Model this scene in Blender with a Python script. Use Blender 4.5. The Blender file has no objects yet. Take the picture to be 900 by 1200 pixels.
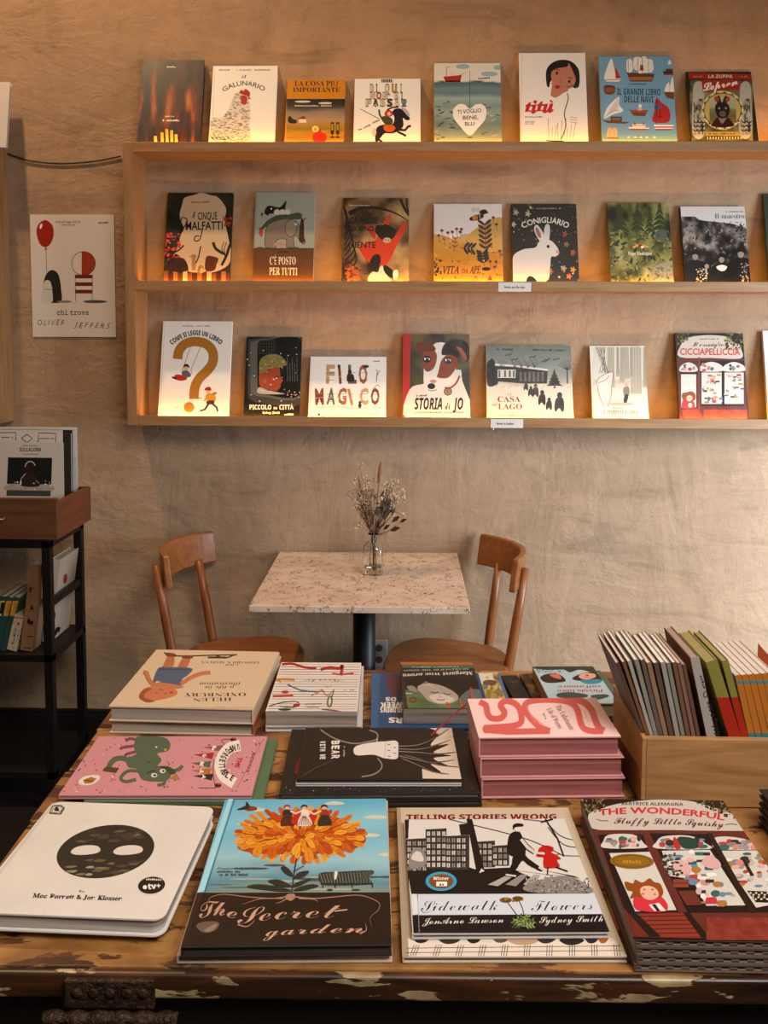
import bpy, bmesh, math, random
import numpy as np
from mathutils import Vector, Matrix

SC = bpy.context.scene
COL = SC.collection
random.seed(7)
rng = np.random.default_rng(5)

# ------------------------------------------------------------------ camera
EYE = 1.555
FPX, PPY = 1041.0, 463.8
YAW, PITCH, ROLL = 0.0234, 0.0721, -0.0036
def _rot(yaw, pit, rol):
    base = np.array([[1, 0, 0], [0, 0, 1], [0, -1, 0]], float)
    c, s = math.cos(yaw), math.sin(yaw); rz = np.array([[c, -s, 0], [s, c, 0], [0, 0, 1]])
    c, s = math.cos(pit), math.sin(pit); rx = np.array([[1, 0, 0], [0, c, s], [0, -s, c]])
    c, s = math.cos(rol), math.sin(rol); rr = np.array([[c, -s, 0], [s, c, 0], [0, 0, 1]])
    return rz @ rx @ base @ rr
CM = _rot(YAW, PITCH, ROLL)
CO = np.array([0, 0, EYE])
cam_data = bpy.data.cameras.new('camera')
cam_data.sensor_fit = 'VERTICAL'
cam_data.sensor_height = 24.0
cam_data.lens = FPX / 1200 * 24.0
cam_data.shift_y = (PPY - 600) / 1200
cam_data.clip_start = 0.05
cam = bpy.data.objects.new('camera', cam_data)
cx, cy_, cz = CM[:, 0], -CM[:, 1], -CM[:, 2]
cam.matrix_world = Matrix(((cx[0], cy_[0], cz[0], 0), (cx[1], cy_[1], cz[1], 0), (cx[2], cy_[2], cz[2], EYE), (0, 0, 0, 1)))
COL.objects.link(cam)
SC.camera = cam
def ray(x, y): return CM @ np.array([(x - 450) / FPX, (y - PPY) / FPX, 1.0])
def onz(x, y, z): d = ray(x, y); return CO + d * ((z - EYE) / d[2])
def ony(x, y, Y): d = ray(x, y); return CO + d * (Y / d[1])

# ------------------------------------------------------------------ world, lights, exposure
SC.view_settings.view_transform = 'Standard'
SC.view_settings.look = 'None'
SC.view_settings.gamma = 1.0
SC.view_settings.use_curve_mapping = False
SC.view_settings.exposure = 0.0
wd = bpy.data.worlds.new('World'); SC.world = wd; wd.use_nodes = True
wd.node_tree.nodes['Background'].inputs[0].default_value = (1.0, 0.80, 0.64, 1)
wd.node_tree.nodes['Background'].inputs[1].default_value = 0.05
def area(name, loc, target, size, power, color, size_y=None, spread=math.pi):
    l = bpy.data.lights.new(name, 'AREA'); l.energy = power; l.color = color
    l.shape = 'RECTANGLE'; l.size = size; l.size_y = size_y or size; l.spread = spread
    o = bpy.data.objects.new(name, l); COL.objects.link(o)
    o.location = loc
    d = Vector(target) - Vector(loc); o.rotation_euler = d.to_track_quat('-Z', 'Y').to_euler()
    return o
area('track_lamp_light', (-1.58, 2.33, 4.1), (-.1, 2.9, .8), .11, 52, (1.0, 0.66, 0.38))
area('ceiling_light', (0.5, 1.2, 3.8), (0.4, 1.7, 0.8), 2.2, 6, (1.0, 0.68, 0.40), 1.0)
area('shop_window_light', (2.5, 1.75, 1.2), (1.2, 3.2, 0.5), 1.0, 54, (0.70, 0.84, 1.0), 1.4, math.radians(110))
area('front_window_light', (1.1, -.3, 3.2), (0.1, 1.25, 0.8), 1.6, 32, (1.0, 0.94, 0.87), 1.2, math.radians(100))

# ------------------------------------------------------------------ colour
def lin(h):
    h = h.lstrip('#')
    if len(h) == 3: h = ''.join(c * 2 for c in h)
    v = [int(h[i:i + 2], 16) / 255 for i in (0, 2, 4)]
    return tuple(c / 12.92 if c <= .04045 else ((c + .055) / 1.055) ** 2.4 for c in v)
def lin4(h): return lin(h) + (1.0,)

# ------------------------------------------------------------------ materials
MATS = {}
def newmat(name):
    m = bpy.data.materials.new(name); m.use_nodes = True; MATS[name] = m
    nt = m.node_tree; b = nt.nodes['Principled BSDF']
    return m, nt, b
def nd(nt, t, **kw):
    n = nt.nodes.new(t)
    for k, v in kw.items():
        if k.startswith('i_'):
            n.inputs[int(k[2:]) if k[2:].isdigit() else k[2:].replace('_', ' ')].default_value = v
        else: setattr(n, k, v)
    return n
def coords(nt, scale=(1, 1, 1), kind='Object', rot=(0, 0, 0), loc=(0, 0, 0)):
    tc = nd(nt, 'ShaderNodeTexCoord'); mp = nd(nt, 'ShaderNodeMapping')
    mp.inputs['Scale'].default_value = scale; mp.inputs['Rotation'].default_value = rot; mp.inputs['Location'].default_value = loc
    nt.links.new(tc.outputs[kind], mp.inputs[0]); return mp.outputs[0]
def noise(nt, vec, scale, detail=4, rough=.55, dist=0.0):
    n = nd(nt, 'ShaderNodeTexNoise'); n.inputs['Scale'].default_value = scale; n.inputs['Detail'].default_value = detail
    n.inputs['Roughness'].default_value = rough; n.inputs['Distortion'].default_value = dist
    nt.links.new(vec, n.inputs['Vector']); return n.outputs['Fac']
def ramp(nt, fac, stops, interp='LINEAR'):
    r = nd(nt, 'ShaderNodeValToRGB'); r.color_ramp.interpolation = interp
    el = r.color_ramp.elements
    while len(el) < len(stops): el.new(0.5)
    for e, (p, c) in zip(el, stops): e.position = p; e.color = c if len(c) == 4 else tuple(c) + (1,)
    nt.links.new(fac, r.inputs[0]); return r.outputs[0]
def mix(nt, fac, a, b, mode='MIX'):
    m = nd(nt, 'ShaderNodeMix'); m.data_type = 'RGBA'; m.blend_type = mode
    for s, v in ((0, fac), (6, a), (7, b)):
        if hasattr(v, 'is_linked'): nt.links.new(v, m.inputs[s])
        else: m.inputs[s].default_value = v
    return m.outputs[2]
def bump(nt, b, h, strength, dist=.01):
    n = nd(nt, 'ShaderNodeBump'); n.inputs['Strength'].default_value = strength; n.inputs['Distance'].default_value = dist
    nt.links.new(h, n.inputs['Height']); nt.links.new(n.outputs[0], b.inputs['Normal'])
def BW(g): return (g, g, g, 1)

def plain(name, col, rough=.55, metal=0.0, var=.12, scale=14, spec=.5):
    if name in MATS: return MATS[name]
    m, nt, b = newmat(name)
    f = noise(nt, coords(nt), scale, 5)
    c = lin(col)
    nt.links.new(ramp(nt, f, [(.3, tuple(x * (1 - var) for x in c)), (.7, tuple(min(1, x * (1 + var)) for x in c))]), b.inputs['Base Color'])
    b.inputs['Roughness'].default_value = rough; b.inputs['Metallic'].default_value = metal
    b.inputs['Specular IOR Level'].default_value = spec
    return m
def wood(name, c1, c2, axis='x', freq=1.0, rough=.5, rings=1.0, bmp=.15):
    m, nt, b = newmat(name)
    st = {'x': (1.2, 16, 16), 'y': (16, 1.2, 16), 'z': (16, 16, 1.2)}[axis]
    v = coords(nt, tuple(s * freq for s in st))
    n1 = noise(nt, v, 1.0, 6, .6, .8 * rings)
    v2 = coords(nt, tuple(s * freq * 6 for s in st)); n2 = noise(nt, v2, 1.0, 3, .6)
    k = ramp(nt, n1, [(.28, lin4(c2)), (.45, lin4(c1)), (.58, tuple((x + y) / 2 for x, y in zip(lin(c1), lin(c2))) + (1,)), (.66, lin4(c1))])
    g = ramp(nt, n2, [(.3, BW(.78)), (.65, BW(1.0))])
    nt.links.new(mix(nt, 1.0, k, g, 'MULTIPLY'), b.inputs['Base Color'])
    b.inputs['Roughness'].default_value = rough
    bump(nt, b, n2, bmp, .002)
    return m
def pages(name, c1, c2='8d8175', scale=420):
    if name in MATS: return MATS[name]
    m, nt, b = newmat(name)
    f = noise(nt, coords(nt, (2.5, 2.5, scale)), 1.0, 2, .5)
    nt.links.new(ramp(nt, f, [(.32, lin4(c2)), (.6, lin4(c1))]), b.inputs['Base Color'])
    b.inputs['Roughness'].default_value = .75
    return m
def ink(name='printed_paper', rough=.38):
    m, nt, b = newmat(name)
    a = nd(nt, 'ShaderNodeAttribute'); a.attribute_name = 'ink'
    nt.links.new(a.outputs['Color'], b.inputs['Base Color'])
    r = noise(nt, coords(nt), 30, 4)
    nt.links.new(ramp(nt, r, [(.3, BW(rough - .06)), (.7, BW(rough + .08))]), b.inputs['Roughness'])
    b.inputs['Specular IOR Level'].default_value = .35
    return m

INK = ink()
# wall plaster
def plaster():
    m, nt, b = newmat('lime_plaster')
    cc = coords(nt)
    dn = nd(nt, 'ShaderNodeTexNoise'); dn.inputs['Scale'].default_value = 2.4; dn.inputs['Detail'].default_value = 7; dn.inputs['Roughness'].default_value = .62
    nt.links.new(cc, dn.inputs['Vector'])
    ad = nd(nt, 'ShaderNodeVectorMath'); ad.operation = 'MULTIPLY_ADD'; ad.inputs[1].default_value = (.8, .8, .8)
    nt.links.new(dn.outputs['Color'], ad.inputs[0]); nt.links.new(cc, ad.inputs[2]); wv = ad.outputs[0]
    big = noise(nt, cc, .9, 3, .5, .5)
    def vor(sc, feat):
        v = nd(nt, 'ShaderNodeTexVoronoi'); v.feature = feat; v.inputs['Scale'].default_value = sc; nt.links.new(wv, v.inputs['Vector']); return v
    plate = vor(2.6, 'F1'); tone = nd(nt, 'ShaderNodeSeparateColor'); nt.links.new(plate.outputs['Color'], tone.inputs[0])
    smear = noise(nt, coords(nt, (1.0, 1, 3.2), rot=(0, .6, 0)), 2.2, 7, .6, 1.4)
    smear2 = noise(nt, coords(nt, (3.4, 1, 1.0), rot=(0, -.4, 0)), 2.0, 7, .6, 1.2)
    fine = noise(nt, cc, 46, 5, .7, .3)
    c = ramp(nt, big, [(.3, lin4('a98767')), (.55, lin4('b49272')), (.75, lin4('be9c7c'))])
    c = mix(nt, 1.0, c, ramp(nt, tone.outputs[0], [(0, BW(.90)), (1, BW(1.04))]), 'MULTIPLY')
    c = mix(nt, 1.0, c, ramp(nt, smear, [(.30, BW(.72)), (.42, BW(.93)), (.55, BW(1.0)), (.70, BW(.88))]), 'MULTIPLY')
    c = mix(nt, 1.0, c, ramp(nt, smear2, [(.28, BW(.78)), (.42, BW(.96)), (.60, BW(1.02))]), 'MULTIPLY')
    c = mix(nt, .6, c, ramp(nt, fine, [(.28, BW(.84)), (.5, BW(1))]), 'MULTIPLY')
    edge = vor(2.6, 'DISTANCE_TO_EDGE')
    cr = ramp(nt, edge.outputs['Distance'], [(0.0, BW(.74)), (.008, BW(1))])
    gate = ramp(nt, noise(nt, cc, 2.3, 3), [(.50, BW(0)), (.60, BW(.6))])
    c = mix(nt, gate, c, mix(nt, 1.0, c, cr, 'MULTIPLY'))
    nt.links.new(c, b.inputs['Base Color'])
    b.inputs['Roughness'].default_value = .8; b.inputs['Specular IOR Level'].default_value = .25
    h = mix(nt, .12, mix(nt, .5, smear, smear2), tone.outputs[0])
    h = mix(nt, .25, h, noise(nt, coords(nt, (1, 1, 1.3), rot=(0, .6, 0)), 7, 7, .62, 1.6))
    bump(nt, b, mix(nt, .07, h, fine), .95, .022)
    return m
def bench_paint():
    m, nt, b = newmat('worn_bench_paint')
    v = coords(nt, (2.2, 14, 9))
    w = noise(nt, v, 1.6, 8, .62, .6)
    fl = noise(nt, coords(nt, (9, 26, 22)), 1.0, 9, .64, .5)
    woodc = ramp(nt, w, [(.3, lin4('24140b')), (.5, lin4('4a2a15')), (.68, lin4('6d4020'))])
    pnt = ramp(nt, noise(nt, coords(nt, (5, 9, 9)), 2.0, 6), [(.3, lin4('63401f')), (.5, lin4('8f6030')), (.72, lin4('b3834a'))])
    mask = ramp(nt, fl, [(.52, BW(1)), (.55, BW(0))])
    c = mix(nt, mask, woodc, pnt)
    nt.links.new(c, b.inputs['Base Color']); b.inputs['Roughness'].default_value = .42
    bump(nt, b, mix(nt, .5, mask, w), .5, .003)
    return m
def bench_edge():
    m, nt, b = newmat('bare_bench_edge')
    w = noise(nt, coords(nt, (3, 20, 20)), 1.6, 8, .62, .6)
    fl = noise(nt, coords(nt, (11, 20, 42)), 1.0, 7, .55, .3)
    woodc = ramp(nt, w, [(.3, lin4('190d08')), (.5, lin4('38200f')), (.7, lin4('5a3018'))])
    pnt = ramp(nt, noise(nt, coords(nt), 30, 4), [(.3, lin4('7d6344')), (.7, lin4('b39a72'))])
    mask = ramp(nt, fl, [(.555, BW(0)), (.575, BW(1))])
    nt.links.new(mix(nt, mask, woodc, pnt), b.inputs['Base Color']); b.inputs['Roughness'].default_value = .4
    bump(nt, b, mix(nt, .5, mask, w), .5, .003)
    return m
def marble():
    m, nt, b = newmat('speckled_composite')
    base = ramp(nt, noise(nt, coords(nt), 9, 5), [(.3, lin4('c9aa90')), (.7, lin4('dcc2aa'))])
    vv = coords(nt, (26, 17, 20))
    v1 = noise(nt, vv, 1.0, 3, .5, 2.6)
    k = ramp(nt, v1, [(.465, BW(0)), (.49, BW(1)), (.51, BW(1)), (.535, BW(0))])
    gate = ramp(nt, noise(nt, coords(nt), 24, 2, .5), [(.48, BW(0)), (.54, BW(.9))])
    f = mix(nt, 1.0, k, gate, 'MULTIPLY')
    nt.links.new(mix(nt, f, base, lin4('4a382c')), b.inputs['Base Color']); b.inputs['Roughness'].default_value = .35
    return m
def glass():
    m, nt, b = newmat('clear_glass')
    b.inputs['Base Color'].default_value = (.97, .98, .97, 1); b.inputs['Roughness'].default_value = .03
    b.inputs['Transmission Weight'].default_value = 1.0; b.inputs['IOR'].default_value = 1.45
    return m
PLASTER, BENCH, BENCHE, MARBLE, GLASS = plaster(), bench_paint(), bench_edge(), marble(), glass()
PINE = wood('pine_x', 'ab7d50', '8f5f36', 'x', 1.0, .5)
PINEZ = wood('pine_z', 'ab7d50', '8f5f36', 'z', 1.0, .5)
CRATE = wood('crate_pine', 'b48655', '875a2e', 'x', .9, .5, 2.2)
CRATEY = wood('crate_pine_side', 'b98a5a', '916236', 'y', .9, .5, 1.6)
CHAIR = wood('chair_beech', 'a0602f', '7c4018', 'x', .8, .38)
CHAIRZ = wood('chair_beech_upright', '9a5a2c', '743b17', 'z', .8, .38)
OLDBOX = wood('aged_box_wood', '6a3f1e', '3f2210', 'x', 1.0, .5)
OLDBOXY = wood('aged_box_wood_side', '7d3d1d', '53240f', 'y', 1.0, .5)
BLACKM = plain('black_steel', '17120f', .45, .4, .2)
IRON = plain('old_iron', '3d2a1c', .5, .5, .6, 70)
_nt = IRON.node_tree; _b = _nt.nodes['Principled BSDF']; bump(_nt, _b, noise(_nt, coords(_nt), 150, 4, .6, .8), 1.0, .004)
FLOORM = wood('dark_floorboards', '1d1310', '120b09', 'x', .6, .5)
BASEB = plain('dark_baseboard_paint', '1b1310', .45, 0, .2)

# ------------------------------------------------------------------ objects
def tag(o, label=None, cat=None, group=None, kind=None):
    if label: o['label'] = label
    if cat: o['category'] = cat
    if group: o['group'] = group
    if kind: o['kind'] = kind
    return o
def empty(name, loc=(0, 0, 0), rz=0.0, mat=None):
    o = bpy.data.objects.new(name, None); COL.objects.link(o); o.empty_display_size = .05
    if mat is not None: o.matrix_world = mat
    else: o.location = loc; o.rotation_euler = (0, 0, rz)
    return o
def obj(name, bm, mat, parent=None, bevel=0.0, smooth=False, segs=2):
    me = bpy.data.meshes.new(name)
    bmesh.ops.recalc_face_normals(bm, faces=bm.faces)
    bm.to_mesh(me); bm.free()
    for m in (mat if isinstance(mat, (list, tuple)) else [mat]): me.materials.append(m)
    if smooth: me.shade_smooth()
    o = bpy.data.objects.new(name, me); COL.objects.link(o)
    if parent is not None: o.parent = parent
    if bevel:
        b = o.modifiers.new('bevel', 'BEVEL'); b.width = bevel; b.segments = segs; b.limit_method = 'ANGLE'; b.angle_limit = .6
    return o
def BM(): return bmesh.new()
def box(bm, x0, x1, y0, y1, z0, z1, mi=0):
    vs = [bm.verts.new(p) for p in ((x0, y0, z0), (x1, y0, z0), (x1, y1, z0), (x0, y1, z0), (x0, y0, z1), (x1, y0, z1), (x1, y1, z1), (x0, y1, z1))]
    for f in ((0, 3, 2, 1), (4, 5, 6, 7), (0, 1, 5, 4), (1, 2, 6, 5), (2, 3, 7, 6), (3, 0, 4, 7)):
        bm.faces.new([vs[i] for i in f]).material_index = mi
    return bm
def prism(bm, poly, z0, z1, mi=0):
    a = [bm.verts.new((x, y, z0)) for x, y in poly]; b = [bm.verts.new((x, y, z1)) for x, y in poly]
    bm.faces.new(a[::-1]).material_index = mi; bm.faces.new(b).material_index = mi
    n = len(poly)
    for i in range(n): bm.faces.new((a[i], a[(i + 1) % n], b[(i + 1) % n], b[i])).material_index = mi
    return bm
def tube(bm, pts, r, n=10, caps=True, mi=0):
    pts = [Vector(p) for p in pts]; rs = r if isinstance(r, (list, tuple)) else [r] * len(pts)
    rings = []; ref = None
    for i, p in enumerate(pts):
        d = (pts[min(i + 1, len(pts) - 1)] - pts[max(i - 1, 0)]).normalized()
        if ref is None: ref = d.orthogonal().normalized()
        u = (ref - d * ref.dot(d)).normalized(); ref = u; v = d.cross(u)
        rings.append([bm.verts.new(p + (u * math.cos(a) + v * math.sin(a)) * rs[i]) for a in (2 * math.pi * k / n for k in range(n))])
    for a, b in zip(rings, rings[1:]):
        for k in range(n): bm.faces.new((a[k], a[(k + 1) % n], b[(k + 1) % n], b[k])).material_index = mi
    if caps:
        bm.faces.new(rings[0][::-1]).material_index = mi; bm.faces.new(rings[-1]).material_index = mi
    return bm
def lathe(bm, prof, n=28, c=(0, 0), mi=0):
    rings = []
    for r, z in prof:
        rings.append([bm.verts.new((c[0] + max(r, 1e-5) * math.cos(2 * math.pi * k / n), c[1] + max(r, 1e-5) * math.sin(2 * math.pi * k / n), z)) for k in range(n)])
    for a, b in zip(rings, rings[1:]):
        for k in range(n): bm.faces.new((a[k], a[(k + 1) % n], b[(k + 1) % n], b[k])).material_index = mi
    bm.faces.new(rings[0][::-1]).material_index = mi; bm.faces.new(rings[-1]).material_index = mi
    return bm
def dup(root, mat, label=None, group=None):
    r = root.copy(); COL.objects.link(r); r.matrix_world = mat
    if label: r['label'] = label
    if group: r['group'] = group
    for ch in list(root.children):
        c = ch.copy(); COL.objects.link(c); c.parent = r
        for g in ch.children:
            d = g.copy(); COL.objects.link(d); d.parent = c
    return r

# ------------------------------------------------------------------ print artwork (flat graphics on covers)
def fbm(u, v, sx, sy, seed=0, octaves=4):
    out = np.zeros_like(u); amp = 1.0; tot = 0
    r = np.random.default_rng(seed)
    for o in range(octaves):
        g = r.random((64, 64)); x = u * sx * 2 ** o + 7.3 * o; y = v * sy * 2 ** o + 3.1 * o
        xi = np.floor(x).astype(int); yi = np.floor(y).astype(int); fx = x - xi; fy = y - yi
        fx = fx * fx * (3 - 2 * fx); fy = fy * fy * (3 - 2 * fy)
        a = g[yi % 64, xi % 64]; b = g[yi % 64, (xi + 1) % 64]; c = g[(yi + 1) % 64, xi % 64]; d = g[(yi + 1) % 64, (xi + 1) % 64]
        out += amp * ((a * (1 - fx) + b * fx) * (1 - fy) + (c * (1 - fx) + d * fx) * fy); tot += amp; amp *= .55
    return out / tot
def cramp(f, stops):
    f = np.clip(f, 0, 1); xs = [s[0] for s in stops]; cs = np.array([lin(s[1]) for s in stops])
    return np.stack([np.interp(f, xs, cs[:, i]) for i in range(3)], -1)
MAPS = {'serif': (0x1D400, 0x1D41A, 0x1D7CE), 'it': (0x1D434, 0x1D44E, None), 'bit': (0x1D468, 0x1D482, 0x1D7CE), 'script': (0x1D4D0, 0x1D4EA, 0x1D7CE),
        'mono': (0x1D670, 0x1D68A, 0x1D7F6), 'sb': (0x1D5D4, 0x1D5EE, 0x1D7EC), 'sbi': (0x1D63C, 0x1D656, 0x1D7EC)}
def styled(s, st):
    if st not in MAPS: return s
    U, L, D = MAPS[st]; o = ''
    for c in s:
        if 'A' <= c <= 'Z': o += chr(U + ord(c) - 65)
        elif 'a' <= c <= 'z': o += chr(0x210E) if (st == 'it' and c == 'h') else chr(L + ord(c) - 97)
        elif c.isdigit() and D: o += chr(D + ord(c) - 48)
        else: o += c
    return o
_TXT = {}
def glyphs(s, st, bold, space=1.0):
    k = (s, st, bold, space)
    if k not in _TXT:
        c = bpy.data.curves.new('txt', 'FONT'); c.body = styled(s, st); c.resolution_u = 2; c.offset = bold; c.space_character = space
        o = bpy.data.objects.new('txt', c); me = o.to_mesh()
        co = np.array([v.co[:2] for v in me.vertices]); fs = [tuple(p.vertices) for p in me.polygons]
        o.to_mesh_clear(); bpy.data.objects.remove(o); bpy.data.curves.remove(c)
        co[:, 0] -= co[:, 0].min(); w = co[:, 0].max(); co[:, 0] /= w; co[:, 1] /= .69
        _TXT[k] = (co, fs)
    return _TXT[k]
def smooth(pts, closed, n=5):
    P = np.array(pts, float).reshape(-1, 2); N = len(P); out = []
    for i in range(N if closed else N - 1):
        if closed: a, b, c, d = P[(i - 1) % N], P[i], P[(i + 1) % N], P[(i + 2) % N]
        else: a, b, c, d = P[max(i - 1, 0)], P[i], P[i + 1], P[min(i + 2, N - 1)]
        for t in np.arange(n) / n:
            out.append(.5 * (2 * b + (c - a) * t + (2 * a - 5 * b + 4 * c - d) * t * t + (3 * b - a - 3 * c + d) * t ** 3))
    if not closed: out.append(P[-1])
    return np.array(out)
def clip(poly, w, h):
    for ax, lim, sgn in ((0, 0, 1), (0, w, -1), (1, 0, 1), (1, h, -1)):
        if not len(poly): return poly
        out = []
        for i in range(len(poly)):
            a, b = poly[i - 1], poly[i]; da = (a[ax] - lim) * sgn; db = (b[ax] - lim) * sgn
            if (da >= 0) != (db >= 0): t = da / (da - db); out.append(a + (b - a) * t)
            if db >= 0: out.append(b)
        poly = out
    return poly
def inkc(h): return tuple(min(.86, 1.10 * c ** 1.16) for c in lin(h))   # printing inks
class Art:
    """Flat printed artwork on a rectangle w x h. Points are read off the photograph and
    carried on to the real cover plane (o + x*ex + y*ey)."""
    STEP = 2.5e-6
    def __init__(s, o, ex, ey, w, h, z=0):
        s.o, s.ex, s.ey, s.w, s.h = [np.array(q, float) for q in (o, ex, ey)] + [w, h]
        n = np.cross(s.ex, s.ey); s.n = n
        s.V = []; s.F = []; s.K = []; s.z = z + 1e-4; s.cr = (0, 0, 1)
        s.TV = []; s.TF = []; s.TK = []
    def c(s, x0, y0, k): s.cr = (x0, y0, k); return s
    def m(s, pts):
        P = np.array(pts, float).reshape(-1, 2); x0, y0, k = s.cr
        px = P * k + (x0, y0)
        D = (CM @ np.stack([(px[:, 0] - 450) / FPX, (px[:, 1] - PPY) / FPX, np.ones(len(px))])).T
        t = ((s.o - CO) @ s.n) / (D @ s.n)
        Q = CO + D * t[:, None] - s.o
        return np.stack([Q @ s.ex, Q @ s.ey], -1)
    def _add(s, q, col, text=False):
        q = clip(list(q), s.w, s.h)
        if len(q) < 3: return
        V, F, K = (s.TV, s.TF, s.TK) if text else (s.V, s.F, s.K)
        b = len(V); V.extend([(p[0], p[1], s.z) for p in q]); F.append(tuple(range(b, b + len(q)))); K.extend([col] * len(q)); s.z += s.STEP
    def bg(s, col): s._add(np.array([[0, 0], [s.w, 0], [s.w, s.h], [0, s.h]]), inkc(col)); return s
    def p(s, col, *pts): s._add(s.m(pts), inkc(col)); return s
    def b(s, col, *pts, n=4): s._add(s.m(smooth(pts, True, n)), inkc(col)); return s
    def r(s, col, x0, y0, x1, y1): return s.p(col, x0, y0, x1, y0, x1, y1, x0, y1)
    def ob(s, col, oc, wd, *pts):
        s.b(col, *pts); return s.l(oc, wd, *smooth(pts, True, 4).ravel(), *smooth(pts, True, 4)[0], sm=False)
    def e(s, col, x, y, rx, ry, rot=0, n=20):
        a = np.linspace(0, 2 * math.pi, n, endpoint=False); c_, s_ = math.cos(rot), math.sin(rot)
        X, Y = rx * np.cos(a), ry * np.sin(a)
        s._add(s.m(np.stack([x + X * c_ - Y * s_, y + X * s_ + Y * c_], -1)), inkc(col)); return s
    def l(s, col, wd, *pts, sm=True, taper=False):
        P = smooth(pts, False, 4) if sm and len(pts) > 4 else np.array(pts, float).reshape(-1, 2)
        T = np.gradient(P, axis=0); T /= np.maximum(np.linalg.norm(T, axis=1, keepdims=True), 1e-6)
        N = np.stack([-T[:, 1], T[:, 0]], -1) * wd / 2
        if taper: N *= np.linspace(1, .15, len(P))[:, None]
        L, R = s.m(P + N), s.m(P - N); c = inkc(col)
        for i in range(len(P) - 1):
            z = s.z; s._add(np.array([L[i], L[i + 1], R[i + 1], R[i]]), c); s.z = z
        s.z += s.STEP; return s
    def ring(s, col, wd, x, y, rx, ry, rot=0, n=28, a0=0, a1=2 * math.pi):
        a = np.linspace(a0, a1, n); c_, s_ = math.cos(rot), math.sin(rot); X, Y = rx * np.cos(a), ry * np.sin(a)
        return s.l(col, wd, *np.stack([x + X * c_ - Y * s_, y + X * s_ + Y * c_], -1).ravel(), sm=False)
    def t(s, txt, x0, y0, x1, y1, h, col, st='', bold=0.0, up=None, mid=None, wav=0, space=1.0, lean=0, h1=None):
        """text along the baseline (x0,y0)-(x1,y1) with capital height h; mid = extra point for a curved baseline"""
        if txt[0] == '~':      # print too small to read: a row of uneven marks
            R = random.Random(len(txt) + int(x0)); n = len(txt); P, Q = np.array([x0, y0], float), np.array([x1, y1], float); d = (Q - P) / n; U = np.array([d[1], -d[0]]) / np.linalg.norm(d) * h
            for i in range(n):
                if R.random() < .12: continue
                q0 = P + d * (i + .1); q1 = P + d * (i + .8); u = U * R.uniform(.55, 1)
                s.p(col, *q0, *q1, *(q1 + u), *(q0 + u))
            return s
        co, fs = glyphs(txt, st, bold, space); a, b = co[:, 0], co[:, 1]
        P, Q = np.array([x0, y0], float), np.array([x1, y1], float)
        hh = h if h1 is None else h + (h1 - h) * a[:, None]
        if mid is not None:
            Cc = 2 * np.array(mid, float) - (P + Q) / 2; a_ = a[:, None]
            base = (1 - a_) ** 2 * P + 2 * a_ * (1 - a_) * Cc + a_ ** 2 * Q
            T = 2 * (1 - a_) * (Cc - P) + 2 * a_ * (Q - Cc)
            T /= np.linalg.norm(T, axis=1, keepdims=True); N = np.stack([T[:, 1], -T[:, 0]], -1) * hh
        else:
            base = P + a[:, None] * (Q - P); T = (Q - P) / np.linalg.norm(Q - P)
            N = (np.array([T[1], -T[0]]) if up is None else np.array(up, float) / np.linalg.norm(up)) * hh
            N = N * np.ones((len(a), 1))
        X = base + b[:, None] * N
        if lean: X = X + (b * h * lean)[:, None] * (T if T.ndim > 1 else T[None])
        if wav: X = X + (np.sin(a * wav * 6.3 + 1)[:, None] * .12) * N
        q = s.m(X); k = len(s.TV); c = inkc(col)
        for f in fs:
            s.TF.append(tuple(range(len(s.TV), len(s.TV) + len(f)))); s.TV.extend([(q[i][0], q[i][1], s.z) for i in f]); s.TK.extend([c] * len(f))
        s.z += s.STEP; return s
    def g(s, fn, box=None, nx=40, ny=50):
        """painted area: fn(u, v) -> linear rgb, u right, v down, over a box in crop units or the whole cover"""
        u, v = np.meshgrid(np.linspace(0, 1, nx + 1), np.linspace(0, 1, ny + 1))
        k = np.minimum(.86, 1.10 * fn(u, v).reshape(-1, 3) ** 1.16)
        if box is None: q = np.stack([u.ravel() * s.w, (1 - v.ravel()) * s.h], -1)
        else:
            x0, y0, x1, y1 = box; q = s.m(np.stack([x0 + u.ravel() * (x1 - x0), y0 + v.ravel() * (y1 - y0)], -1))
            q[:, 0] = np.clip(q[:, 0], 0, s.w); q[:, 1] = np.clip(q[:, 1], 0, s.h)
        K = []
        for j in range(ny):
            for i in range(nx):
                ids = (j * (nx + 1) + i, (j + 1) * (nx + 1) + i, (j + 1) * (nx + 1) + i + 1, j * (nx + 1) + i + 1)
                n = len(s.V); s.F.append((n, n + 1, n + 2, n + 3))
                s.V.extend([(q[d][0], q[d][1], s.z) for d in ids]); K.extend([tuple(k[d]) for d in ids])
        s.K.extend(K); s.z += s.STEP; return s
    def dots(s, n, cols, box, r0, r1, seed=1, asp=1.0, sides=6, inside=None):
        R = random.Random(seed)
        for _ in range(n):
            x = R.uniform(box[0], box[2]); y = R.uniform(box[1], box[3]); r = R.uniform(r0, r1); a = R.uniform(0, 3)
            if inside and not inside(x, y): continue
            z = s.z; s.e(R.choice(cols), x, y, r, r * asp, a, sides); s.z = z + 4e-7
        return s
    def sprig(s, col, x, y, ln, ang, k=4, lw=4, wd=1.2):
        x1, y1 = x + ln * math.cos(ang), y + ln * math.sin(ang)
        s.l(col, wd, x, y, x1, y1, sm=False)
        for i in range(1, k + 1):
            t = i / (k + .3)
            for d in (-.9, .9):
                a = ang + d; cx_, cy = x + (x1 - x) * t + lw * math.cos(a), y + (y1 - y) * t + lw * math.sin(a)
                s.e(col, cx_, cy, lw, lw * .36, a, 8)
        return s
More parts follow.
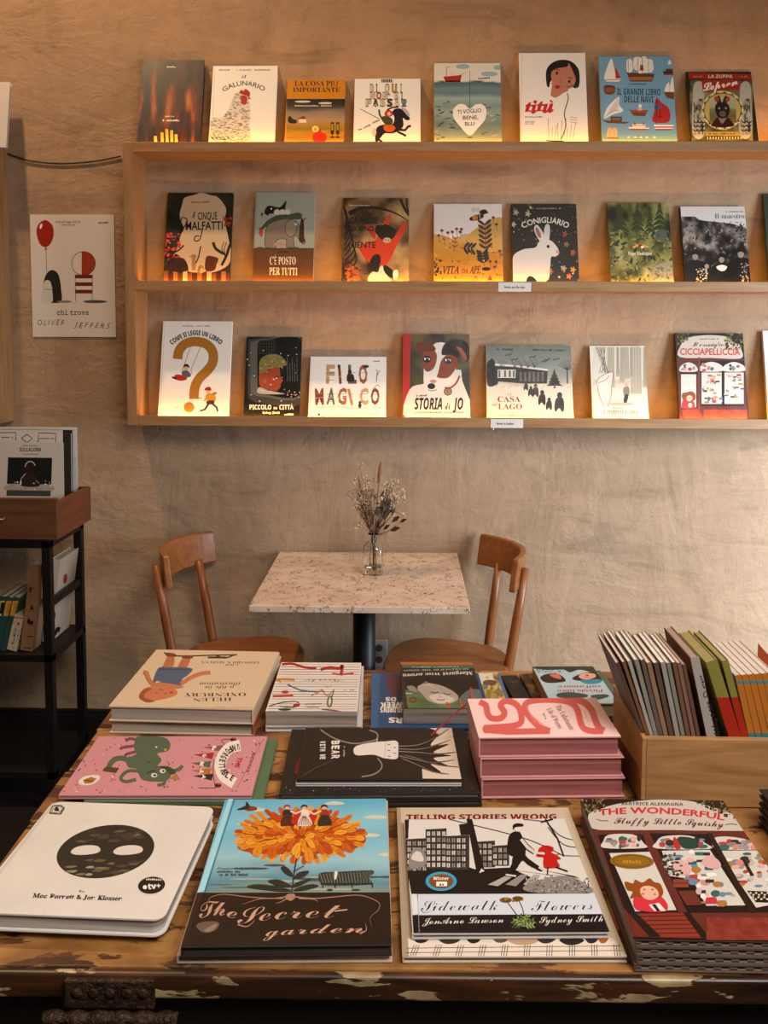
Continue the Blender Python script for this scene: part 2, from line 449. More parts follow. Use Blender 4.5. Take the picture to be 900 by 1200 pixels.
    def fin(s, parent):
        for nm, V, F, K in (('cover_print', s.V, s.F, s.K), ('lettering', s.TV, s.TF, s.TK)):
            if not F: continue
            me = bpy.data.meshes.new(nm); me.from_pydata(V, [], F); me.materials.append(INK)
            at = me.color_attributes.new('ink', 'FLOAT_COLOR', 'CORNER')
            idx = np.empty(len(me.loops), int); me.loops.foreach_get('vertex_index', idx)
            kk = np.ones((len(idx), 4), np.float32); kk[:, :3] = np.array(K, np.float32)[idx]
            at.data.foreach_set('color', kk.ravel()); me.update()
            o = bpy.data.objects.new(nm, me); COL.objects.link(o); o.parent = parent

# ------------------------------------------------------------------ books
def rrect(w, h, r, n=5):
    out = []
    for cx_, cy, a0 in ((w - r, r, -90), (w - r, h - r, 0), (r, h - r, 90), (r, r, 180)):
        out += [(cx_ + r * math.cos(math.radians(a0 + 90 * i / n)), cy + r * math.sin(math.radians(a0 + 90 * i / n))) for i in range(n + 1)]
    return out
def make_book(name, M, w, h, t, label, cover='e8ddd0', spine='L', kind='hard', page='d8cabb', page2='8d8175', art=None, group=None, spine_col=None,
              round_=0.0, pagemat=None, cat='book', bd=None):
    """root at the lower left back corner; local x right, y up the cover, z out of the cover"""
    root = empty(name, mat=M); tag(root, label, cat, group)
    b = bd or (.0024 if kind == 'hard' else .0007); ins = .0035 if kind == 'hard' else .0004
    bm = BM()
    if round_: prism(bm, rrect(w, h, round_), 0, b); prism(bm, rrect(w, h, round_), t - b, t)
    else: box(bm, 0, w, 0, h, 0, b); box(bm, 0, w, 0, h, t - b, t)
    cm = plain('cover_' + cover, cover, .4, 0, .05)
    cov = obj('cover', bm, cm, root, .0008 if kind == 'hard' else 0, False)
    bm = BM(); st = .0022 if kind == 'hard' else .0006
    if spine == 'L': box(bm, 0, st, 0, h, b, t - b)
    elif spine == 'R': box(bm, w - st, w, 0, h, b, t - b)
    elif spine == 'T': box(bm, 0, w, h - st, h, b, t - b)
    else: box(bm, 0, w, 0, st, b, t - b)
    obj('spine', bm, plain('cover_' + (spine_col or cover), spine_col or cover, .4, 0, .05), root)
    x0, x1, y0, y1 = ins, w - ins, ins, h - ins
    if spine == 'L': x0 = st
    if spine == 'R': x1 = w - st
    if spine == 'T': y1 = h - st
    if spine == 'B': y0 = st
    bm = BM()
    if round_: prism(bm, [(x0 + px_ * (x1 - x0) / w, y0 + py * (y1 - y0) / h) for px_, py in rrect(w, h, round_)], b, t - b)
    else: box(bm, x0, x1, y0, y1, b, t - b)
    obj('page_block', bm, pagemat or pages('pages_%s_%s' % (page, page2), page, page2), root)
    if art:
        R = M.to_3x3(); ex, ey, ez = [np.array(R.col[i]) for i in range(3)]
        A = Art(np.array(M.translation) + ez * t, ex, ey, w, h, t)
        art(A); A.fin(cov)
    return root
def frame4(o, ex, ey):
    ex = Vector(ex).normalized(); ey = Vector(ey); ey = (ey - ex * ey.dot(ex)).normalized(); ez = ex.cross(ey)
    return Matrix(((ex.x, ey.x, ez.x, o[0]), (ex.y, ey.y, ez.y, o[1]), (ex.z, ey.z, ez.z, o[2]), (0, 0, 0, 1)))
def flat_book(name, px, z0, t, label, **kw):
    """a book lying flat: px = corners of its upper face seen in the photograph (TL, TR, BR, BL)"""
    q = [onz(px[i], px[i + 1], z0 + t) for i in (0, 2, 4, 6)]
    ex = (q[1] - q[0]) + (q[2] - q[3]); ex /= np.linalg.norm(ex); ey = np.array([-ex[1], ex[0], 0])
    w = (np.linalg.norm(q[1] - q[0]) + np.linalg.norm(q[2] - q[3])) / 2; h = ((q[0] - q[3]) @ ey + (q[1] - q[2]) @ ey) / 2
    c = sum(q) / 4; o = c - ex * w / 2 - ey * h / 2; o[2] = z0
    return make_book(name, frame4(o, ex, ey), w, h, t, label, **kw)
# ------------------------------------------------------------------ the setting
WY, SY = 3.215, 3.065          # wall face, front of the wall shelves
bm = BM(); box(bm, -4.2, 4.2, WY, WY + .12, -.02, 3.6); tag(obj('wall_back', bm, PLASTER), kind='structure')
bm = BM(); box(bm, -4.2, 4.2, -1.5, WY + .12, -.08, 0); tag(obj('floor', bm, FLOORM), kind='structure')
bm = BM(); box(bm, -4.2, 4.2, WY - .018, WY + .01, 0, .125); box(bm, -4.2, 4.2, WY - .012, WY + .01, .125, .14)
tag(obj('baseboard_back', bm, BASEB, None, .003), kind='structure')

# ------------------------------------------------------------------ wall shelves
ROWZ = (2.198, 1.728, 1.259); LIPH, BT = .034, .02
def wall_shelf(xl, xr, label, panels):
    r = empty('wall_shelf', (xl, WY, ROWZ[2] - LIPH)); tag(r, label, 'shelf')
    z0 = -.0; H = ROWZ[0] - ROWZ[2] + LIPH
    for x in panels:
        bm = BM(); box(bm, x, x + .035, SY - WY, -.001, z0, H); obj('side_panel', bm, PINEZ, r, .0015)
    a, b = (.035 if 0 in panels else 0), xr - xl - (.035 if len(panels) and panels[-1] > 0 else 0)
    for z in ROWZ:
        zz = z - ROWZ[2]
        bm = BM(); box(bm, a, b, SY - WY + .018, -.001, zz, zz + BT); obj('shelf_board', bm, PINE, r, .001)
        bm = BM(); box(bm, a, b, SY - WY, SY - WY + .018, zz, zz + LIPH); obj('front_lip', bm, PINE, r, .0012)
        bm = BM(); box(bm, a + .01, b - .01, SY - WY + .034, SY - WY + .044, zz + BT, zz + BT + .002)
        obj('light_strip', bm, plain('strip_white', 'd8d0c0', .5), r)
        l = bpy.data.lights.new('strip_glow', 'AREA'); l.shape = 'RECTANGLE'; l.size = b - a - .04; l.size_y = .007
        l.color = (1.0, 0.45, 0.055); l.energy = LEDW * (b - a); l.spread = math.radians(170)
        o = bpy.data.objects.new('strip_glow', l); COL.objects.link(o); o.parent = r
        o.location = ((a + b) / 2, SY - WY + .039, zz + BT + .003); o.rotation_euler = (math.pi - .7, 0, 0)
    return r
LEDW = 2.7
XL = -.9678
wall_shelf(XL, 2.1, 'long pine wall shelf with three lit rows of picture books facing out', [0, 2.1 - XL - .035])
lx = -1.43
wall_shelf(lx - .9, lx, 'pine wall shelf cut off by the left edge, left of the balloon poster', [.9 - .035])
# small things on the shelf
def shelf_card(px, y, txt, label, row):
    p = ony(px, y, SY - .002); z = ROWZ[row] - .0
    w, h = .112, .031; M = frame4((p[0], SY - .0003, p[2] - h), (1, 0, 0), (0, 0, 1))
    r = empty('shelf_label_card', mat=M); tag(r, label, 'label', 'white cards on the shelf lips')
    bm = BM(); box(bm, 0, w, 0, h, 0, .0012); cd = obj('card', bm, plain('card_white', 'd9cfc4', .6, 0, .03), r, .0003)
    A = Art((p[0], SY - .0015, p[2] - h), (1, 0, 0), (0, 0, 1), w, h, .0012); A.c(px, y, 1)
    A.t(txt, 7, 6.6, 31 if row == 1 else 27, 6.8, 2.6, '2a2420', 'serif', .012)
    A.fin(cd)
shelf_card(584, 331, 'books are for sale', 'small white card reading books are for sale on the middle shelf lip', 1)
shelf_card(575, 491, 'books in Italian', 'small white card reading books in Italian on the bottom shelf lip', 2)
def hook(px, py, label):
    p = ony(px, py, SY + .03); r = empty('shelf_clip', (p[0], SY + .03, ROWZ[2] - LIPH)); tag(r, label, 'clip', 'clips under the shelf')
    m = plain('clip_metal', '8a8078', .35, .8)
    bm = BM(); box(bm, -.006, .006, -.006, .006, -.003, 0); obj('plate', bm, m, r)
    bm = BM(); tube(bm, [(0, 0, -.003), (0, 0, -.012), (.004, 0, -.018), (.009, 0, -.014)], .0022, 8); obj('pin', bm, m, r)
hook(578, 504, 'small metal clip under the shelf below the books in Italian card')
hook(184, 501, 'small metal clip under the lower left corner of the long shelf')

# ------------------------------------------------------------------ shelf books
def shelf_book(name, px, row, t, label, lead=None, group=None, **kw):
    zb = ROWZ[row] - LIPH + BT + .0005; yb = SY + .048
    hpx = (px[7] + px[5] - px[1] - px[3]) / 2 * 3.1 / 1041 + .014
    a = math.asin(min(.5, (WY - .004 - yb - t) / hpx)) if lead is None else lead
    ey = np.array([0, math.sin(a), math.cos(a)]); ex = np.array([1., 0, 0]); n = np.cross(ex, ey)
    o = np.array([0, yb, zb])
    L = []
    for i in (0, 2, 4, 6):
        d = ray(px[i], px[i + 1]); q = CO + d * (((o - CO) @ n) / (d @ n)) - o; L.append((q @ ex, q @ ey))
    x0 = (L[0][0] + L[3][0]) / 2; x1 = (L[1][0] + L[2][0]) / 2; h = (L[0][1] + L[1][1]) / 2
    ob = np.array([x0, yb, zb]) - n * t * 1.0
    lift = t * math.sin(a)   # rear lower edge rests on the board
    return make_book(name, frame4(ob + np.array([0, 0, max(0, zb - ob[2])]) * 0 + np.array([0, 0, 0]), ex, ey), x1 - x0, h, t, label, group=group or ROWG[row], **kw)
ROWG = ('picture books on the top shelf', 'picture books on the middle shelf', 'picture books on the bottom shelf')
WHT = 'ebe2d8'
# ---- top row
def a_flames(A):
    A.c(140, 50, .3111)
    def f(u, v):
        n = fbm(u, v, 9, 2.2, 3); m = fbm(u, v, 5, 1.2, 8); k = cramp(n * .9 + .12 * v, [(.3, '170b06'), (.48, '2c1509'), (.6, '521f0b'), (.7, '92400f'), (.82, 'c07a20'), (.95, 'd9a83c')])
        g = cramp(m, [(.3, '2a2410'), (.7, '4a3d14')]); w = np.clip((m - .5) * 4, 0, .7)[..., None] * (1 - v[..., None]); return k * (1 - w) + g * w
    A.g(f, None, 44, 60)
    for x, y, h in ((135, 352, 20), (160, 338, 34), (178, 326, 46), (196, 330, 42), (213, 345, 27)): A.l('e0ad2c', 11, x, y, x + 3, y + h + 30, sm=False)
    A.t('~~~~~~~', 178, 94, 212, 94, 6, 'e8d8b8'); A.t('~~~~~~~~~~', 172, 280, 206, 280, 5, 'e8d8b8'); A.t('~~~~~~~~~~', 155, 296, 226, 296, 7, 'efe2c4', 'sb')
def a_hen(A):
    A.c(140, 50, .3111); A.bg(WHT); A.l('cfc4b8', 2, 360, 86, 348, 372, sm=False)
    for x, w in ((374, 42), (436, 62), (508, 60)): A.t('~' * int(w / 4), x, 105, x + w, 105, 5, '33302e', 'sb')
    A.t('il', 460, 134, 478, 134, 12, '2d3a44', 'bit')
    A.t('GALLINARIO', 393, 186, 543, 184, 17, '4a1c1c', '', .012, mid=(468, 161))
    A.b('d9cdbd', 338, 372, 345, 292, 384, 282, 413, 245, 428, 205, 445, 186, 472, 186, 488, 212, 493, 262, 490, 318, 482, 372)
    R = random.Random(2)
    for i in range(420):
        y = R.uniform(192, 372); x = R.uniform(340, 488); xl = 430 - (y - 205) * .35 if y < 245 else (413 - (y - 245) * .75 if y < 284 else 342)
        if x < xl + 5 or (y < 215 and x > 470): continue
        w = 4.5; z = A.z; A.l('2a2624', 1.5, x - w, y - 1.5, x, y + 1.5, x + w, y - 1, sm=False); A.z = z + 3e-7
    for i in range(14): A.l('2c2826', 2, 342 + i * 5, 350 + i % 3 * 6, 352 + i * 5, 366, sm=False)
    A.b('a81d1c', 452, 190, 458, 178, 468, 182, 474, 174, 484, 180, 492, 190, 488, 206, 478, 200, 466, 196)
    A.b('b02321', 458, 200, 474, 200, 482, 214, 474, 234, 462, 230, 456, 214); A.p('c4452b', 484, 205, 499, 210, 484, 214); A.e('1a1414', 476, 205, 3, 3)
    A.r('1c1a1a', 338, 154, 346, 172)
def a_important(A):
    A.c(140, 50, .3111); A.bg('c9871c')
    A.t('LA COSA PIÙ', 660, 163, 822, 163, 19, '2b1a10', 'serif'); A.t('IMPORTANTE', 654, 186, 830, 186, 18, '2b1a10', 'serif')
    A.g(lambda u, v: cramp(v + .12 * (fbm(u, v, 3, 10, 4) - .5), [(0, '23221f'), (.13, '3a3630'), (.22, '565046'), (.3, '95806c'), (.48, 'ab8f70'), (.56, 'b0843a'), (.68, '8d7a24'), (.76, 'b5861f'), (.88, '96701a'), (1, 'b88820')]), (630, 212, 850, 380), 30, 40)
    for x, y, w in ((690, 222, 30), (775, 228, 26)): A.e('d0c6b8', x, y, w, 4)
    A.t('~~~~~~~~~~~~~~~~~~~~', 660, 240, 800, 240, 5, 'd8cfc0', 'sb')
    A.p('8b2a1c', 668, 288, 694, 276, 706, 288); A.r('d8ccb8', 676, 288, 704, 302); A.b('241c18', 634, 290, 642, 276, 654, 288, 668, 292, 664, 304, 640, 302)
    A.e('e2c98a', 738, 325, 13, 12); A.e('d8932a', 738, 326, 6, 6)
    A.b('c22b1a', 730, 344, 752, 336, 776, 344, 780, 362, 764, 380, 738, 380, 728, 362); A.l('3c2a14', 3, 752, 338, 756, 328, 760, 326, sm=False)
    for x in (796, 816): A.r('3a2e18', x, 300, x + 12, 345); A.r('a58a3a', x + 2, 306, x + 9, 330); A.l('2b2010', 2, x + 6, 345, x + 6, 356, sm=False); A.e('3a2e18', x + 6, 356, 9, 3)
def a_knight(A):
    A.c(390, 50, .3111); A.bg(WHT)
    for i in range(6): A.e('4b4440', 186 + i * 7, 142, 3, 5)
    A.l('4b4440', 3, 182, 148, 228, 148, sm=False)
    R = random.Random(4); cols = ['c2714a', '6f8a93', 'c89a4c', '5a4a42', 'a8584a', '8a9a6a']
    for wd, x0, x1, y, h in (('DI', 140, 176, 186, 28), ('QUI', 196, 272, 188, 30), ('NON', 140, 212, 212, 24), ('SI', 232, 272, 214, 26), ('PASSA!', 124, 284, 240, 26)):
        n = len(wd)
        for i, ch in enumerate(wd):
            a = x0 + (x1 - x0) * i / n; b = x0 + (x1 - x0) * (i + .82) / n
            if ch == 'I': a, b = (a + b) / 2 - 3, (a + b) / 2 + 3
            A.t(ch, a, y, b, y, h, '2a2422', 'sb', .05); A.t(ch, a + 1, y - 1.5, b - 1, y - 1.5, h - 3, R.choice(cols) if i % 2 else 'd8c3ae', 'sb')
    A.l('5b4b44', 2.5, 104, 250, 176, 288, sm=False)
    for a, b in ((98, 332), (150, 306)): A.t('~~~~~~~~~~', a, b, a + 46, b - 20, 7, '4a4040', 'it')
    A.b('2f2430', 160, 345, 168, 318, 196, 308, 226, 306, 232, 282, 224, 262, 238, 248, 262, 252, 284, 274, 290, 290, 276, 292, 264, 284, 266, 312, 250, 332, 222, 342, 196, 342, 182, 356, 170, 372, 160, 372)
    A.l('2f2430', 9, 250, 328, 272, 330, 284, 316, 294, 314, sm=False); A.l('2f2430', 8, 244, 336, 266, 346, 276, 352, sm=False); A.l('2f2430', 9, 176, 340, 168, 362, 186, 374, sm=False)
    A.b('d0bdb0', 160, 322, 150, 330, 148, 348, 156, 354, 164, 340); A.b('b8a8b0', 256, 244, 276, 250, 290, 272, 284, 278, 270, 262)
    A.b('c9642a', 190, 318, 204, 306, 222, 308, 236, 322, 222, 336, 200, 334); A.b('4b5230', 182, 284, 200, 276, 224, 288, 222, 308, 198, 308)
    A.b('c23a2a', 196, 262, 206, 254, 222, 258, 226, 272, 210, 280, 196, 274); A.l('3b2a22', 6, 204, 254, 224, 244, 248, 242, sm=False); A.e('e2b8a0', 212, 268, 7, 7); A.l('4b5230', 7, 186, 288, 176, 270, 174, 252, sm=False)
def a_sea(A):
    A.c(390, 50, .3111)
    A.g(lambda u, v: cramp(v + .05 * (fbm(u, v, 3, 16, 4) - .5) + .10 * (fbm(u, v, 12, 20, 9) - .5) * (v > .5), [(0, 'd9d2c4'), (.215, 'dcd5c8'), (.225, '4f646a'), (.3, '748a8d'), (.36, '6c8285'), (.42, '9dadaa'), (.5, '84978f'), (.6, '98a499'), (.72, '76877d'), (.84, '8f9a8c'), (1, 'a7a892')]), None, 40, 60)
    for x, y, w in ((490, 90, 26), (590, 118, 32), (624, 94, 18)): A.e('9fb0b2', x, y, w, 9)
    A.p('b5322a', 416, 128, 486, 122, 480, 148, 424, 148); A.p('3d1f1c', 424, 142, 482, 142, 480, 149, 424, 149); A.r('d6cab8', 440, 108, 458, 124); A.l('30282a', 2, 428, 126, 428, 92, 442, 92, sm=False)
    A.l('30282a', 1.6, 470, 126, 516, 106, 516, 245, sm=False); A.t('~~~~~~~', 540, 138, 592, 136, 7, '4a4240', 'sb')
    R = random.Random(9)
    for _ in range(46):
        x, y = R.uniform(385, 630), R.uniform(222, 366); A.e(R.choice(['5f7068', '46544e', 'b9b59c', '6f7d6a']), x, y, R.uniform(5, 15), R.uniform(1.5, 4), R.uniform(-.5, .5), 8)
    A.b('efe3da', 516, 350, 482, 318, 456, 284, 454, 252, 474, 232, 498, 234, 516, 250, 536, 234, 562, 232, 578, 252, 574, 288, 548, 320)
    A.t('TI VOGLIO', 470, 269, 560, 262, 15, '26313a', '', .014); A.t('BENE,', 490, 290, 548, 288, 14, '26313a', '', .014); A.t('BLU', 498, 313, 534, 312, 14, '26313a', '', .014)
def a_girl(A):
    A.c(640, 40, .2889); A.bg('eadfd5'); A.l('cfc2b6', 2, -98, 78, -102, 433, sm=False)
    A.b('1f1715', 2, 205, 0, 150, 22, 118, 60, 104, 100, 110, 128, 136, 136, 170, 132, 212, 108, 216, 60, 170, 20, 190, 12, 215)
    A.b('bd7d68', 18, 250, 24, 200, 20, 160, 40, 140, 84, 132, 92, 118, 108, 150, 120, 184, 108, 214, 88, 226, 94, 240, 60, 262, 28, 262)
    A.b('e6dfd3', 12, 250, 40, 258, 80, 234, 110, 240, 122, 300, 128, 370, 124, 432, -2, 432, 4, 360, 14, 300)
    A.e('1c1413', 44, 158, 5, 7); A.e('1c1413', 94, 192, 5, 6); A.b('a3211f', 34, 212, 50, 208, 58, 214, 46, 222); A.l('9a5a4a', 2.5, 60, 180, 58, 196, 64, 198, sm=False)
    A.l('1c1413', 3, 34, 146, 44, 142, 54, 146, sm=False); A.l('1c1413', 3, 88, 178, 98, 176, 106, 182, sm=False); A.e('c9806c', 30, 200, 9, 7)
    A.l('1f5a44', 4, 60, 430, 80, 372, 74, 320, 90, 262, 84, 240); A.l('1f5a44', 3, 80, 216, 110, 208, 134, 214, sm=False)
    for i in range(9): A.l('3d4a38', 1.6, 12 + i * 12, 428, 8 + i * 13 + (i % 3) * 4, 340 + (i * 37) % 46, sm=False)
    for y in (336, 346, 356): A.l('2c2b2a', 1.4, 96, y, 126, y + 4, sm=False)
    A.l('1c1413', 4, 0, 432, 70, 434, sm=False)
    A.t('titu', -86, 322, 32, 316, 50, 'c22420', 'bit', .03); A.l('c22420', 7, 16, 268, 26, 278, sm=False)
    A.t('~~~~~~~~~~', -86, 338, -14, 338, 5, '3a3430', 'sb'); A.t('~~~~~~', -86, 358, -46, 358, 4, '5a5450'); A.t('~~~~~~~~', -86, 366, -50, 366, 4, '5a5450')
def a_ships(A):
    A.c(690, 55, .2333); A.bg('7ba3ba')
    A.t('IL GRANDE LIBRO', 142, 240, 360, 243, 31, '22303c', 'sb'); A.t('DELLE NAVI', 178, 278, 324, 280, 31, '22303c', 'sb'); A.t('~~~~~~~~~~~~~~~', 198, 190, 288, 190, 8, '33424c', 'sb')
    W, B, Rd = 'e8e0d4', '7a4a28', 'b92f24'
    A.b(W, 112, 58, 86, 120, 80, 162, 132, 160, 126, 100); A.p(Rd, 132, 96, 162, 158, 134, 160); A.p(W, 76, 160, 164, 158, 152, 174, 88, 174); A.l(Rd, 3, 80, 166, 160, 164, sm=False)
    A.p('6b4325', 190, 128, 330, 136, 318, 174, 208, 174); A.r('a5702f', 206, 150, 318, 168)
    for x, y, rx, ry in ((205, 96, 14, 30), (246, 84, 20, 28), (266, 104, 22, 26), (300, 96, 22, 30), (278, 62, 12, 12)): A.b(W, x - rx, y - ry, x + rx * .8, y - ry, x + rx, y + ry * .8, x - rx * .9, y + ry)
    A.p('a5332c', 258, 90, 272, 90, 276, 118, 256, 118)
    for x in (198, 246, 268, 300): A.l('3a2c20', 2, x, 54, x, 140, sm=False)
    for i in range(5): A.l('b9aea0', 1.2, 196 + i * 28, 120, 230 + i * 24, 66, sm=False)
    A.b(B, 76, 198, 100, 192, 132, 200, 128, 232, 106, 240, 80, 232); A.l('3a2414', 4, 80, 198, 128, 198, sm=False); A.r('935d30', 84, 206, 126, 226)
    A.p('33312f', 372, 122, 428, 124, 424, 142, 378, 142); A.r(Rd, 380, 134, 424, 142); A.r('5f4632', 386, 110, 424, 124); A.b(W, 398, 86, 400, 70, 408, 66, 414, 86)
    A.b(W, 380, 226, 390, 190, 404, 180, 402, 228); A.b(W, 406, 226, 416, 160, 428, 160, 428, 226); A.p(B, 376, 226, 428, 226, 428, 264, 392, 256)
    A.b(W, 76, 360, 90, 310, 118, 276, 152, 250, 152, 290, 172, 322, 120, 340)
    for i in range(8): A.l('8a7a66', 1.4, 78 + i * 8, 358 - i * 6, 150, 254 + i * 10, sm=False)
    A.p(B, 66, 368, 204, 378, 186, 386, 92, 382); A.r('5a3a1e', 110, 350, 166, 374); A.r('8f6a3a', 116, 356, 160, 370)
    A.p(B, 200, 314, 240, 322, 296, 316, 282, 348, 226, 346); A.p('b2492a', 206, 316, 292, 318, 284, 330, 216, 330); A.e(W, 258, 296, 9, 9); A.r('c9b89c', 246, 304, 266, 320)
    A.b('b52d22', 342, 256, 366, 280, 404, 312, 402, 376, 322, 376, 330, 320, 330, 290); A.b('2d6a8c', 336, 290, 362, 298, 360, 310, 330, 312)
    A.ring('2a1a1a', 4, 358, 342, 12, 12, 0, 14, .2, 2.9); A.l('2a1a1a', 4, 356, 318, 358, 352, sm=False); A.l('3a2a20', 3, 342, 252, 338, 390, sm=False)
    A.p(W, 326, 390, 428, 392, 420, 412, 332, 412); A.p(Rd, 328, 400, 426, 400, 420, 406, 330, 406); A.p('7a2a20', 330, 412, 424, 412, 416, 418, 336, 418)
    A.p(W, 196, 402, 306, 406, 300, 412, 206, 412); A.p(Rd, 204, 411, 302, 412, 296, 418, 210, 418); A.r(W, 220, 388, 284, 404); A.r('c05a30', 226, 380, 236, 392); A.r('c05a30', 272, 378, 280, 392); A.r('d8a05a', 222, 394, 284, 398)
    for x in (104, 128): A.b('d9b48a', x - 14, 452, x - 8, 410, x + 2, 402, x + 14, 420, x + 12, 452); A.l('7a4a2a', 1.5, x, 400, x, 462, sm=False)
    A.p('a5612f', 92, 454, 152, 454, 144, 468, 98, 468)
    A.g(lambda u, v: cramp(v, [(0, '8fb2b4'), (.5, '6f9c94'), (1, 'b0a878')]), (60, 462, 428, 480), 10, 3)
    for x in (200, 232, 262, 292, 330): A.p(W, x, 448, x + 8, 458, x - 8, 458); A.l('8a6a4a', 2, x - 8, 460, x + 8, 460, sm=False)
def a_hare(A):
    A.c(690, 55, .2333); A.bg('2b2a20'); A.p('a5311f', 500, 130, 818, 136, 820, 164, 504, 160)
    A.g(lambda u, v: cramp(fbm(u, v, 8, 8, 2), [(.3, '4a4a36'), (.5, '6d6a4e'), (.7, '8d8766')]), (508, 166, 824, 470), 24, 24)
    for x0, x1 in ((522, 580), (758, 816)):
        A.b('b9b2a0', x0, 250, x0 + 6, 190, (x0 + x1) / 2, 172, x1 - 6, 190, x1, 250, x1, 440, x0, 440)
        A.g(lambda u, v: cramp(fbm(u, v, 5, 8, 5), [(.35, '3d4034'), (.5, 'a39c8a'), (.65, 'c2baa8')]), (x0 + 4, 260, x1 - 4, 440), 10, 20)
    for x in (534, 552, 570, 776, 800): A.sprig('23261c', x, 446, 70, -1.5, 3, 9)
    A.p('a5311f', 568, 168, 752, 168, 758, 216, 640, 218, 600, 228, 572, 226); A.t('LA ZUPPA', 600, 156, 722, 156, 16, 'd8c8a0', 'sb', .01)
    A.t('Lepron', 574, 222, 750, 190, 40, 'e9dfca', 'script', .018)
    for x in (548, 776): A.t('~~~~~~~~~~', x - 22, 152, x + 22, 152, 7, 'b8a070', 'serif')
    A.e('c9b784', 672, 318, 106, 98, 0, 36); A.e('2f2a1e', 672, 318, 96, 88, 0, 36); A.e('c0a866', 672, 318, 92, 84, 0, 36)
    A.g(lambda u, v: cramp(v + .1 * fbm(u, v, 5, 5, 3), [(0, 'b7b59c'), (.45, 'a8a080'), (.5, '84805a'), (.8, '6c6a40'), (1, '7f7440')]), (606, 256, 740, 380), 16, 16)
    for i in range(30): a = i * .2094; A.e('3a3222' if i % 2 else 'efe4c4', 672 + 99 * math.cos(a), 318 + 91 * math.sin(a), 4.5, 4.5, 0, 6)
    A.b('3f1d1c', 620, 400, 628, 372, 652, 352, 694, 352, 716, 372, 724, 400); A.b('8c7f70', 652, 352, 672, 348, 692, 354, 676, 382, 664, 382)
    A.b('2b2422', 634, 316, 638, 290, 656, 280, 688, 280, 704, 296, 708, 320, 698, 348, 674, 360, 648, 350); A.b('2b2422', 646, 288, 644, 262, 652, 242, 662, 262, 664, 286); A.b('2b2422', 672, 284, 678, 258, 690, 244, 696, 264, 690, 290)
    A.e('8a5a44', 652, 266, 3, 12); A.e('8a5a44', 688, 268, 3, 12, .2); A.e('c8b8a0', 655, 308, 5, 5); A.e('c8b8a0', 688, 308, 5, 5); A.e('100c0c', 655, 308, 3, 3); A.e('100c0c', 688, 308, 3, 3)
    A.b('6f5f54', 656, 330, 672, 322, 688, 330, 684, 348, 664, 348); A.l('1a1414', 2, 664, 338, 672, 334, 682, 338, sm=False); A.e('b04a30', 640, 262, 10, 14); A.e('b04a30', 700, 262, 9, 13)
    A.r('b89a4a', 588, 426, 760, 446); A.t('~~~~~~~~~~~~~~~~~~~~', 600, 440, 748, 440, 8, '5a3a1a', 'sb')
    for i in range(26): A.r('cfc09a' if i % 2 else '26241a', 586 + i * 7, 452, 593 + i * 7, 462)
B_ = 'book'
shelf_book('picture_book', [165, 70, 238.5, 71, 236, 165, 163, 165], 0, .018, 'dark picture book of orange flame streaks, leftmost on the top shelf', cover='2e1710', art=a_flames)
shelf_book('picture_book', [249.5, 77, 325, 77.5, 322, 165, 245, 165], 0, .014, 'white picture book with a speckled hen and red comb on the top shelf', cover=WHT, art=a_hen)
shelf_book('picture_book', [336, 91, 404, 90.5, 404, 165, 334.5, 165], 0, .012, 'ochre landscape picture book with a red apple on the top shelf', cover='b8811f', art=a_important)
shelf_book('picture_book', [416, 90, 493, 90, 492.5, 165, 414, 165], 0, .012, 'white picture book with a rider on a dark horse on the top shelf', cover=WHT, art=a_knight)
shelf_book('picture_book', [509, 74, 587.5, 74, 587, 165, 508.5, 165], 0, .012, 'picture book of grey sea with a white heart and red boat', cover='a8b0a8', art=a_sea)
shelf_book('picture_book', [610, 62, 688, 62, 687, 165, 608.5, 165], 0, .015, 'tall white picture book with a dark haired girl in white sweater', cover=WHT, art=a_girl)
shelf_book('picture_book', [704.5, 65, 790.5, 67, 790.5, 165, 703, 165], 0, .013, 'blue picture book covered in many sailing ships on the top shelf', cover='7ba3ba', art=a_ships)
shelf_book('picture_book', [805.5, 84, 882.5, 84.5, 886.5, 165, 809, 165], 0, .014, 'ornate red and olive book with a dark hare in a round frame', cover='26241b', art=a_hare)
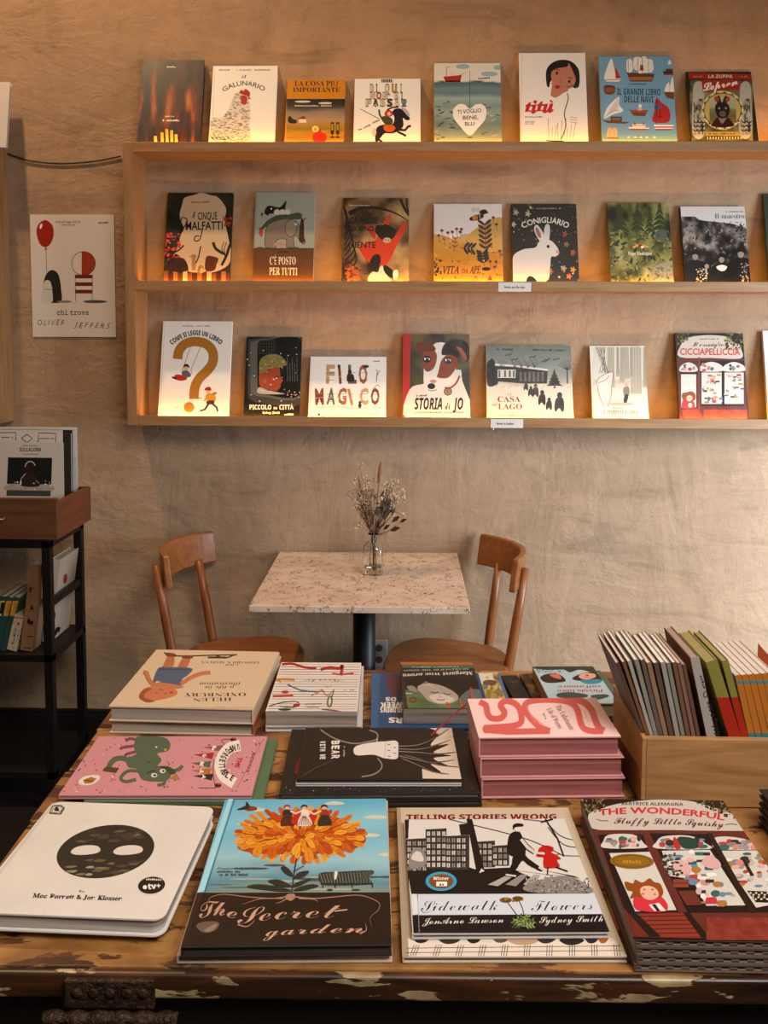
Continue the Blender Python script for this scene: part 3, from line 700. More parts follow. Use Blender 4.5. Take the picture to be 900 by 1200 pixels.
# ---- middle row
def a_woods(A):
    A.c(160, 210, .1444); A.g(lambda u, v: cramp(fbm(u, v, 7, 9, 6) + .1 * v, [(.3, '1b1c12'), (.5, '2a2a1a'), (.7, '3b3823')]), None, 24, 30)
    A.b('c6a987', 372, 200, 392, 150, 470, 126, 530, 110, 600, 130, 650, 140, 700, 190, 728, 250, 716, 330, 738, 440, 750, 500, 770, 600, 740, 700, 600, 760, 430, 750, 300, 650, 330, 560, 360, 450, 384, 400, 350, 300)
    A.t('~~~~~~~~~~~~~~~~~', 444, 192, 596, 190, 12, '3a2e26', 'sb')
    A.t('I', 452, 318, 480, 318, 62, '1e1d20', 'script', .01); A.t('CINQUE', 498, 330, 656, 326, 60, '1e1d20', '', .016); A.t('MALFATTI', 400, 412, 700, 408, 66, '1e1d20', '', .018)
    A.l('1e1d20', 9, 372, 410, 410, 350, 400, 318, 370, 312, 362, 340); A.l('1e1d20', 9, 534, 410, 520, 470, 500, 500, 470, 496, 478, 464, 510, 462)
    A.dots(46, ['c5392c', 'b02d24', 'd85a44'], (232, 440, 350, 650), 6, 15, 3); A.dots(16, ['b8352a'], (706, 290, 770, 380), 6, 13, 5)
    A.dots(26, ['1a1912'], (226, 480, 340, 640), 5, 12, 8)
    A.l('2a2420', 12, 300, 600, 350, 570, 384, 536); A.l('2a2420', 10, 470, 700, 500, 640, 512, 590, 522, 545); A.l('31341e', 24, 622, 512, 640, 560, 680, 590, 714, 606); A.l('2a1c14', 20, 690, 700, 730, 620, 756, 540, 770, 500)
    for x in (690, 712, 740): A.l('2a1c14', 6, 720, 630, x, 560, x + 20, 510, sm=False)
    A.b('3b2418', 250, 720, 270, 650, 330, 636, 390, 650, 420, 740, 330, 760); A.b('5f3420', 560, 740, 562, 640, 590, 622, 640, 632, 664, 646, 650, 690, 630, 740); A.b('9b7145', 496, 746, 506, 706, 530, 700, 548, 726, 540, 750); A.r('a07a50', 448, 610, 480, 740); A.l('8a633c', 8, 430, 628, 490, 626, sm=False)
    for i in range(14): c = ['7d4a30', '4b2a1c', '96603c', '5f3524', 'c79a74'][i % 5]; x = 220 + i * 39; A.p(c, x, 745 + (i * 13) % 22, x + 37, 742 + (i * 7) % 26, x + 36, 830, x, 830)
    A.dots(12, ['d9b060'], (510, 715, 545, 745), 4, 8, 2)
def a_elephant(A):
    A.c(140, 50, .3111); A.bg('9da090'); A.p('6a4527', 496, 775, 740, 775, 740, 910, 490, 910); A.l('7d8074', 2, 518, 566, 508, 775, sm=False)
    A.t("C'È POSTO", 566, 836, 664, 836, 30, 'ead9bd', 'serif', -.006); A.t('PER TUTTI', 564, 874, 670, 876, 28, 'ead9bd', 'serif', -.006); A.t('~~~~~~~~~~', 598, 790, 638, 790, 5, '2a1a10', 'sb')
    K = '2e2a26'
    A.ob('8b7a6a', K, 2, 552, 773, 549, 725, 560, 684, 598, 664, 640, 664, 668, 676, 682, 700, 690, 736, 700, 752, 690, 758, 676, 740, 668, 728, 656, 734, 657, 773, 630, 773, 627, 742, 592, 744, 588, 773)
    A.ob('96856f', K, 2, 624, 700, 630, 676, 652, 666, 666, 682, 664, 712, 648, 732, 630, 722)
    A.b('4a2c20', 684, 664, 694, 672, 696, 730, 700, 748, 680, 752, 676, 730); A.l('4a2c20', 3, 692, 672, 702, 660, sm=False)
    A.b('4b5340', 524, 722, 540, 690, 560, 668, 596, 650, 640, 646, 676, 640, 688, 652, 676, 666, 630, 664, 580, 676, 548, 696); A.l('4b5340', 4, 528, 720, 534, 700, 556, 676, sm=False)
    A.b('1d1b1a', 546, 640, 552, 622, 566, 614, 604, 620, 626, 596, 628, 606, 620, 636, 608, 644, 568, 644, 560, 652); A.e('e8e4da', 572, 626, 3, 3)
    for x in (592, 612, 632): A.b('c8c0b0', x - 10, 644, x - 8, 632, x + 6, 628, x + 12, 640, x + 6, 648)
    A.b('b33a2a', 526, 700, 536, 698, 540, 724, 530, 730); A.dots(8, ['2a2624'], (534, 640, 552, 660), 1.5, 3, 4); A.e('b08a72', 604, 760, 24, 9); A.e('efe8dc', 664, 684, 5, 5); A.e('111', 664, 684, 2.5, 2.5)
    for x in (530, 560, 646, 662): A.e('5f6a48', x, 772, 14, 3)
    A.l('262220', 2, 508, 775, 740, 775, sm=False)
def a_orange_child(A):
    A.c(390, 220, .2333)
    A.g(lambda u, v: cramp(fbm(u, v, 4, 5, 11) * .85 + .16 * u, [(.3, '3a2a1a'), (.42, '6a4e30'), (.55, '947247'), (.68, 'b08e5c'), (.8, 'c2a472')]), None, 34, 44)
    for i in range(9): A.l('241b14', 7, 46 + i * 6, 80 + i * 22, 70 + i * 6, 130 + i * 30, 60, 210 + i * 26)
    A.l('241b14', 22, 80, 130, 140, 104, 210, 100, 270, 112, 330, 136, 384, 170, taper=True); A.l('241b14', 14, 340, 56, 356, 96, 384, 140); A.l('2e231a', 9, 370, 52, 374, 100, 386, 130)
    A.b('c9441c', 130, 300, 160, 282, 214, 262, 240, 200, 276, 140, 294, 132, 290, 160, 266, 232, 300, 258, 350, 176, 372, 172, 360, 220, 322, 290, 276, 380, 230, 388, 186, 380, 150, 340)
    A.b('b23d1a', 160, 186, 190, 190, 214, 214, 214, 256, 196, 246, 176, 212); A.b('2a1c16', 212, 216, 222, 188, 250, 190, 262, 182, 292, 196, 316, 214, 306, 246, 286, 256, 250, 262, 228, 244); A.e('c4a58a', 272, 264, 20, 14); A.e('4a3a30', 264, 262, 3, 3); A.e('4a3a30', 280, 264, 3, 3)
    A.b('2b2120', 182, 392, 196, 350, 216, 334, 236, 340, 240, 376, 216, 410, 196, 410); A.b('2b2120', 252, 398, 268, 390, 304, 420, 302, 452, 282, 446, 258, 420); A.b('d9cbb0', 236, 400, 250, 392, 258, 420, 280, 450, 292, 468, 180, 468, 196, 424, 226, 424); A.b('e2d6c0', 304, 420, 326, 414, 326, 450, 306, 462)
    A.t('UN', 90, 132, 122, 132, 22, '1c1512', ''); A.t('GRANDE', 82, 180, 228, 180, 30, '1c1512', '', .02); A.t('GIORNO', 80, 218, 206, 218, 26, '1c1512', '', .02); A.t('DI', 84, 256, 102, 256, 26, '1c1512', '', .02); A.t('NIENTE', 80, 302, 216, 302, 30, '1c1512', '', .02)
    A.t('Beatrice Alemagna', 82, 92, 186, 92, 8, 'e0d2ba'); A.dots(30, ['a85a24', 'c07a34', '6a3a1c'], (66, 390, 120, 464), 5, 13, 4)
    for x, y in ((140, 420), (162, 434), (130, 414)): A.l('1c1512', 3, x - 8, y - 6, x, y, x + 12, y - 4, sm=False)
def a_bee(A):
    A.c(390, 220, .2333); A.bg('d9cfc6')
    A.g(lambda u, v: cramp(v * .7 + .35 * fbm(u, v, 7, 7, 13), [(.15, 'c0a06a'), (.35, 'b98a3a'), (.55, 'b5811f'), (.8, 'c58a1e'), (1, 'b87a18')]), (505, 232, 856, 475), 34, 26)
    A.b('d9cfc6', 506, 228, 560, 240, 610, 258, 650, 236, 690, 216, 760, 160, 820, 140, 860, 170, 860, 120, 760, 110, 600, 150, 506, 180)
    A.b('c09a52', 670, 262, 700, 220, 760, 180, 812, 152, 856, 164, 856, 300, 760, 320)
    A.e('1f1b1a', 722, 150, 38, 14, -.25); A.e('c0822a', 712, 152, 10, 12, -.25)
    for x in (702, 722, 736): A.l('c0822a', 6, x, 142 - (x - 702) * .2, x + 5, 164 - (x - 702) * .25, sm=False)
    A.e('1f1b1a', 756, 122, 20, 13, -.2); A.e('c3bcb4', 708, 112, 12, 13); A.e('c3bcb4', 730, 110, 9, 15); A.p('1f1b1a', 772, 118, 786, 126, 770, 130)
    for x, y in ((532, 240), (548, 215), (578, 226), (600, 222), (622, 207), (646, 208), (640, 222), (560, 256), (806, 150), (784, 170), (822, 184), (838, 318), (790, 370), (820, 372), (812, 398)): A.l('5a3a24', 2, x, y, x + 3, y + 36, sm=False); A.e('7a2f2a', x, y, 8, 7)
    A.sprig('5f3522', 770, 330, 150, -1.62, 6, 22, 4); A.sprig('30302a', 640, 300, 60, .1, 3, 20, 3); A.sprig('2e2a26', 760, 390, 60, -1.7, 4, 20, 3); A.sprig('a5392c', 610, 320, 70, -1.5, 3, 10, 3)
    A.dots(60, ['8c3a2a', '5f4a24', 'd9a950', '3a3226', 'caa05a'], (508, 240, 852, 460), 2, 5, 3)
    A.dots(24, ['2f2a24'], (508, 340, 550, 440), 2, 7, 6); A.t('VITA', 554, 432, 634, 430, 36, '4a2a16', 'it', .02); A.t('DA', 646, 430, 678, 430, 22, '6a3c1c', 'it', .012); A.t('APE', 686, 430, 744, 430, 36, '4a2a16', 'it', .02); A.e('2a1c1a', 770, 408, 22, 9); A.p('b5261c', 778, 464, 790, 440, 802, 464)
def a_rabbit(A):
    A.c(390, 50, .3111); A.bg('26241f')
    A.dots(80, ['6a6a52', '8a4a38', '55604a', 'b0a88c', '9a5c40', '3f4a3a'], (680, 610, 930, 895), 2, 5.5, 12)
    for x, y, c in ((735, 645, 'b8ac84'), (690, 640, 'a5a08a'), (680, 685, 'b8ac9a'), (875, 720, 'a04a38'), (905, 790, '9a5a38'), (880, 760, '8a6a44'), (870, 850, '9a9a7a'), (820, 862, 'a85f38'), (905, 855, 'c08a3c'), (890, 880, 'b06a30')):
        for k in range(5): a = k * 1.257; A.e(c, x + 6 * math.cos(a), y + 6 * math.sin(a), 6, 3, a, 8)
    A.t('CONIGLIARIO', 716, 700, 884, 700, 21, 'e2d9c8', '', .012, mid=(802, 678)); A.t('~~~~~~~~~~~~~~', 740, 626, 860, 626, 4, 'a8a090', 'sb')
    A.b('c9c3bd', 672, 900, 676, 830, 684, 798, 720, 778, 762, 772, 776, 752, 792, 740, 822, 746, 846, 772, 852, 794, 838, 806, 822, 808, 818, 850, 800, 900)
    A.b('c9c3bd', 782, 750, 760, 712, 760, 692, 772, 688, 792, 716, 800, 742); A.b('c9c3bd', 798, 744, 796, 706, 804, 684, 816, 688, 818, 716, 812, 750); A.e('a06a58', 774, 716, 7, 22, -.4); A.e('1a1512', 811, 768, 6, 6); A.e('b58878', 846, 788, 5, 7); A.b('1a1815', 730, 900, 738, 880, 756, 884, 768, 900)
def a_mountain(A):
    A.c(640, 40, .2889)
    A.g(lambda u, v: cramp(fbm(u, v, 5, 6, 21, 5) * .9 + .10 * v + .06 * u, [(.28, '1e2412'), (.42, '3d421f'), (.52, '5f6030'), (.64, '83814a'), (.8, 'a9a570')]), None, 44, 56)
    for x, y, k in ((300, 690, 1), (370, 690, .9), (460, 690, 1.1), (420, 700, .7)):
        for i in range(5): A.b('394324', x - 8 * k - i * 7 * k, y + 22 * i + 24, x, y + 22 * i - 6, x + 8 * k + i * 7 * k, y + 22 * i + 24, x, y + 22 * i + 14)
    A.b('5b604e', 440, 810, 460, 792, 492, 800, 506, 830, 480, 846, 450, 836); A.b('8d8a72', 425, 985, 440, 945, 480, 925, 508, 930, 512, 1006, 440, 1010)
    A.dots(160, ['4a4d26', '2c3216', '8b8850', '6f6e3a'], (262, 800, 506, 1000), 2, 6, 4, 2.5, inside=lambda x, y: not (x > 425 and y > 930))
    A.dots(50, ['9d9a84', '77745e', '5e5d4a'], (436, 940, 508, 1000), 2, 6, 7)
    A.l('c89a3a', 9, 352, 866, 372, 856, 384, 854, 400, 860, 416, 864); A.e('8a3a24', 382, 858, 9, 8); A.e('e8dcc0', 390, 864, 6, 5); A.t('Papa Montagna', 333, 896, 428, 896, 15, 'e6dcc4', 'serif', -.005)
def a_crowd(A):
    A.c(640, 40, .2889); A.bg('d3ccc6')
    A.g(lambda u, v: cramp(fbm(u, v, 10, 9, 31, 5), [(.38, '1c1816'), (.5, '3c3632'), (.6, '6a625b'), (.75, '9c938a')]), (546, 740, 822, 1010), 40, 40)
    A.b('d3ccc6', 546, 690, 830, 690, 830, 786, 760, 770, 690, 762, 620, 752, 590, 724, 546, 724)
    A.dots(120, ['4a423c', '7b736a', '2a2522', '958c82'], (560, 760, 816, 900), 3, 9, 5, .5)
    for x, y, k in ((605, 900, 1.2), (712, 912, 1.1), (790, 890, 1.3), (652, 940, .9)):
        A.b('15110f', x - 44 * k, 1010, x - 40 * k, y + 40, x - 16 * k, y + 18, x + 16 * k, y + 18, x + 42 * k, y + 40, x + 44 * k, 1010); A.e('8f857b', x, y, 10 * k, 14 * k); A.b('1a1512', x - 14 * k, y - 2, x - 12 * k, y - 18 * k, x, y - 23 * k, x + 13 * k, y - 17 * k, x + 14 * k, y, x, y - 8)
    A.dots(50, ['a8a094', '6e655b', 'b8aea4'], (610, 950, 655, 1005), 2, 5, 9, .7); A.b('d6cdc2', 690, 944, 712, 936, 734, 944, 722, 960, 702, 958); A.dots(26, ['9a9084', '7a7268'], (786, 930, 820, 1005), 2, 5, 2)
    A.t('Il maestro', 684, 748, 804, 748, 20, '26211f', 'serif', -.012); A.t('~~~~~~~~~~~~~~~~', 728, 722, 800, 722, 5, '4a443f', 'sb'); A.t('~~~~~~~', 762, 766, 798, 766, 6, '4a443f', 'it')
shelf_book('picture_book', [196, 226, 273, 226, 269.5, 329, 192, 329], 1, .015, 'dark woods picture book with a beige clearing and red berries', cover='2c2a1c', art=a_woods)
shelf_book('picture_book', [298.5, 225.5, 369.5, 225.5, 367, 329, 297, 329], 1, .013, 'grey and brown picture book with an elephant carrying animals', cover='9da090', art=a_elephant)
shelf_book('picture_book', [402.5, 232, 480, 232, 478.5, 329.5, 400, 329.5], 1, .013, 'brown picture book with a child in bright orange', cover='4a3826', art=a_orange_child)
shelf_book('picture_book', [510, 239, 589, 239, 588.5, 330, 507, 330], 1, .015, 'golden meadow picture book with a large bee', cover='d9cfc6', art=a_bee)
shelf_book('picture_book', [600, 239, 676.5, 239, 677.5, 330, 600.5, 330], 1, .015, 'black flowered picture book with a white rabbit', cover='26241f', art=a_rabbit)
shelf_book('picture_book', [713, 238, 786, 237, 787, 331, 714, 331], 1, .014, 'green mossy forest picture book on the middle shelf', cover='4b4f28', art=a_mountain)
shelf_book('picture_book', [802, 242, 876, 242, 876, 331, 798.5, 331], 1, .018, 'black and white novel with a crowd below a hillside', cover='1e1a18', art=a_crowd)
shelf_book('picture_book', [898, 227, 972, 227, 974, 331, 898, 331], 1, .015, 'dark green book cut off by the right edge on the middle shelf', cover='2f3a2a')
# ---- bottom row
def a_question(A):
    A.c(140, 310, .3111); A.bg(WHT); A.l('d3c8bc', 2, 172, 212, 152, 565, sm=False)
    A.t('~~~~~~~~~~~', 238, 233, 280, 233, 4, '44505a', 'sb'); A.t('~~~~~~~~~~~~~~', 290, 233, 342, 233, 4, '6a4a3a', 'sb')
    A.t('COME SI LEGGE UN LIBRO', 198, 303, 380, 302, 17, '2a2220', 'sb', .02, mid=(288, 266))
    A.l('b07a2e', 36, 219, 356, 224, 326, 246, 300, 282, 290, 324, 298, 350, 326, 352, 366, 332, 398, 300, 430, 284, 464, 280, 506); A.e('b07a2e', 262, 538, 20, 20); A.l('b07a2e', 3, 264, 506, 310, 502, sm=False)
    A.l('5a4a40', 1.6, 268, 310, 236, 400, sm=False); A.l('5a4a40', 1.6, 306, 308, 268, 400, sm=False)
    A.e('e0b090', 250, 392, 8, 9); A.b('4a2420', 240, 388, 246, 376, 258, 376, 264, 390, 252, 384); A.b('5b6a70', 236, 402, 262, 402, 268, 422, 240, 424); A.b('b23327', 214, 414, 246, 420, 254, 432, 232, 438, 206, 430); A.l('3a2a28', 7, 214, 430, 198, 424, sm=False); A.l('e0b090', 5, 262, 404, 272, 414, 270, 396, sm=False)
    A.e('e0b090', 334, 478, 9, 9); A.b('a83a2a', 320, 472, 328, 462, 342, 462, 346, 474, 330, 474); A.b('c9962a', 326, 490, 356, 488, 362, 512, 332, 516); A.b('5a3a30', 330, 514, 356, 512, 354, 526, 330, 526)
    A.l('3a4a5a', 8, 336, 524, 322, 546, 302, 552, sm=False); A.l('3a4a5a', 8, 350, 524, 366, 538, 370, 554, sm=False); A.l('c9962a', 6, 330, 496, 320, 514, sm=False); A.e('b07a2e', 358, 486, 10, 5, -.3); A.e('c9b8a8', 335, 558, 40, 3); A.t('~~~~~~~~~~~', 206, 540, 238, 540, 4, '7a6a5a', 'sb')
def a_tram(A):
    A.c(140, 310, .3111); A.bg('201e1b')
    A.b('4a4740', 486, 300, 500, 282, 560, 274, 684, 274, 684, 520, 540, 522, 500, 512, 484, 480); A.b('68645c', 494, 310, 506, 290, 560, 280, 684, 280, 684, 496, 540, 498, 506, 488, 494, 470)
    A.b('161513', 520, 320, 526, 290, 560, 284, 684, 282, 684, 488, 550, 490, 526, 480, 520, 450)
    for i in range(7): A.l('4f4c44', 1.6, 528 + i * 9, 282, 528 + i * 9, 340, sm=False)
    for i in range(5): A.l('4f4c44', 1.4, 526, 286 + i * 12, 590, 286 + i * 12, sm=False)
    for i in range(5): A.l('6a665c', 2.4, 632 + i * 9, 350 + i % 2 * 20, 634 + i * 9, 440, sm=False)
    A.b('a5502f', 528, 408, 560, 398, 600, 384, 606, 420, 616, 436, 608, 448, 606, 462, 590, 476, 562, 472, 530, 458); A.b('8c8046', 526, 400, 530, 360, 558, 340, 598, 340, 624, 360, 628, 380, 600, 384, 560, 396, 530, 412)
    A.dots(30, ['5a5228', 'a89a5c'], (532, 350, 618, 396), 2, 4, 2); A.l('1a1210', 2.4, 588, 420, 604, 424, sm=False); A.b('b8b0a0', 526, 462, 560, 474, 600, 482, 620, 488, 526, 486); A.e('b0623c', 548, 440, 7, 9); A.dots(30, ['d9d2c6'], (478, 276, 682, 520), 1.5, 3, 6)
    A.t('PICCOLO', 490, 546, 572, 546, 17, 'e8e0d2', 'sb', .012); A.t('IN', 580, 546, 594, 546, 9, 'e8e0d2', 'sb'); A.t('CITTÀ', 602, 546, 656, 546, 17, 'e8e0d2', 'sb', .012); A.t('Sydney Smith', 538, 562, 604, 562, 9, 'e8e0d2', 'bit'); A.t('~~~~~~~~', 622, 568, 656, 568, 7, 'e8e0d2', 'sb')
    A.dots(9, ['c23a2c', 'c9c0b0'], (620, 480, 680, 492), 2, 3, 3)
def a_thread(A):
    A.c(400, 310, .3111); A.bg(WHT); A.l('cfc4b8', 2, -114, 350, -118, 574, sm=False)
    R = random.Random(3); pal = ['a5653c', '8a4a34', 'b78a5a', '6a6a5a', 'c09a72']
    for wd, x0, x1, y, h in (('FILO', -58, 108, 446, 66), ('MAGICO', -98, 152, 526, 58)):
        n = len(wd)
        for i, ch in enumerate(wd):
            a = x0 + (x1 - x0) * i / n; b = x0 + (x1 - x0) * (i + .78) / n
            if ch == 'I': a, b = a + 8, a + 18
            A.t(ch, a, y + R.uniform(-2, 3), b, y, h, pal[(i * 2 + len(wd)) % 5], '', .035)
            for k in range(3): A.l('e4d2bc' if k % 2 else '6a3a28', 1.3, a, y - 8 - k * 14, b, y - 12 - k * 14, sm=False)
    A.e('3a2e28', 32, 404, 7, 9); A.b('34302e', 24, 412, 44, 414, 48, 438, 22, 440); A.l('3a3430', 2.4, 132, 442, 136, 400, 128, 396, sm=False); A.l('3a3430', 2, 135, 418, 146, 398, sm=False)
    A.e('4a3a30', 70, 520, 5, 6); A.b('2e4a40', 64, 526, 76, 526, 74, 540, 66, 540); A.l('8a5a44', 2, 118, 470, 136, 452, 146, 462, sm=False); A.l('b58a70', 2, -100, 540, -20, 536, 60, 542, 150, 538); A.e('3a3430', -10, 384, 4, 8); A.e('3a3430', 92, 384, 12, 6)
    A.r('1e1a1a', -88, 560, -80, 570); A.t('MAC BARNETT', -52, 568, 14, 568, 9, '5a4a40', 'serif'); A.t('ILLUSTRAZIONI DI JON KLASSEN', 22, 568, 140, 568, 7, '6a5a50', 'sb'); A.t('~~~~~', 120, 366, 152, 366, 5, '3a3430', 'sb')
def a_dog(A):
    A.c(460, 380, .2556)
    A.g(lambda u, v: cramp(fbm(u, v, 4, 4, 41), [(.35, '2e2a1c'), (.5, '4a4228'), (.65, '6c5e34')]), None, 20, 24)
    A.p('b5271c', 40, 44, 84, 44, 76, 440, 36, 440)
    A.b('dbcfc0', 78, 300, 160, 268, 300, 208, 320, 260, 356, 440, 70, 440); A.b('dfd5c8', 148, 300, 142, 240, 152, 140, 180, 104, 200, 86, 240, 86, 276, 120, 292, 200, 270, 260, 240, 290, 214, 310, 180, 320, 156, 314)
    A.b('8d4424', 138, 150, 150, 120, 190, 120, 204, 150, 190, 200, 160, 218, 144, 200); A.b('8d4424', 210, 220, 222, 170, 250, 140, 290, 150, 296, 190, 262, 240, 232, 248, 204, 242); A.b('6f3018', 108, 90, 140, 80, 186, 96, 196, 120, 150, 126, 130, 138, 112, 122)
    A.b('1f1512', 226, 140, 232, 100, 262, 74, 310, 70, 346, 90, 352, 150, 336, 170, 318, 120, 300, 150, 262, 140); A.b('a05a34', 292, 104, 318, 112, 340, 150, 336, 166, 316, 140)
    for x, y in ((158, 160), (254, 165)): A.e('171210', x, y, 19, 16); A.e('e2dccf', x - 9, y - 1, 4, 6); A.e('e2dccf', x + 11, y, 3, 5); A.e('f2ece0', x + 3, y - 5, 2.5, 2.5)
    A.e('171212', 178, 284, 18, 14); A.e('c68a78', 186, 262, 16, 8); A.l('3a2a24', 3, 162, 300, 178, 306, 204, 300, sm=False); A.l('962a28', 8, 308, 236, 290, 272, 262, 292, 240, 290); A.ring('6a4420', 6, 254, 308, 16, 16); A.e('9a7040', 254, 308, 12, 12)
    A.t('STORIA', 100, 390, 228, 390, 50, '1c1614', 'sbi', .015); A.t('di', 240, 390, 264, 390, 36, '1c1614', 'script', .02); A.t('JO', 276, 390, 324, 390, 50, '1c1614', 'sbi', .015); A.t('~~~~~~~~~', 104, 332, 158, 330, 9, '2a2220', 'sb'); A.t('~~~~~~~~~~~~~~~~~~~~~~~~~~~~~~~~~~~~~~~~~', 100, 408, 326, 408, 9, '4a3a34', 'sb')
def a_snow(A):
    A.c(460, 380, .2556)
    A.g(lambda u, v: cramp(v + .09 * (fbm(u, v, 6, 6, 51) - .5), [(0, '6f7468'), (.25, '85877a'), (.42, '9a9888'), (.5, 'b3ac9c'), (.56, 'd4c8b4'), (1, 'd8cab4')]), None, 30, 30)
    A.b('1d1a18', 436, 280, 432, 190, 444, 165, 462, 160, 476, 200, 484, 260, 476, 278); A.p('2b2724', 474, 186, 568, 190, 712, 208, 708, 272, 600, 272, 480, 262)
    A.p('d6cdc0', 470, 180, 570, 188, 714, 206, 712, 214, 566, 196, 470, 190); A.r('d0c7b6', 482, 208, 564, 246)
    for x in (486, 512, 534, 552): A.r('5a5650', x, 212, x + 8, 242)
    for i in range(6): A.r('6a625a', 582 + i * 20, 218, 594 + i * 20, 262)
    for x0 in (500, 560, 590, 620, 650): 
        for k in range(6): A.l('3a352f', 1.5, x0, 200, x0 - 20 + k * 9, 158 + (k * 7) % 18, sm=False)
    for k in range(9): a = -2.6 + k * .28; A.l('34302b', 2.2, 800, 210, 800 + 48 * math.cos(a), 210 + 48 * math.sin(a), sm=False)
    A.l('34302b', 6, 802, 272, 800, 200, sm=False)
    for i in range(5): A.p('1f1d1a', 742 - 8 - i * 7, 226 + i * 14, 742, 204 + i * 12, 742 + 8 + i * 7, 226 + i * 14)
    A.r('1f1d1a', 738, 284, 748, 294)
    for x, y in ((530, 140), (560, 160), (640, 150), (694, 170), (706, 162), (750, 160)): A.l('24211e', 4, x - 14, y + 4, x, y - 2, x + 2, y + 4, x + 16, y - 6, sm=False)
    for x, y, k in ((612, 268, .7), (634, 290, .8), (656, 282, 1), (686, 312, 1.15), (718, 345, .95), (766, 325, 1.5)): A.e('26221f', x, y, 8 * k, 9 * k); A.b('26221f', x - 10 * k, y + 10 * k, x + 10 * k, y + 9 * k, x + 14 * k, y + 42 * k, x + 8 * k, y + 52 * k, x - 2 * k, y + 40 * k, x - 12 * k, y + 52 * k, x - 16 * k, y + 36 * k)
    for i in range(12): A.l('a89d8c', 2, 470 + i * 30, 286 + (i * 5) % 12, 486 + i * 30, 278 + (i * 3) % 9, sm=False)
    A.t('LA', 526, 326, 544, 326, 10, '8a2a24', 'it'); A.t('CASA', 482, 356, 586, 356, 25, '8a2a24', 'serif'); A.t('sul', 456, 374, 480, 374, 14, '8a2a24', 'it'); A.t('LAGO', 484, 390, 594, 390, 25, '8a2a24', 'serif')
    A.t('~~~~~~~~~~~~~~', 460, 118, 552, 120, 9, '23201c', 'bit'); A.t('~~~~~~~~~~~~~~~~~~~~~~~~~~~~~~~', 642, 120, 790, 124, 8, '23201c', 'bit'); A.t('~~~~~~~~~~~~~~~~~~~~~~~~~~~~~~~~~~~~~~~~~~', 484, 420, 664, 420, 6, '6a5a48', 'it')
def a_trees(A):
    A.c(640, 310, .2889); A.bg('dcd0c0'); A.l('cbbfae', 3, 186, 334, 196, 626, sm=False)
    A.g(lambda u, v: cramp(v + .1 * fbm(u, v, 6, 3, 61), [(0, 'cabfac'), (.6, 'd6cbb9'), (.65, 'bfae96'), (.75, 'd2c4b0'), (1, 'ddd0be')]), (190, 336, 408, 566), 20, 20)
    for x, w, y in ((262, 26, 500), (308, 14, 480), (325, 18, 465), (365, 38, 525), (290, 8, 455), (400, 10, 500), (345, 8, 460)):
        A.p('b3a692', x - w / 2, 334, x + w / 2, 334, x + w / 2 + 4, y, x - w / 2 - 4, y)
        for k in range(4): A.l('8c7f6c', 1.4, x - w / 2 + k * w / 3.2, 336, x - w / 2 + k * w / 3.2 + 2, y - 8, sm=False)
    for i in range(9): A.l('5f5548', 2, 200 + i * 5, 334, 225 + (i * 13) % 20, 400 + (i * 17) % 30, 216 + i * 6, 440, sm=False)
    A.b('d9cdc0', 206, 470, 226, 452, 262, 436, 272, 440, 266, 490, 262, 540, 250, 576, 236, 572, 222, 530, 208, 500); A.l('9a6a48', 2.6, 206, 470, 226, 452, 262, 436, 272, 442, 266, 490, 262, 540, 248, 578); A.l('9a6a48', 2.2, 206, 470, 212, 520, 228, 560, 240, 578); A.l('6a5a4a', 2, 212, 480, 240, 470, 256, 450, sm=False)
    A.e('c0a890', 326, 488, 8, 9); A.b('8a7d70', 314, 500, 336, 498, 336, 530, 316, 530); A.b('3a342e', 318, 530, 334, 530, 324, 568, 314, 568); A.e('b7a68e', 300, 566, 60, 6)
    A.t("L'OMINO E DIO", 232, 606, 370, 607, 16, '2a1c14', 'serif', .004); A.t('~~~~~~~~~~~~~~', 268, 584, 314, 584, 5, '5a4c40', 'bit'); A.t('~~', 292, 620, 310, 620, 4, '6a5c50')
def a_facade(A):
    A.c(780, 380, .1333); A.bg('2a1812')
    A.p('5f2a1c', 100, 290, 700, 300, 715, 840, 104, 840); A.r('221512', 300, 320, 690, 720)
    A.b('c2b3a0', 124, 288, 130, 190, 180, 130, 260, 104, 400, 96, 540, 110, 580, 150, 640, 170, 664, 220, 660, 300, 400, 296)
    A.dots(90, ['3a3520', '6a5f38', '2a2818', '857a4c'], (520, 80, 690, 220), 5, 12, 3); A.dots(60, ['3a3520', '6a5f38', '2a2818', '857a4c'], (108, 76, 200, 180), 5, 12, 4, inside=lambda x, y: x + y < 330)
    A.t('Il meraviglioso', 240, 196, 540, 194, 42, '241a18', 'script', .012); A.t('~~~~~~~~~~~~~~~~~', 300, 134, 466, 132, 10, '3a2c26', 'sb'); A.t('CICCIAPELLICCIA', 126, 268, 654, 270, 56, 'bd2434', '', .02)
    shop(A, ((130, 272, 335, 415, 440, 730), (310, 496, 330, 412, 424, 700), (512, 690, 332, 412, 424, 700)), 0)
    A.r('221512', 128, 420, 280, 436); A.p('9a4522', 140, 750, 290, 745, 330, 840, 170, 840)
    for i in range(5): A.l('5f2414', 3, 150 + i * 8, 760 + i * 17, 300 + i * 8, 756 + i * 17, sm=False)
    A.g(lambda u, v: cramp(fbm(u, v, 8, 4, 71), [(.3, '84371c'), (.7, 'a34a24')]), (335, 750, 716, 845), 14, 5); A.r('7a3a2a', 286, 290, 304, 840)
    girl(A, 208, 650, 1.0)
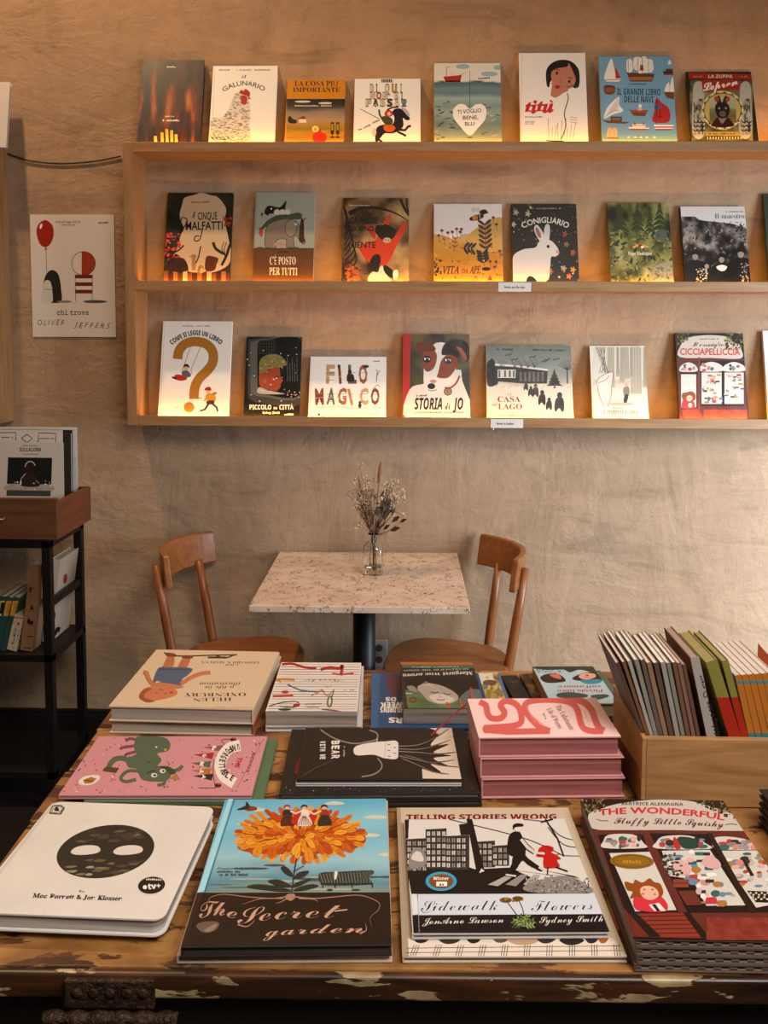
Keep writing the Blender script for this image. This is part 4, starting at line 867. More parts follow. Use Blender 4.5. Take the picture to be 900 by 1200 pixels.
def shop(A, wins, seed):
    R = random.Random(seed + 5); pal = ['a5453a', '4a6a66', 'c07a64', '8a8074', '3a3430', 'b98a50', 'c9a8a0', '6a7a84']
    for x0, x1, ya, yb, yc, yd in wins:
        A.b('cabfb2', x0, yb, x0 + 6, ya + 30, (x0 + x1) / 2, ya, x1 - 6, ya + 30, x1, yb); A.r('cabfb2', x0 + 6, yc, x1 - 4, yd)
        for _ in range(9):
            x, y = R.uniform(x0 + 20, x1 - 20), R.uniform(ya + 24, yb - 8); A.e(R.choice(pal), x, y, R.uniform(8, 20), R.uniform(6, 18))
        if yd - yc > 100 and x1 - x0 > 160:
            for _ in range(34):
                x, y = R.uniform(x0 + 14, x1 - 16), R.uniform(yc + 14, yd - 12); k = R.random(); c = R.choice(pal + ['d8c8bc', 'bfa8a2', 'e0d6ca'])
                if k < .5: A.e(c, x, y, R.uniform(6, 24), R.uniform(5, 18))
                else: w = R.uniform(6, 22); A.r(c, x - w, y - 8, x + w, y + R.uniform(2, 16))
def girl(A, x, y, k):
    A.b('c23a3a', x - 62 * k, y + 86 * k, x - 58 * k, y + 20 * k, x - 30 * k, y + 4 * k, x + 30 * k, y + 24 * k, x + 50 * k, y + 60 * k, x + 40 * k, y + 88 * k); A.b('8d4a22', x - 58 * k, y + 10 * k, x - 62 * k, y - 40 * k, x - 20 * k, y - 52 * k, x + 22 * k, y - 60 * k, x + 54 * k, y - 30 * k, x + 48 * k, y + 16 * k, x, y + 30 * k)
    A.b('d9ab90', x - 26 * k, y + 2 * k, x - 10 * k, y - 24 * k, x + 20 * k, y - 20 * k, x + 28 * k, y + 6 * k, x + 8 * k, y + 26 * k, x - 16 * k, y + 22 * k); A.e('2a1c18', x - 8 * k, y, 3 * k, 3 * k); A.e('2a1c18', x + 14 * k, y, 3 * k, 3 * k); A.e('d9806e', x - 14 * k, y + 10 * k, 6 * k, 4 * k); A.e('d0c6bc', x + 8 * k, y + 62 * k, 18 * k, 20 * k)
shelf_book('picture_book', [190.5, 376, 271.5, 377, 268.5, 486.5, 186, 486], 2, .013, 'white picture book with a giant ochre question mark', cover=WHT, art=a_question)
shelf_book('picture_book', [288, 394.5, 352.5, 395, 352, 487.5, 286.5, 487], 2, .013, 'black picture book with a child behind a tram window', cover='201e1b', art=a_tram)
shelf_book('picture_book', [364, 418, 453, 418, 452, 488.5, 361, 488], 2, .013, 'wide white picture book with patterned brown block letters', cover=WHT, art=a_thread)
shelf_book('picture_book', [473, 391.5, 551, 391.5, 550, 489.5, 471, 489], 2, .016, 'picture book of a brown and white dog with red spine', cover='5a4a30', art=a_dog, spine_col='b5271c')
shelf_book('picture_book', [570.5, 404, 670, 405, 671, 490.5, 569.5, 490], 2, .015, 'snowy winter house picture book with people walking in file', cover='c9bfae', art=a_snow)
shelf_book('picture_book', [691, 405, 756, 406, 759.5, 491, 695, 491], 2, .014, 'pale sepia picture book with bare tree trunks and a bear shape', cover='dcd0c0', art=a_trees)
shelf_book('picture_book', [792.5, 390, 872, 391, 876, 491.5, 795, 491], 2, .016, 'dark shop front picture book with red lettering on the bottom shelf', cover='2a1812', art=a_facade)
shelf_book('picture_book', [895.5, 387, 972, 388, 976, 492, 899, 492], 2, .015, 'grey white book cut off by the right edge on the bottom shelf', cover='c9c4bc')
# ------------------------------------------------------------------ poster, cord, socket on the wall
p0, p1 = ony(35, 251.5, WY - .003), ony(136, 395, WY - .003)
pw, ph = p1[0] - p0[0], p0[2] - p1[2]
M = frame4((p0[0], WY - .0005, p1[2]), (1, 0, 0), (0, 0, 1))
r = empty('wall_poster', mat=M); tag(r, 'white poster with a red balloon drawing on the wall left of the long shelf', 'poster')
bm = BM(); box(bm, 0, pw, 0, ph, 0, .003); pb = obj('board', bm, plain('poster_board', 'd9cdc2', .6, 0, .02), r, .0005)
A = Art((p0[0], WY - .0035, p1[2]), (1, 0, 0), (0, 0, 1), pw, ph, .003); A.c(0, 80, .3666); A.bg('d6cabf')
A.b('a3301f', 117, 528, 122, 500, 144, 485, 166, 500, 172, 530, 162, 560, 146, 572, 128, 562); A.e('e9ded2', 131, 505, 4, 9, .3); A.p('a3301f', 142, 580, 147, 571, 152, 580); A.l('4a3c34', 1.6, 147, 580, 149, 650, sm=False)
A.b('33302c', 136, 745, 138, 690, 150, 655, 170, 645, 188, 662, 196, 710, 196, 746, 170, 750); A.b('c9c4b6', 134, 746, 136, 700, 146, 678, 162, 684, 168, 720, 166, 748); A.l('7d8a74', 2, 138, 706, 166, 708, sm=False); A.e('8d837a', 206, 746, 24, 4)
A.e('d2c5b8', 246, 624, 15, 35); A.e('a3432c', 268, 624, 37, 38); A.p('d6cabf', 261, 588, 240, 590, 228, 620, 234, 650, 261, 662); A.ring('3c322c', 1.8, 267, 624, 38, 38)
for y0, c in ((660, '7a2f2a'), (672, 'd8cdc0'), (684, '7a2f2a'), (696, 'd8cdc0'), (708, '7a2f2a')): A.r(c, 240, y0, 296, y0 + 12)
A.l('4a403a', 1.6, 240, 662, 242, 745, sm=False); A.l('4a403a', 1.6, 296, 662, 294, 745, sm=False); A.e('5f574f', 304, 746, 38, 5)
A.t('catalogo 2024', 178, 495, 256, 495, 9, '3a302a', 'mono', .01); A.t('~~~~~~~~~~~~~~~~', 192, 503, 240, 503, 4, '6a5f56', 'mono'); A.t('~~~~~~~~', 308, 496, 346, 496, 6, '3a302a', 'sb')
A.t('chi trova', 182, 788, 284, 788, 17, '332a26', 'mono', .012); A.t('OLIVER', 118, 822, 204, 820, 17, '332a26', '', -.004, wav=3, space=1.5, lean=.3); A.t('JEFFERS', 238, 828, 348, 832, 17, '332a26', '', -.004, wav=3, space=1.5, lean=.3)
A.fin(pb)
bm = BM(); pts = [ony(x, y, WY - .006) for x, y in ((4, 178), (20, 184), (40, 189), (70, 191.5), (100, 190), (122, 187), (141, 183))]
pts[0][1] -= .02
o = obj('power_cord', tube(bm, smooth(np.array(pts)[:, [0, 2]].ravel(), False, 4).tolist() and [Vector((q[0], WY - .006, q[1])) for q in smooth(np.array(pts)[:, [0, 2]].ravel(), False, 4)], .0028, 8), plain('cord_dark', '2c221c', .5), None, 0, True)
tag(o, 'thin dark cord sagging along the wall between the two shelves', 'cord')
q0, q1 = ony(437, 750, WY - .008), ony(452, 782, WY - .008)
r = empty('wall_socket', ((q0[0] + q1[0]) / 2, WY, (q0[2] + q1[2]) / 2)); tag(r, 'white wall socket behind the pedestal of the cafe table', 'socket')
w_, h_ = (q1[0] - q0[0]) / 2 + .006, (q0[2] - q1[2]) / 2
bm = BM(); box(bm, -w_, w_, -.009, -.0005, -h_, h_); obj('face_plate', bm, plain('socket_white', 'b9b0a6', .4, 0, .03), r, .003)
for z in (.022, -.022):
    bm = BM(); tube(bm, [(0, -.0092, z), (0, -.012, z)], .013, 16); obj('outlet', bm, plain('socket_dark', '5a524b', .5), r, .0008)

# ------------------------------------------------------------------ cafe table
TX0, TX1, TY0, TY1, TZ = -.4553, .1946, 2.5513, 3.2032, .75
tcx, tcy = (TX0 + TX1) / 2, (TY0 + TY1) / 2
r = empty('cafe_table', (tcx, tcy, 0)); tag(r, 'square cafe table with speckled pale top on a black pedestal', 'table')
hw, hd = (TX1 - TX0) / 2, (TY1 - TY0) / 2
bm = BM(); box(bm, -hw, hw, -hd, hd, TZ - .02, TZ); obj('table_top', bm, MARBLE, r, .002)
bm = BM(); lathe(bm, [(.037, .03), (.037, TZ - .03)], 28); obj('pedestal', bm, BLACKM, r, 0, True)
bm = BM(); box(bm, -.16, .16, -.16, .16, TZ - .032, TZ - .02); obj('top_plate', bm, BLACKM, r, .003)
bm = BM(); lathe(bm, [(.2, 0), (.2, .008), (.19, .014), (.06, .022), (.045, .032)], 40); obj('base', bm, BLACKM, r)
# ------------------------------------------------------------------ vase and dried flowers
vx, vy = (onz(437, 672, TZ))[:2]
r = empty('glass_bottle_vase', (vx, vy, TZ)); tag(r, 'small clear glass bottle vase standing on the cafe table', 'vase')
def sq(wd, z, n=24, k=4.0):
    out = []
    for i in range(n):
        a = 2 * math.pi * i / n; c, s = math.cos(a), math.sin(a); q = (abs(c) ** k + abs(s) ** k) ** (-1 / k); out.append((wd * c * q, wd * s * q, z))
    return out
def loft(bm, rings):
    R_ = [[bm.verts.new(p) for p in rr] for rr in rings]; n = len(R_[0])
    for a, b in zip(R_, R_[1:]):
        for k in range(n): bm.faces.new((a[k], a[(k + 1) % n], b[(k + 1) % n], b[k]))
    bm.faces.new(R_[0][::-1]); return R_
VK = [(.031, .0005, 5), (.034, .004, 5), (.034, .078, 5), (.032, .09, 4), (.022, .103, 3), (.0145, .111, 2), (.0135, .13, 2), (.0165, .132, 2), (.0165, .138, 2)]
bm = BM(); loft(bm, [sq(w, z, 28, k) for w, z, k in VK] + [sq(w - .003, z + (.003 if z < .01 else 0), 28, k) for w, z, k in VK[::-1]])
obj('bottle', bm, GLASS, r, 0, True)
wm, nt, b = newmat('vase_water'); b.inputs['Base Color'].default_value = (.85, .78, .66, 1); b.inputs['Transmission Weight'].default_value = 1; b.inputs['IOR'].default_value = 1.33; b.inputs['Roughness'].default_value = .02
bm = BM(); R_ = loft(bm, [sq(.0298, .0045, 28, 5), sq(.0298, .026, 28, 5)]); bm.faces.new(R_[-1]); obj('water', bm, wm, r)
def stemcurve(x1, z1, y1, bend=.02, z0=.012, n=7):
    a0 = rng.uniform(-.012, .012, 2); out = []
    for i in range(n):
        t = i / (n - 1); out.append(Vector((a0[0] * (1 - t) ** 2 + x1 * t ** 1.7, a0[1] * (1 - t) ** 2 + y1 * t ** 1.7, z0 + (z1 - z0) * t)))
        if .085 < out[-1].z < .15: out[-1].x *= .35; out[-1].y *= .35
    return out
STEM = plain('dry_stem', '6a4a2c', .7, 0, .2); FLW = plain('dry_white_blossom', 'c9b296', .8, 0, .15, 60); LEAFD = plain('dry_dark_leaf', '3c2a1e', .7, 0, .3, 40); PLUME = plain('dry_plume', '8a5a34', .8, 0, .2, 50)
def sprig_thing(label, tip, parts, blossom, nb, spread, leaf=None):
    r = empty('dried_flower_sprig', (vx, vy, TZ)); tag(r, label, 'dried flower', 'dried sprigs in the bottle vase')
    bm = BM(); main = stemcurve(*tip); tube(bm, main, [.0016] * (len(main) - 2) + [.0012, .0008], 6)
    bl = BM(); top = main[-1]
    for i in range(nb):
        s = main[rng.integers(3, len(main) - 1)]
        e = top + Vector((rng.normal(0, spread[0]), rng.normal(0, spread[0]), rng.normal(0, spread[1])))
        m_ = (s + e) / 2 + Vector((rng.normal(0, .006), rng.normal(0, .006), -.004)); tube(bm, [s, m_, e], [.0009, .0007, .0005], 5)
        if leaf:
            d = (e - s).normalized(); u = d.orthogonal().normalized(); L = rng.uniform(.025, .045); W = L * .28; n_ = d.cross(u)
            v0, v1, v2, v3, v4 = [bl.verts.new(p) for p in (e - d * .004, e + d * L * .45 + u * W + n_ * .003, e + d * L, e + d * L * .45 - u * W + n_ * .003, e + d * L * .5)]
            bl.faces.new((v0, v1, v4)); bl.faces.new((v1, v2, v4)); bl.faces.new((v2, v3, v4)); bl.faces.new((v3, v0, v4))
        else:
            for _ in range(4):
                c = e + Vector(rng.normal(0, .007, 3)); bmesh.ops.create_icosphere(bl, subdivisions=1, radius=rng.uniform(.0022, .0042), matrix=Matrix.Translation(c))
                tube(bm, [e, c], .0004, 4)
    obj('stem', bm, STEM, r, 0, True)
    if nb: obj('leaves' if leaf else 'blossoms', bl, blossom, r, 0, not leaf)
    return r
sprig_thing('dried sprig of tiny pale blossoms at the left of the vase', (-.045, .265, .0), 0, FLW, 30, (.026, .035))
sprig_thing('tallest dried white blossom sprig leaning right in the vase', (.062, .268, .01), 0, FLW, 34, (.028, .026))
sprig_thing('brown dried blossom sprig upright in the middle of the vase', (-.012, .24, -.01), 0, plain('dry_brown_blossom', '8a6a4c', .8, 0, .2, 60), 24, (.022, .04))
sprig_thing('dark dried leafy sprig low on the right of the vase', (.04, .19, -.015), 0, LEAFD, 22, (.02, .022), True)
for lab, x, z, r0 in (('reddish brown dried plume, tallest stem in the vase', .026, .375, .0035), ('thin brown dried plume at the left of the vase', -.05, .325, .0026)):
    r = empty('dried_plume', (vx, vy, TZ)); tag(r, lab, 'dried flower')
    m_ = stemcurve(x, z, .005); bm = BM(); tube(bm, m_, .0013, 6); obj('stem', bm, STEM, r, 0, True)
    bm = BM(); a, b_ = m_[-2], m_[-1]; n = 9
    tube(bm, [a + (b_ - a) * (i / (n - 1) * 1.15 - .15) + Vector((rng.normal(0, .0008), 0, 0)) for i in range(n)], [r0 * (.4 + 1.2 * math.sin(math.pi * min(1, i / (n - 1) * .9 + .1))) + .0006 for i in range(n)], 8); obj('plume', bm, PLUME, r, 0, True)

# ------------------------------------------------------------------ chairs
def arc_board(bm, far, near, bulge, z0, z1, th, n=16, lean=.0):
    """curved backrest board: plan arc from far to near bulging outward, thickness th"""
    f, nr = Vector(far), Vector(near); ch = nr - f; nm = Vector((ch.y, -ch.x)).normalized()
    if nm.dot(Vector(bulge)) < 0: nm = -nm
    bl = Vector(bulge).length; inner, outer = [], []
    for i in range(n + 1):
        t = i / n; s = 4 * t * (1 - t); p = f + ch * t + nm * bl * s
        tg = (ch + nm * bl * 4 * (1 - 2 * t)).normalized(); q = Vector((tg.y, -tg.x))
        if q.dot(nm) < 0: q = -q
        inner.append(p); outer.append(p + q * th)
    rows = []
    for z in (z0, z1):
        k = nm * lean * (z - z0)
        rows.append(([bm.verts.new((p.x + k.x, p.y + k.y, z)) for p in inner], [bm.verts.new((p.x + k.x, p.y + k.y, z)) for p in outer]))
    (i0, o0), (i1, o1) = rows
    for a in range(n):
        bm.faces.new((i0[a], i0[a + 1], i1[a + 1], i1[a])); bm.faces.new((o0[a], o1[a], o1[a + 1], o0[a + 1])); bm.faces.new((i1[a], i1[a + 1], o1[a + 1], o1[a])); bm.faces.new((i0[a], o0[a], o0[a + 1], i0[a + 1]))
    bm.faces.new((i0[0], i1[0], o1[0], o0[0])); bm.faces.new((i0[n], o0[n], o1[n], i1[n]))
    return bm
def chair(label, far, near, bulge, posts, seat_c, seat_rot, fronts):
    r = empty('dining_chair', (seat_c[0], seat_c[1], 0)); tag(r, label, 'chair', 'wooden chairs at the cafe table')
    ox, oy = seat_c
    L = lambda p: (p[0] - ox, p[1] - oy)
    bm = arc_board(BM(), L(far), L(near), bulge, .715, .825, .022, 18, .12); o = obj('backrest', bm, CHAIR, r, .005, True)
    o.data.shade_flat(); 
    for (b0, b1) in posts:   # rear posts: seat joint, board joint
        d = Vector(b1) - Vector(b0); lo = Vector(b0) - d * (Vector(b0).z / d.z) ; lo.z = 0
        lo = Vector((b0[0] - d.x * .55, b0[1] - d.y * .3, 0))
        pts = [lo, Vector(b0), Vector(b0) + d * .5, Vector(b1)]
        pts = [p - Vector((ox, oy, 0)) for p in pts]
        bm = BM(); tube(bm, pts, [.012, .0165, .016, .013], 14); obj('rear_leg', bm, CHAIRZ, r, 0, True)
    c, s = math.cos(seat_rot), math.sin(seat_rot); pl = []
    for i in range(40):
        a = 2 * math.pi * i / 40; x, y = .205 * (abs(math.cos(a)) ** .72) * (1 if math.cos(a) > 0 else -1), .205 * (abs(math.sin(a)) ** .72) * (1 if math.sin(a) > 0 else -1)
        y *= 1 + .10 * x / .2; pl.append((x * c - y * s, x * s + y * c))
    bm = BM(); prism(bm, pl, .442, .462); obj('seat', bm, CHAIR, r, .006)
    bm = BM(); prism(bm, [(x * .86, y * .86) for x, y in pl], .405, .442); obj('seat_frame', bm, CHAIR, r, .003)
    for f in fronts:
        x, y = f[0] * c - f[1] * s, f[0] * s + f[1] * c
        bm = BM(); tube(bm, [(x * 1.12, y * 1.12, 0), (x, y, .43)], [.011, .016], 14); obj('front_leg', bm, CHAIRZ, r, 0, True)
    return r
chair('wooden chair with curved backrest at the right of the cafe table', (.262, 3.175), (.338, 2.83), (.076, 0), (((.346, 2.862, .45), (.398, 2.862, .785)), ((.304, 3.105, .45), (.338, 3.12, .735))), (.145, 2.90), math.pi - .18, ((.15, .15), (.15, -.15)))
chair('wooden chair with curved backrest at the left of the cafe table', (-.680, 3.18), (-.752, 2.83), (-.076, 0), (((-.760, 2.862, .45), (-.817, 2.862, .785)), ((-.685, 3.105, .45), (-.735, 3.12, .735))), (-.535, 2.90), .18, ((.15, .15), (.15, -.15)))

# ------------------------------------------------------------------ steel rack at the left
RX, RY0, RY1 = -1.127, 2.76, 3.06
r = empty('steel_rack', (RX - .6, RY0, 0)); tag(r, 'black steel rack on legs at the left, carrying an old wooden box', 'rack')
lx0 = -.72
def lb(a, b, c, d, e, f, nm='rail'): bm = BM(); box(bm, a - RX + .6, b - RX + .6, c - RY0, d - RY0, e, f); obj(nm, bm, BLACKM, r, .002)
for x in (RX - .028, RX - 1.0):
    for y in (RY0, RY1 - .028): lb(x, x + .028, y, y + .028, 0, .886, 'leg')
lb(RX - 1.0, RX, RY0, RY0 + .028, .862, .889); lb(RX - 1.0, RX, RY1 - .028, RY1, .862, .889); lb(RX - .028, RX, RY0 + .028, RY1 - .028, .862, .889)
lb(RX - 1.0, RX, RY0, RY1, .49, .515, 'shelf_board'); lb(RX - .02, RX - .004, RY0 + .028, RY1 - .028, .665, .69)
lb(RX - 1.0, RX, RY0, RY1, .10, .125, 'shelf_board')
# old wooden box on the rack
BXZ = .889
r = empty('wooden_box', (RX - .5, RY0, BXZ)); tag(r, 'old stained wooden box of prints standing on the black rack', 'box')
def wb(x0, x1, y0, y1, z0, z1, nm, m): bm = BM(); box(bm, x0, x1, y0, y1, z0, z1); obj(nm, bm, m, r, .002)
wb(-.5, .527, -.004, .012, .002, .135, 'front_panel', OLDBOX); wb(-.5, .527, .285, .3, .002, .12, 'back_panel', OLDBOX); wb(.514, .527, .012, .285, .002, .124, 'side_panel', OLDBOXY); wb(-.5, -.486, .012, .285, .002, .124, 'side_panel', OLDBOXY); wb(-.486, .514, .012, .285, .002, .014, 'base_board', OLDBOX)
bm = BM(); hx = ony(2, 610, RY0)[0] - (RX - .5); tube(bm, [(hx - .03, -.004, .075), (hx - .025, -.018, .07), (hx, -.022, .068), (hx + .012, -.018, .07), (hx + .015, -.004, .075)], .004, 8); obj('handle', bm, plain('old_brass', '8a6a3a', .4, .8), r, 0, True)
# prints standing in the box
def sheet(name, px, Y, t, lean, label, col, art=None, zb=.905, cat='print', group=None):
    """upright sheet; px = left, top, right in the photograph at depth Y"""
    a, b_ = ony(px[0], px[1], Y), ony(px[2], px[1], Y); h = (a[2] - zb) / math.cos(lean)
    M = frame4((a[0], Y - (h) * math.sin(lean), zb), (1, 0, 0), (0, math.sin(lean), math.cos(lean)))
    # front face towards the room
    return make_book(name, M, b_[0] - a[0], h, t, label, cover=col, kind='soft', art=art, cat=cat, group=group, page='cfc4b6')
def a_photo(A):
    A.c(0, 490, .1222); A.bg('c4b6aa'); A.t('SULLALUNA', 188, 320, 396, 318, 34, '2b2624', 'sb', .01); A.t('~~~~~~~~~~~~~~~', 212, 268, 380, 268, 10, '5a504a', 'sb'); A.t('~~~~~~~~~~~~~~~~', 212, 350, 374, 350, 10, '5a504a', 'sb')
    A.p('24241f', 78, 376, 500, 380, 492, 650, 66, 640); A.b('a8988a', 66, 640, 160, 628, 250, 648, 380, 636, 492, 640, 488, 700, 66, 690); A.p('4a4d48', 64, 690, 488, 696, 484, 750, 60, 745)
    A.b('3b2a24', 190, 640, 200, 580, 240, 530, 290, 520, 330, 540, 352, 600, 380, 650, 280, 660); A.e('33241f', 290, 470, 48, 55); A.ring('cbb3a0', 8, 290, 470, 48, 55, 0, 20, 3.2, 6); A.l('cbb3a0', 6, 190, 640, 204, 580, 246, 532, sm=False)
    A.dots(30, ['d8cabc', '8a8076'], (70, 600, 490, 690), 4, 10, 3)
def a_logo(A):
    A.c(0, 490, .1222); A.bg('c9bcb0'); A.l('2b2624', 9, 205, 195, 258, 155, 310, 195, 258, 235, 205, 195, sm=False); A.l('2b2624', 8, 365, 230, 370, 140, 535, 148, 535, 230, sm=False); A.l('2b2624', 8, 0, 140, 155, 138, 150, 215, sm=False)
    A.t('~~~~~~~~~~~~', 376, 200, 525, 202, 14, '3a3430', 'sb'); A.t('~~~~~~~', 14, 190, 126, 190, 14, '3a3430', 'sb')
PG = 'prints standing in the old wooden box'
sheet('photo_print', (-34, 518, 74.5), 2.885, .004, .02, 'white print with a dark photograph of a bather, front of the box', 'c4b6aa', a_photo, group=PG)
sheet('stamp_print', (-40, 503.5, 73.5), 2.905, .005, .03, 'pale sheet with black line emblems behind the photograph print', 'c9bcb0', a_logo, group=PG)
sheet('dark_print', (-30, 507, 84), 2.962, .008, .03, 'dark framed sheet just behind the emblem sheet in the old box', '2a2622', group=PG)
sheet('dark_print', (-30, 503, 86), 2.985, .010, .03, 'black backed sheet second from the rear in the old box', '1d1a18', group=PG)
sheet('white_print', (-30, 500, 90.5), 3.022, .014, .02, 'thick white bound print at the rear of the old box', 'cdc3bc', group=PG)
# books on the rack shelf
SZ = .5155
def rack_book(xb, xt, yt, wpx, t_col, label, art=None, depth=.15, Y=2.785, **kw):
    """spine towards the room; xb, xt = left edge of the spine at the shelf and at the top, yt = top row"""
    b0 = ony(xb, 768, Y); zt = ony(xt, yt, Y); w = wpx * Y / FPX
    d = np.array([zt[0] - b0[0], 0, zt[2] - SZ]); h = np.linalg.norm(d); ey = d / h; ex = np.array([ey[2], 0, -ey[0]])
    o = np.array([b0[0], Y + depth, SZ + max(0, w * -ex[2]) + .0005])
    M = frame4(o, ex, ey)
    # thickness lies along x: build as a book whose spine face is the front
    root = empty('spine_book', mat=M); tag(root, label, 'book', kw.get('group', 'books on the rack shelf'))
    bm = BM(); box(bm, 0, .002, 0, h, 0, depth); box(bm, w - .002, w, 0, h, 0, depth); obj('cover', bm, plain('cover_' + t_col, t_col, .45, 0, .06), root, .0006)
    bm = BM(); box(bm, 0.0022, w - .0022, 0, h, depth - .002, depth); sp = obj('spine', bm, plain('cover_' + t_col, t_col, .45, 0, .06), root)
    bm = BM(); box(bm, .002, w - .002, .003, h - .003, .004, depth - .003); obj('page_block', bm, pages('pages_tan', 'b7a892', '83755f'), root)
    if art:
        e3 = M.to_3x3(); A = Art(np.array(M.translation) + np.array(e3.col[2]) * depth, e3.col[0], e3.col[1], w, h, depth); art(A); A.fin(sp)
    return root
def a_tan(A):
    A.c(0, 640, .12222); A.bg('8d6a4c'); A.l('4a3424', 4, 250, 620, 340, 626, sm=False); A.l('4a3424', 4, 238, 760, 335, 766, sm=False)
    A.p('2c211b', 286, 608, 306, 556, 326, 610); A.b('2c211b', 264, 740, 270, 690, 300, 720, 318, 715, 316, 752); A.dots(8, ['3a2c22'], (286, 390, 325, 470), 6, 12, 4); A.r('3a2c22', 256, 862, 320, 872); A.t('~~~~~~~~', 220, 980, 296, 985, 14, '3a2c22', 'sb')
def a_cream(A):
    A.c(0, 640, .12222); A.bg('b59c86'); A.l('a8482a', 10, 134, 684, 232, 692, sm=False); A.t('Cara Estate', 132, 945, 160, 785, 26, '2a211c', 'script', .02); A.t('~~~~~~~~', 168, 920, 184, 800, 12, '5a4a40', 'it'); A.e('a8483a', 176, 745, 12, 18); A.l('2a211c', 3, 116, 1030, 130, 960, sm=False)
def a_green(x, c1):
    def f(A):
        A.c(0, 640, .12222); A.bg('2f4a40'); A.p(c1, x, 525, x + 70, 525, x + 46, 672, x - 26, 668)
        A.p('24241f', x + 10, 540, x + 50, 540, x + 34, 650, x - 6, 648) if c1 == 'b9aa3c' else A.p('a87a24', x + 14, 545, x + 52, 545, x + 36, 650, x + 0, 648)
    return f
rack_book(23.8, 36.2, 663, 14.5, '8d6a4c', 'tall tan spined book with black motifs beside the rack leg', a_tan, depth=.07)
rack_book(8.2, 16.8, 723, 11.5, 'b59c86', 'short cream spined book with handwritten title on the rack shelf', a_cream)
for i, (xb, xt, yt, c, lab) in enumerate(((0, 16.0, 701, 'c08a2a', 'green book with amber spine label nearest the cream book'), (-7.5, 8.3, 701, 'c08a2a', 'green book with amber spine label, second from the cream book'), (-15, .6, 700, 'b9aa3c', 'green book with yellow spine label on the rack shelf'))):
    rack_book(xb, xt, yt, 7.0, '2f4a40', lab, a_green((122, 60, 0)[i], c))
# pale book leaning on the rack's right side rail, cover to the right
o = np.array([-1.176, 2.862, SZ + .0025]); top = np.array([-1.136, 2.862, .80])
ey = (top - o) / np.linalg.norm(top - o); ex = np.array([0, 1., 0])
M = frame4(o - np.cross(ex, ey) * .028, ex, ey)
def a_bear(A):
    A.c(0, 640, .12222); A.e('8a2722', 626, 312, 20, 48, .15); A.ring('a86a5c', 3, 626, 312, 13, 36, .15)
    A.b('221c1a', 490, 600, 500, 540, 530, 495, 552, 500, 548, 540, 520, 570); A.b('2a211d', 450, 900, 452, 690, 530, 640, 524, 700, 500, 830, 480, 870); A.b('221c1a', 528, 850, 530, 800, 550, 775, 582, 780, 574, 800, 566, 830, 552, 820, 540, 850)
    A.b('221c1a', 476, 880, 480, 858, 498, 852, 496, 876)
make_book('picture_book', M, .164, float(np.linalg.norm(top - o)), .03, 'pale book with red seal leaning on the side rail of the black rack', cover='b5a291', art=a_bear, page='a89886')
# book at the upper left corner, on the left shelf
M = frame4((lx - .32, SY + .05, ROWZ[0] - LIPH + BT), (1, 0, 0), (0, .2, .98))
zz = ony(7, 98, SY + .05); make_book('framed_card', M, zz[0] - (lx - .32), .24, .014, 'white edged book at the top left corner, cut off by the frame', cover='cfc4b8', spine_col='2a2622')
# ------------------------------------------------------------------ old workbench
BZ = .86; BX0, BX1, BY0, BY1 = -.515, 1.05, .905, 1.775
ang = .0141
r = empty('workbench', (0, 0, 0)); tag(r, 'old wooden workbench with worn flaking paint carrying the book piles', 'table')
R_b = Matrix.Rotation(ang, 4, 'Z')
r.matrix_world = Matrix.Translation((0, .014, 0)) @ R_b
APRON = wood('bench_dark_wood', '2a1a10', '170d08', 'x', 1.0, .5)
n = 6; e_ = np.linspace(BY0 + .003, BY1, n + 1)
for i in range(n):
    bm = BM(); box(bm, BX0 + .004 * (i % 2), BX1, e_[i] + .0015, e_[i + 1] - .0015, BZ - .03, BZ - .0004 * (i % 3)); obj('top_plank', bm, BENCH, r, .002)
bm = BM(); box(bm, BX0 - .002, BX1, BY0 - .006, BY0 + .004, BZ - .030, BZ - .001); obj('front_edge', bm, BENCHE, r, .004, False, 3)
bm = BM(); box(bm, BX0 + .03, BX1, BY0 + .03, BY0 + .055, BZ - .17, BZ - .03); obj('front_apron', bm, APRON, r, .003)
bm = BM(); box(bm, BX0 + .03, BX1, BY1 - .055, BY1 - .03, BZ - .17, BZ - .03); obj('rear_apron', bm, APRON, r, .003)
for x in (BX0 + .04, BX1 - .1):
    for y in (BY0 + .055, BY1 - .115):
        bm = BM(); box(bm, x, x + .06, y, y + .06, 0, BZ - .03); obj('leg', bm, BENCHE, r, .004)
# carved iron fitting on the front edge
vx0, vx1 = -.352, -.254
bm = BM(); box(bm, vx0, vx1, BY0 - .013, BY0 - .006, BZ - .036, BZ - .004); obj('front_plate', bm, IRON, r, .002)
bm = BM(); prof = []
for i in range(33):
    t = i / 32; prof.append((.0055 + .0035 * abs(math.sin(t * math.pi * 6)) + (.002 if i in (0, 32, 16) else 0), t * .145))
lathe(bm, prof, 14); bmesh.ops.rotate(bm, verts=bm.verts, matrix=Matrix.Rotation(math.pi / 2, 3, 'Y')); bmesh.ops.translate(bm, verts=bm.verts, vec=(vx0 - .022, BY0 - .014, BZ - .046)); obj('turned_rod', bm, IRON, r, 0, True)
for k in range(5):
    bm = BM(); lathe(bm, [(.001, 0), (.006, .0008), (.0062, .0016), (.003, .0026), (.001, .0028)], 12); bmesh.ops.rotate(bm, verts=bm.verts, matrix=Matrix.Rotation(math.pi / 2, 3, 'X')); bmesh.ops.translate(bm, verts=bm.verts, vec=(vx0 + .014 + k * .018, BY0 - .012, BZ - .018)); obj('rosette', bm, IRON, r, 0, True)

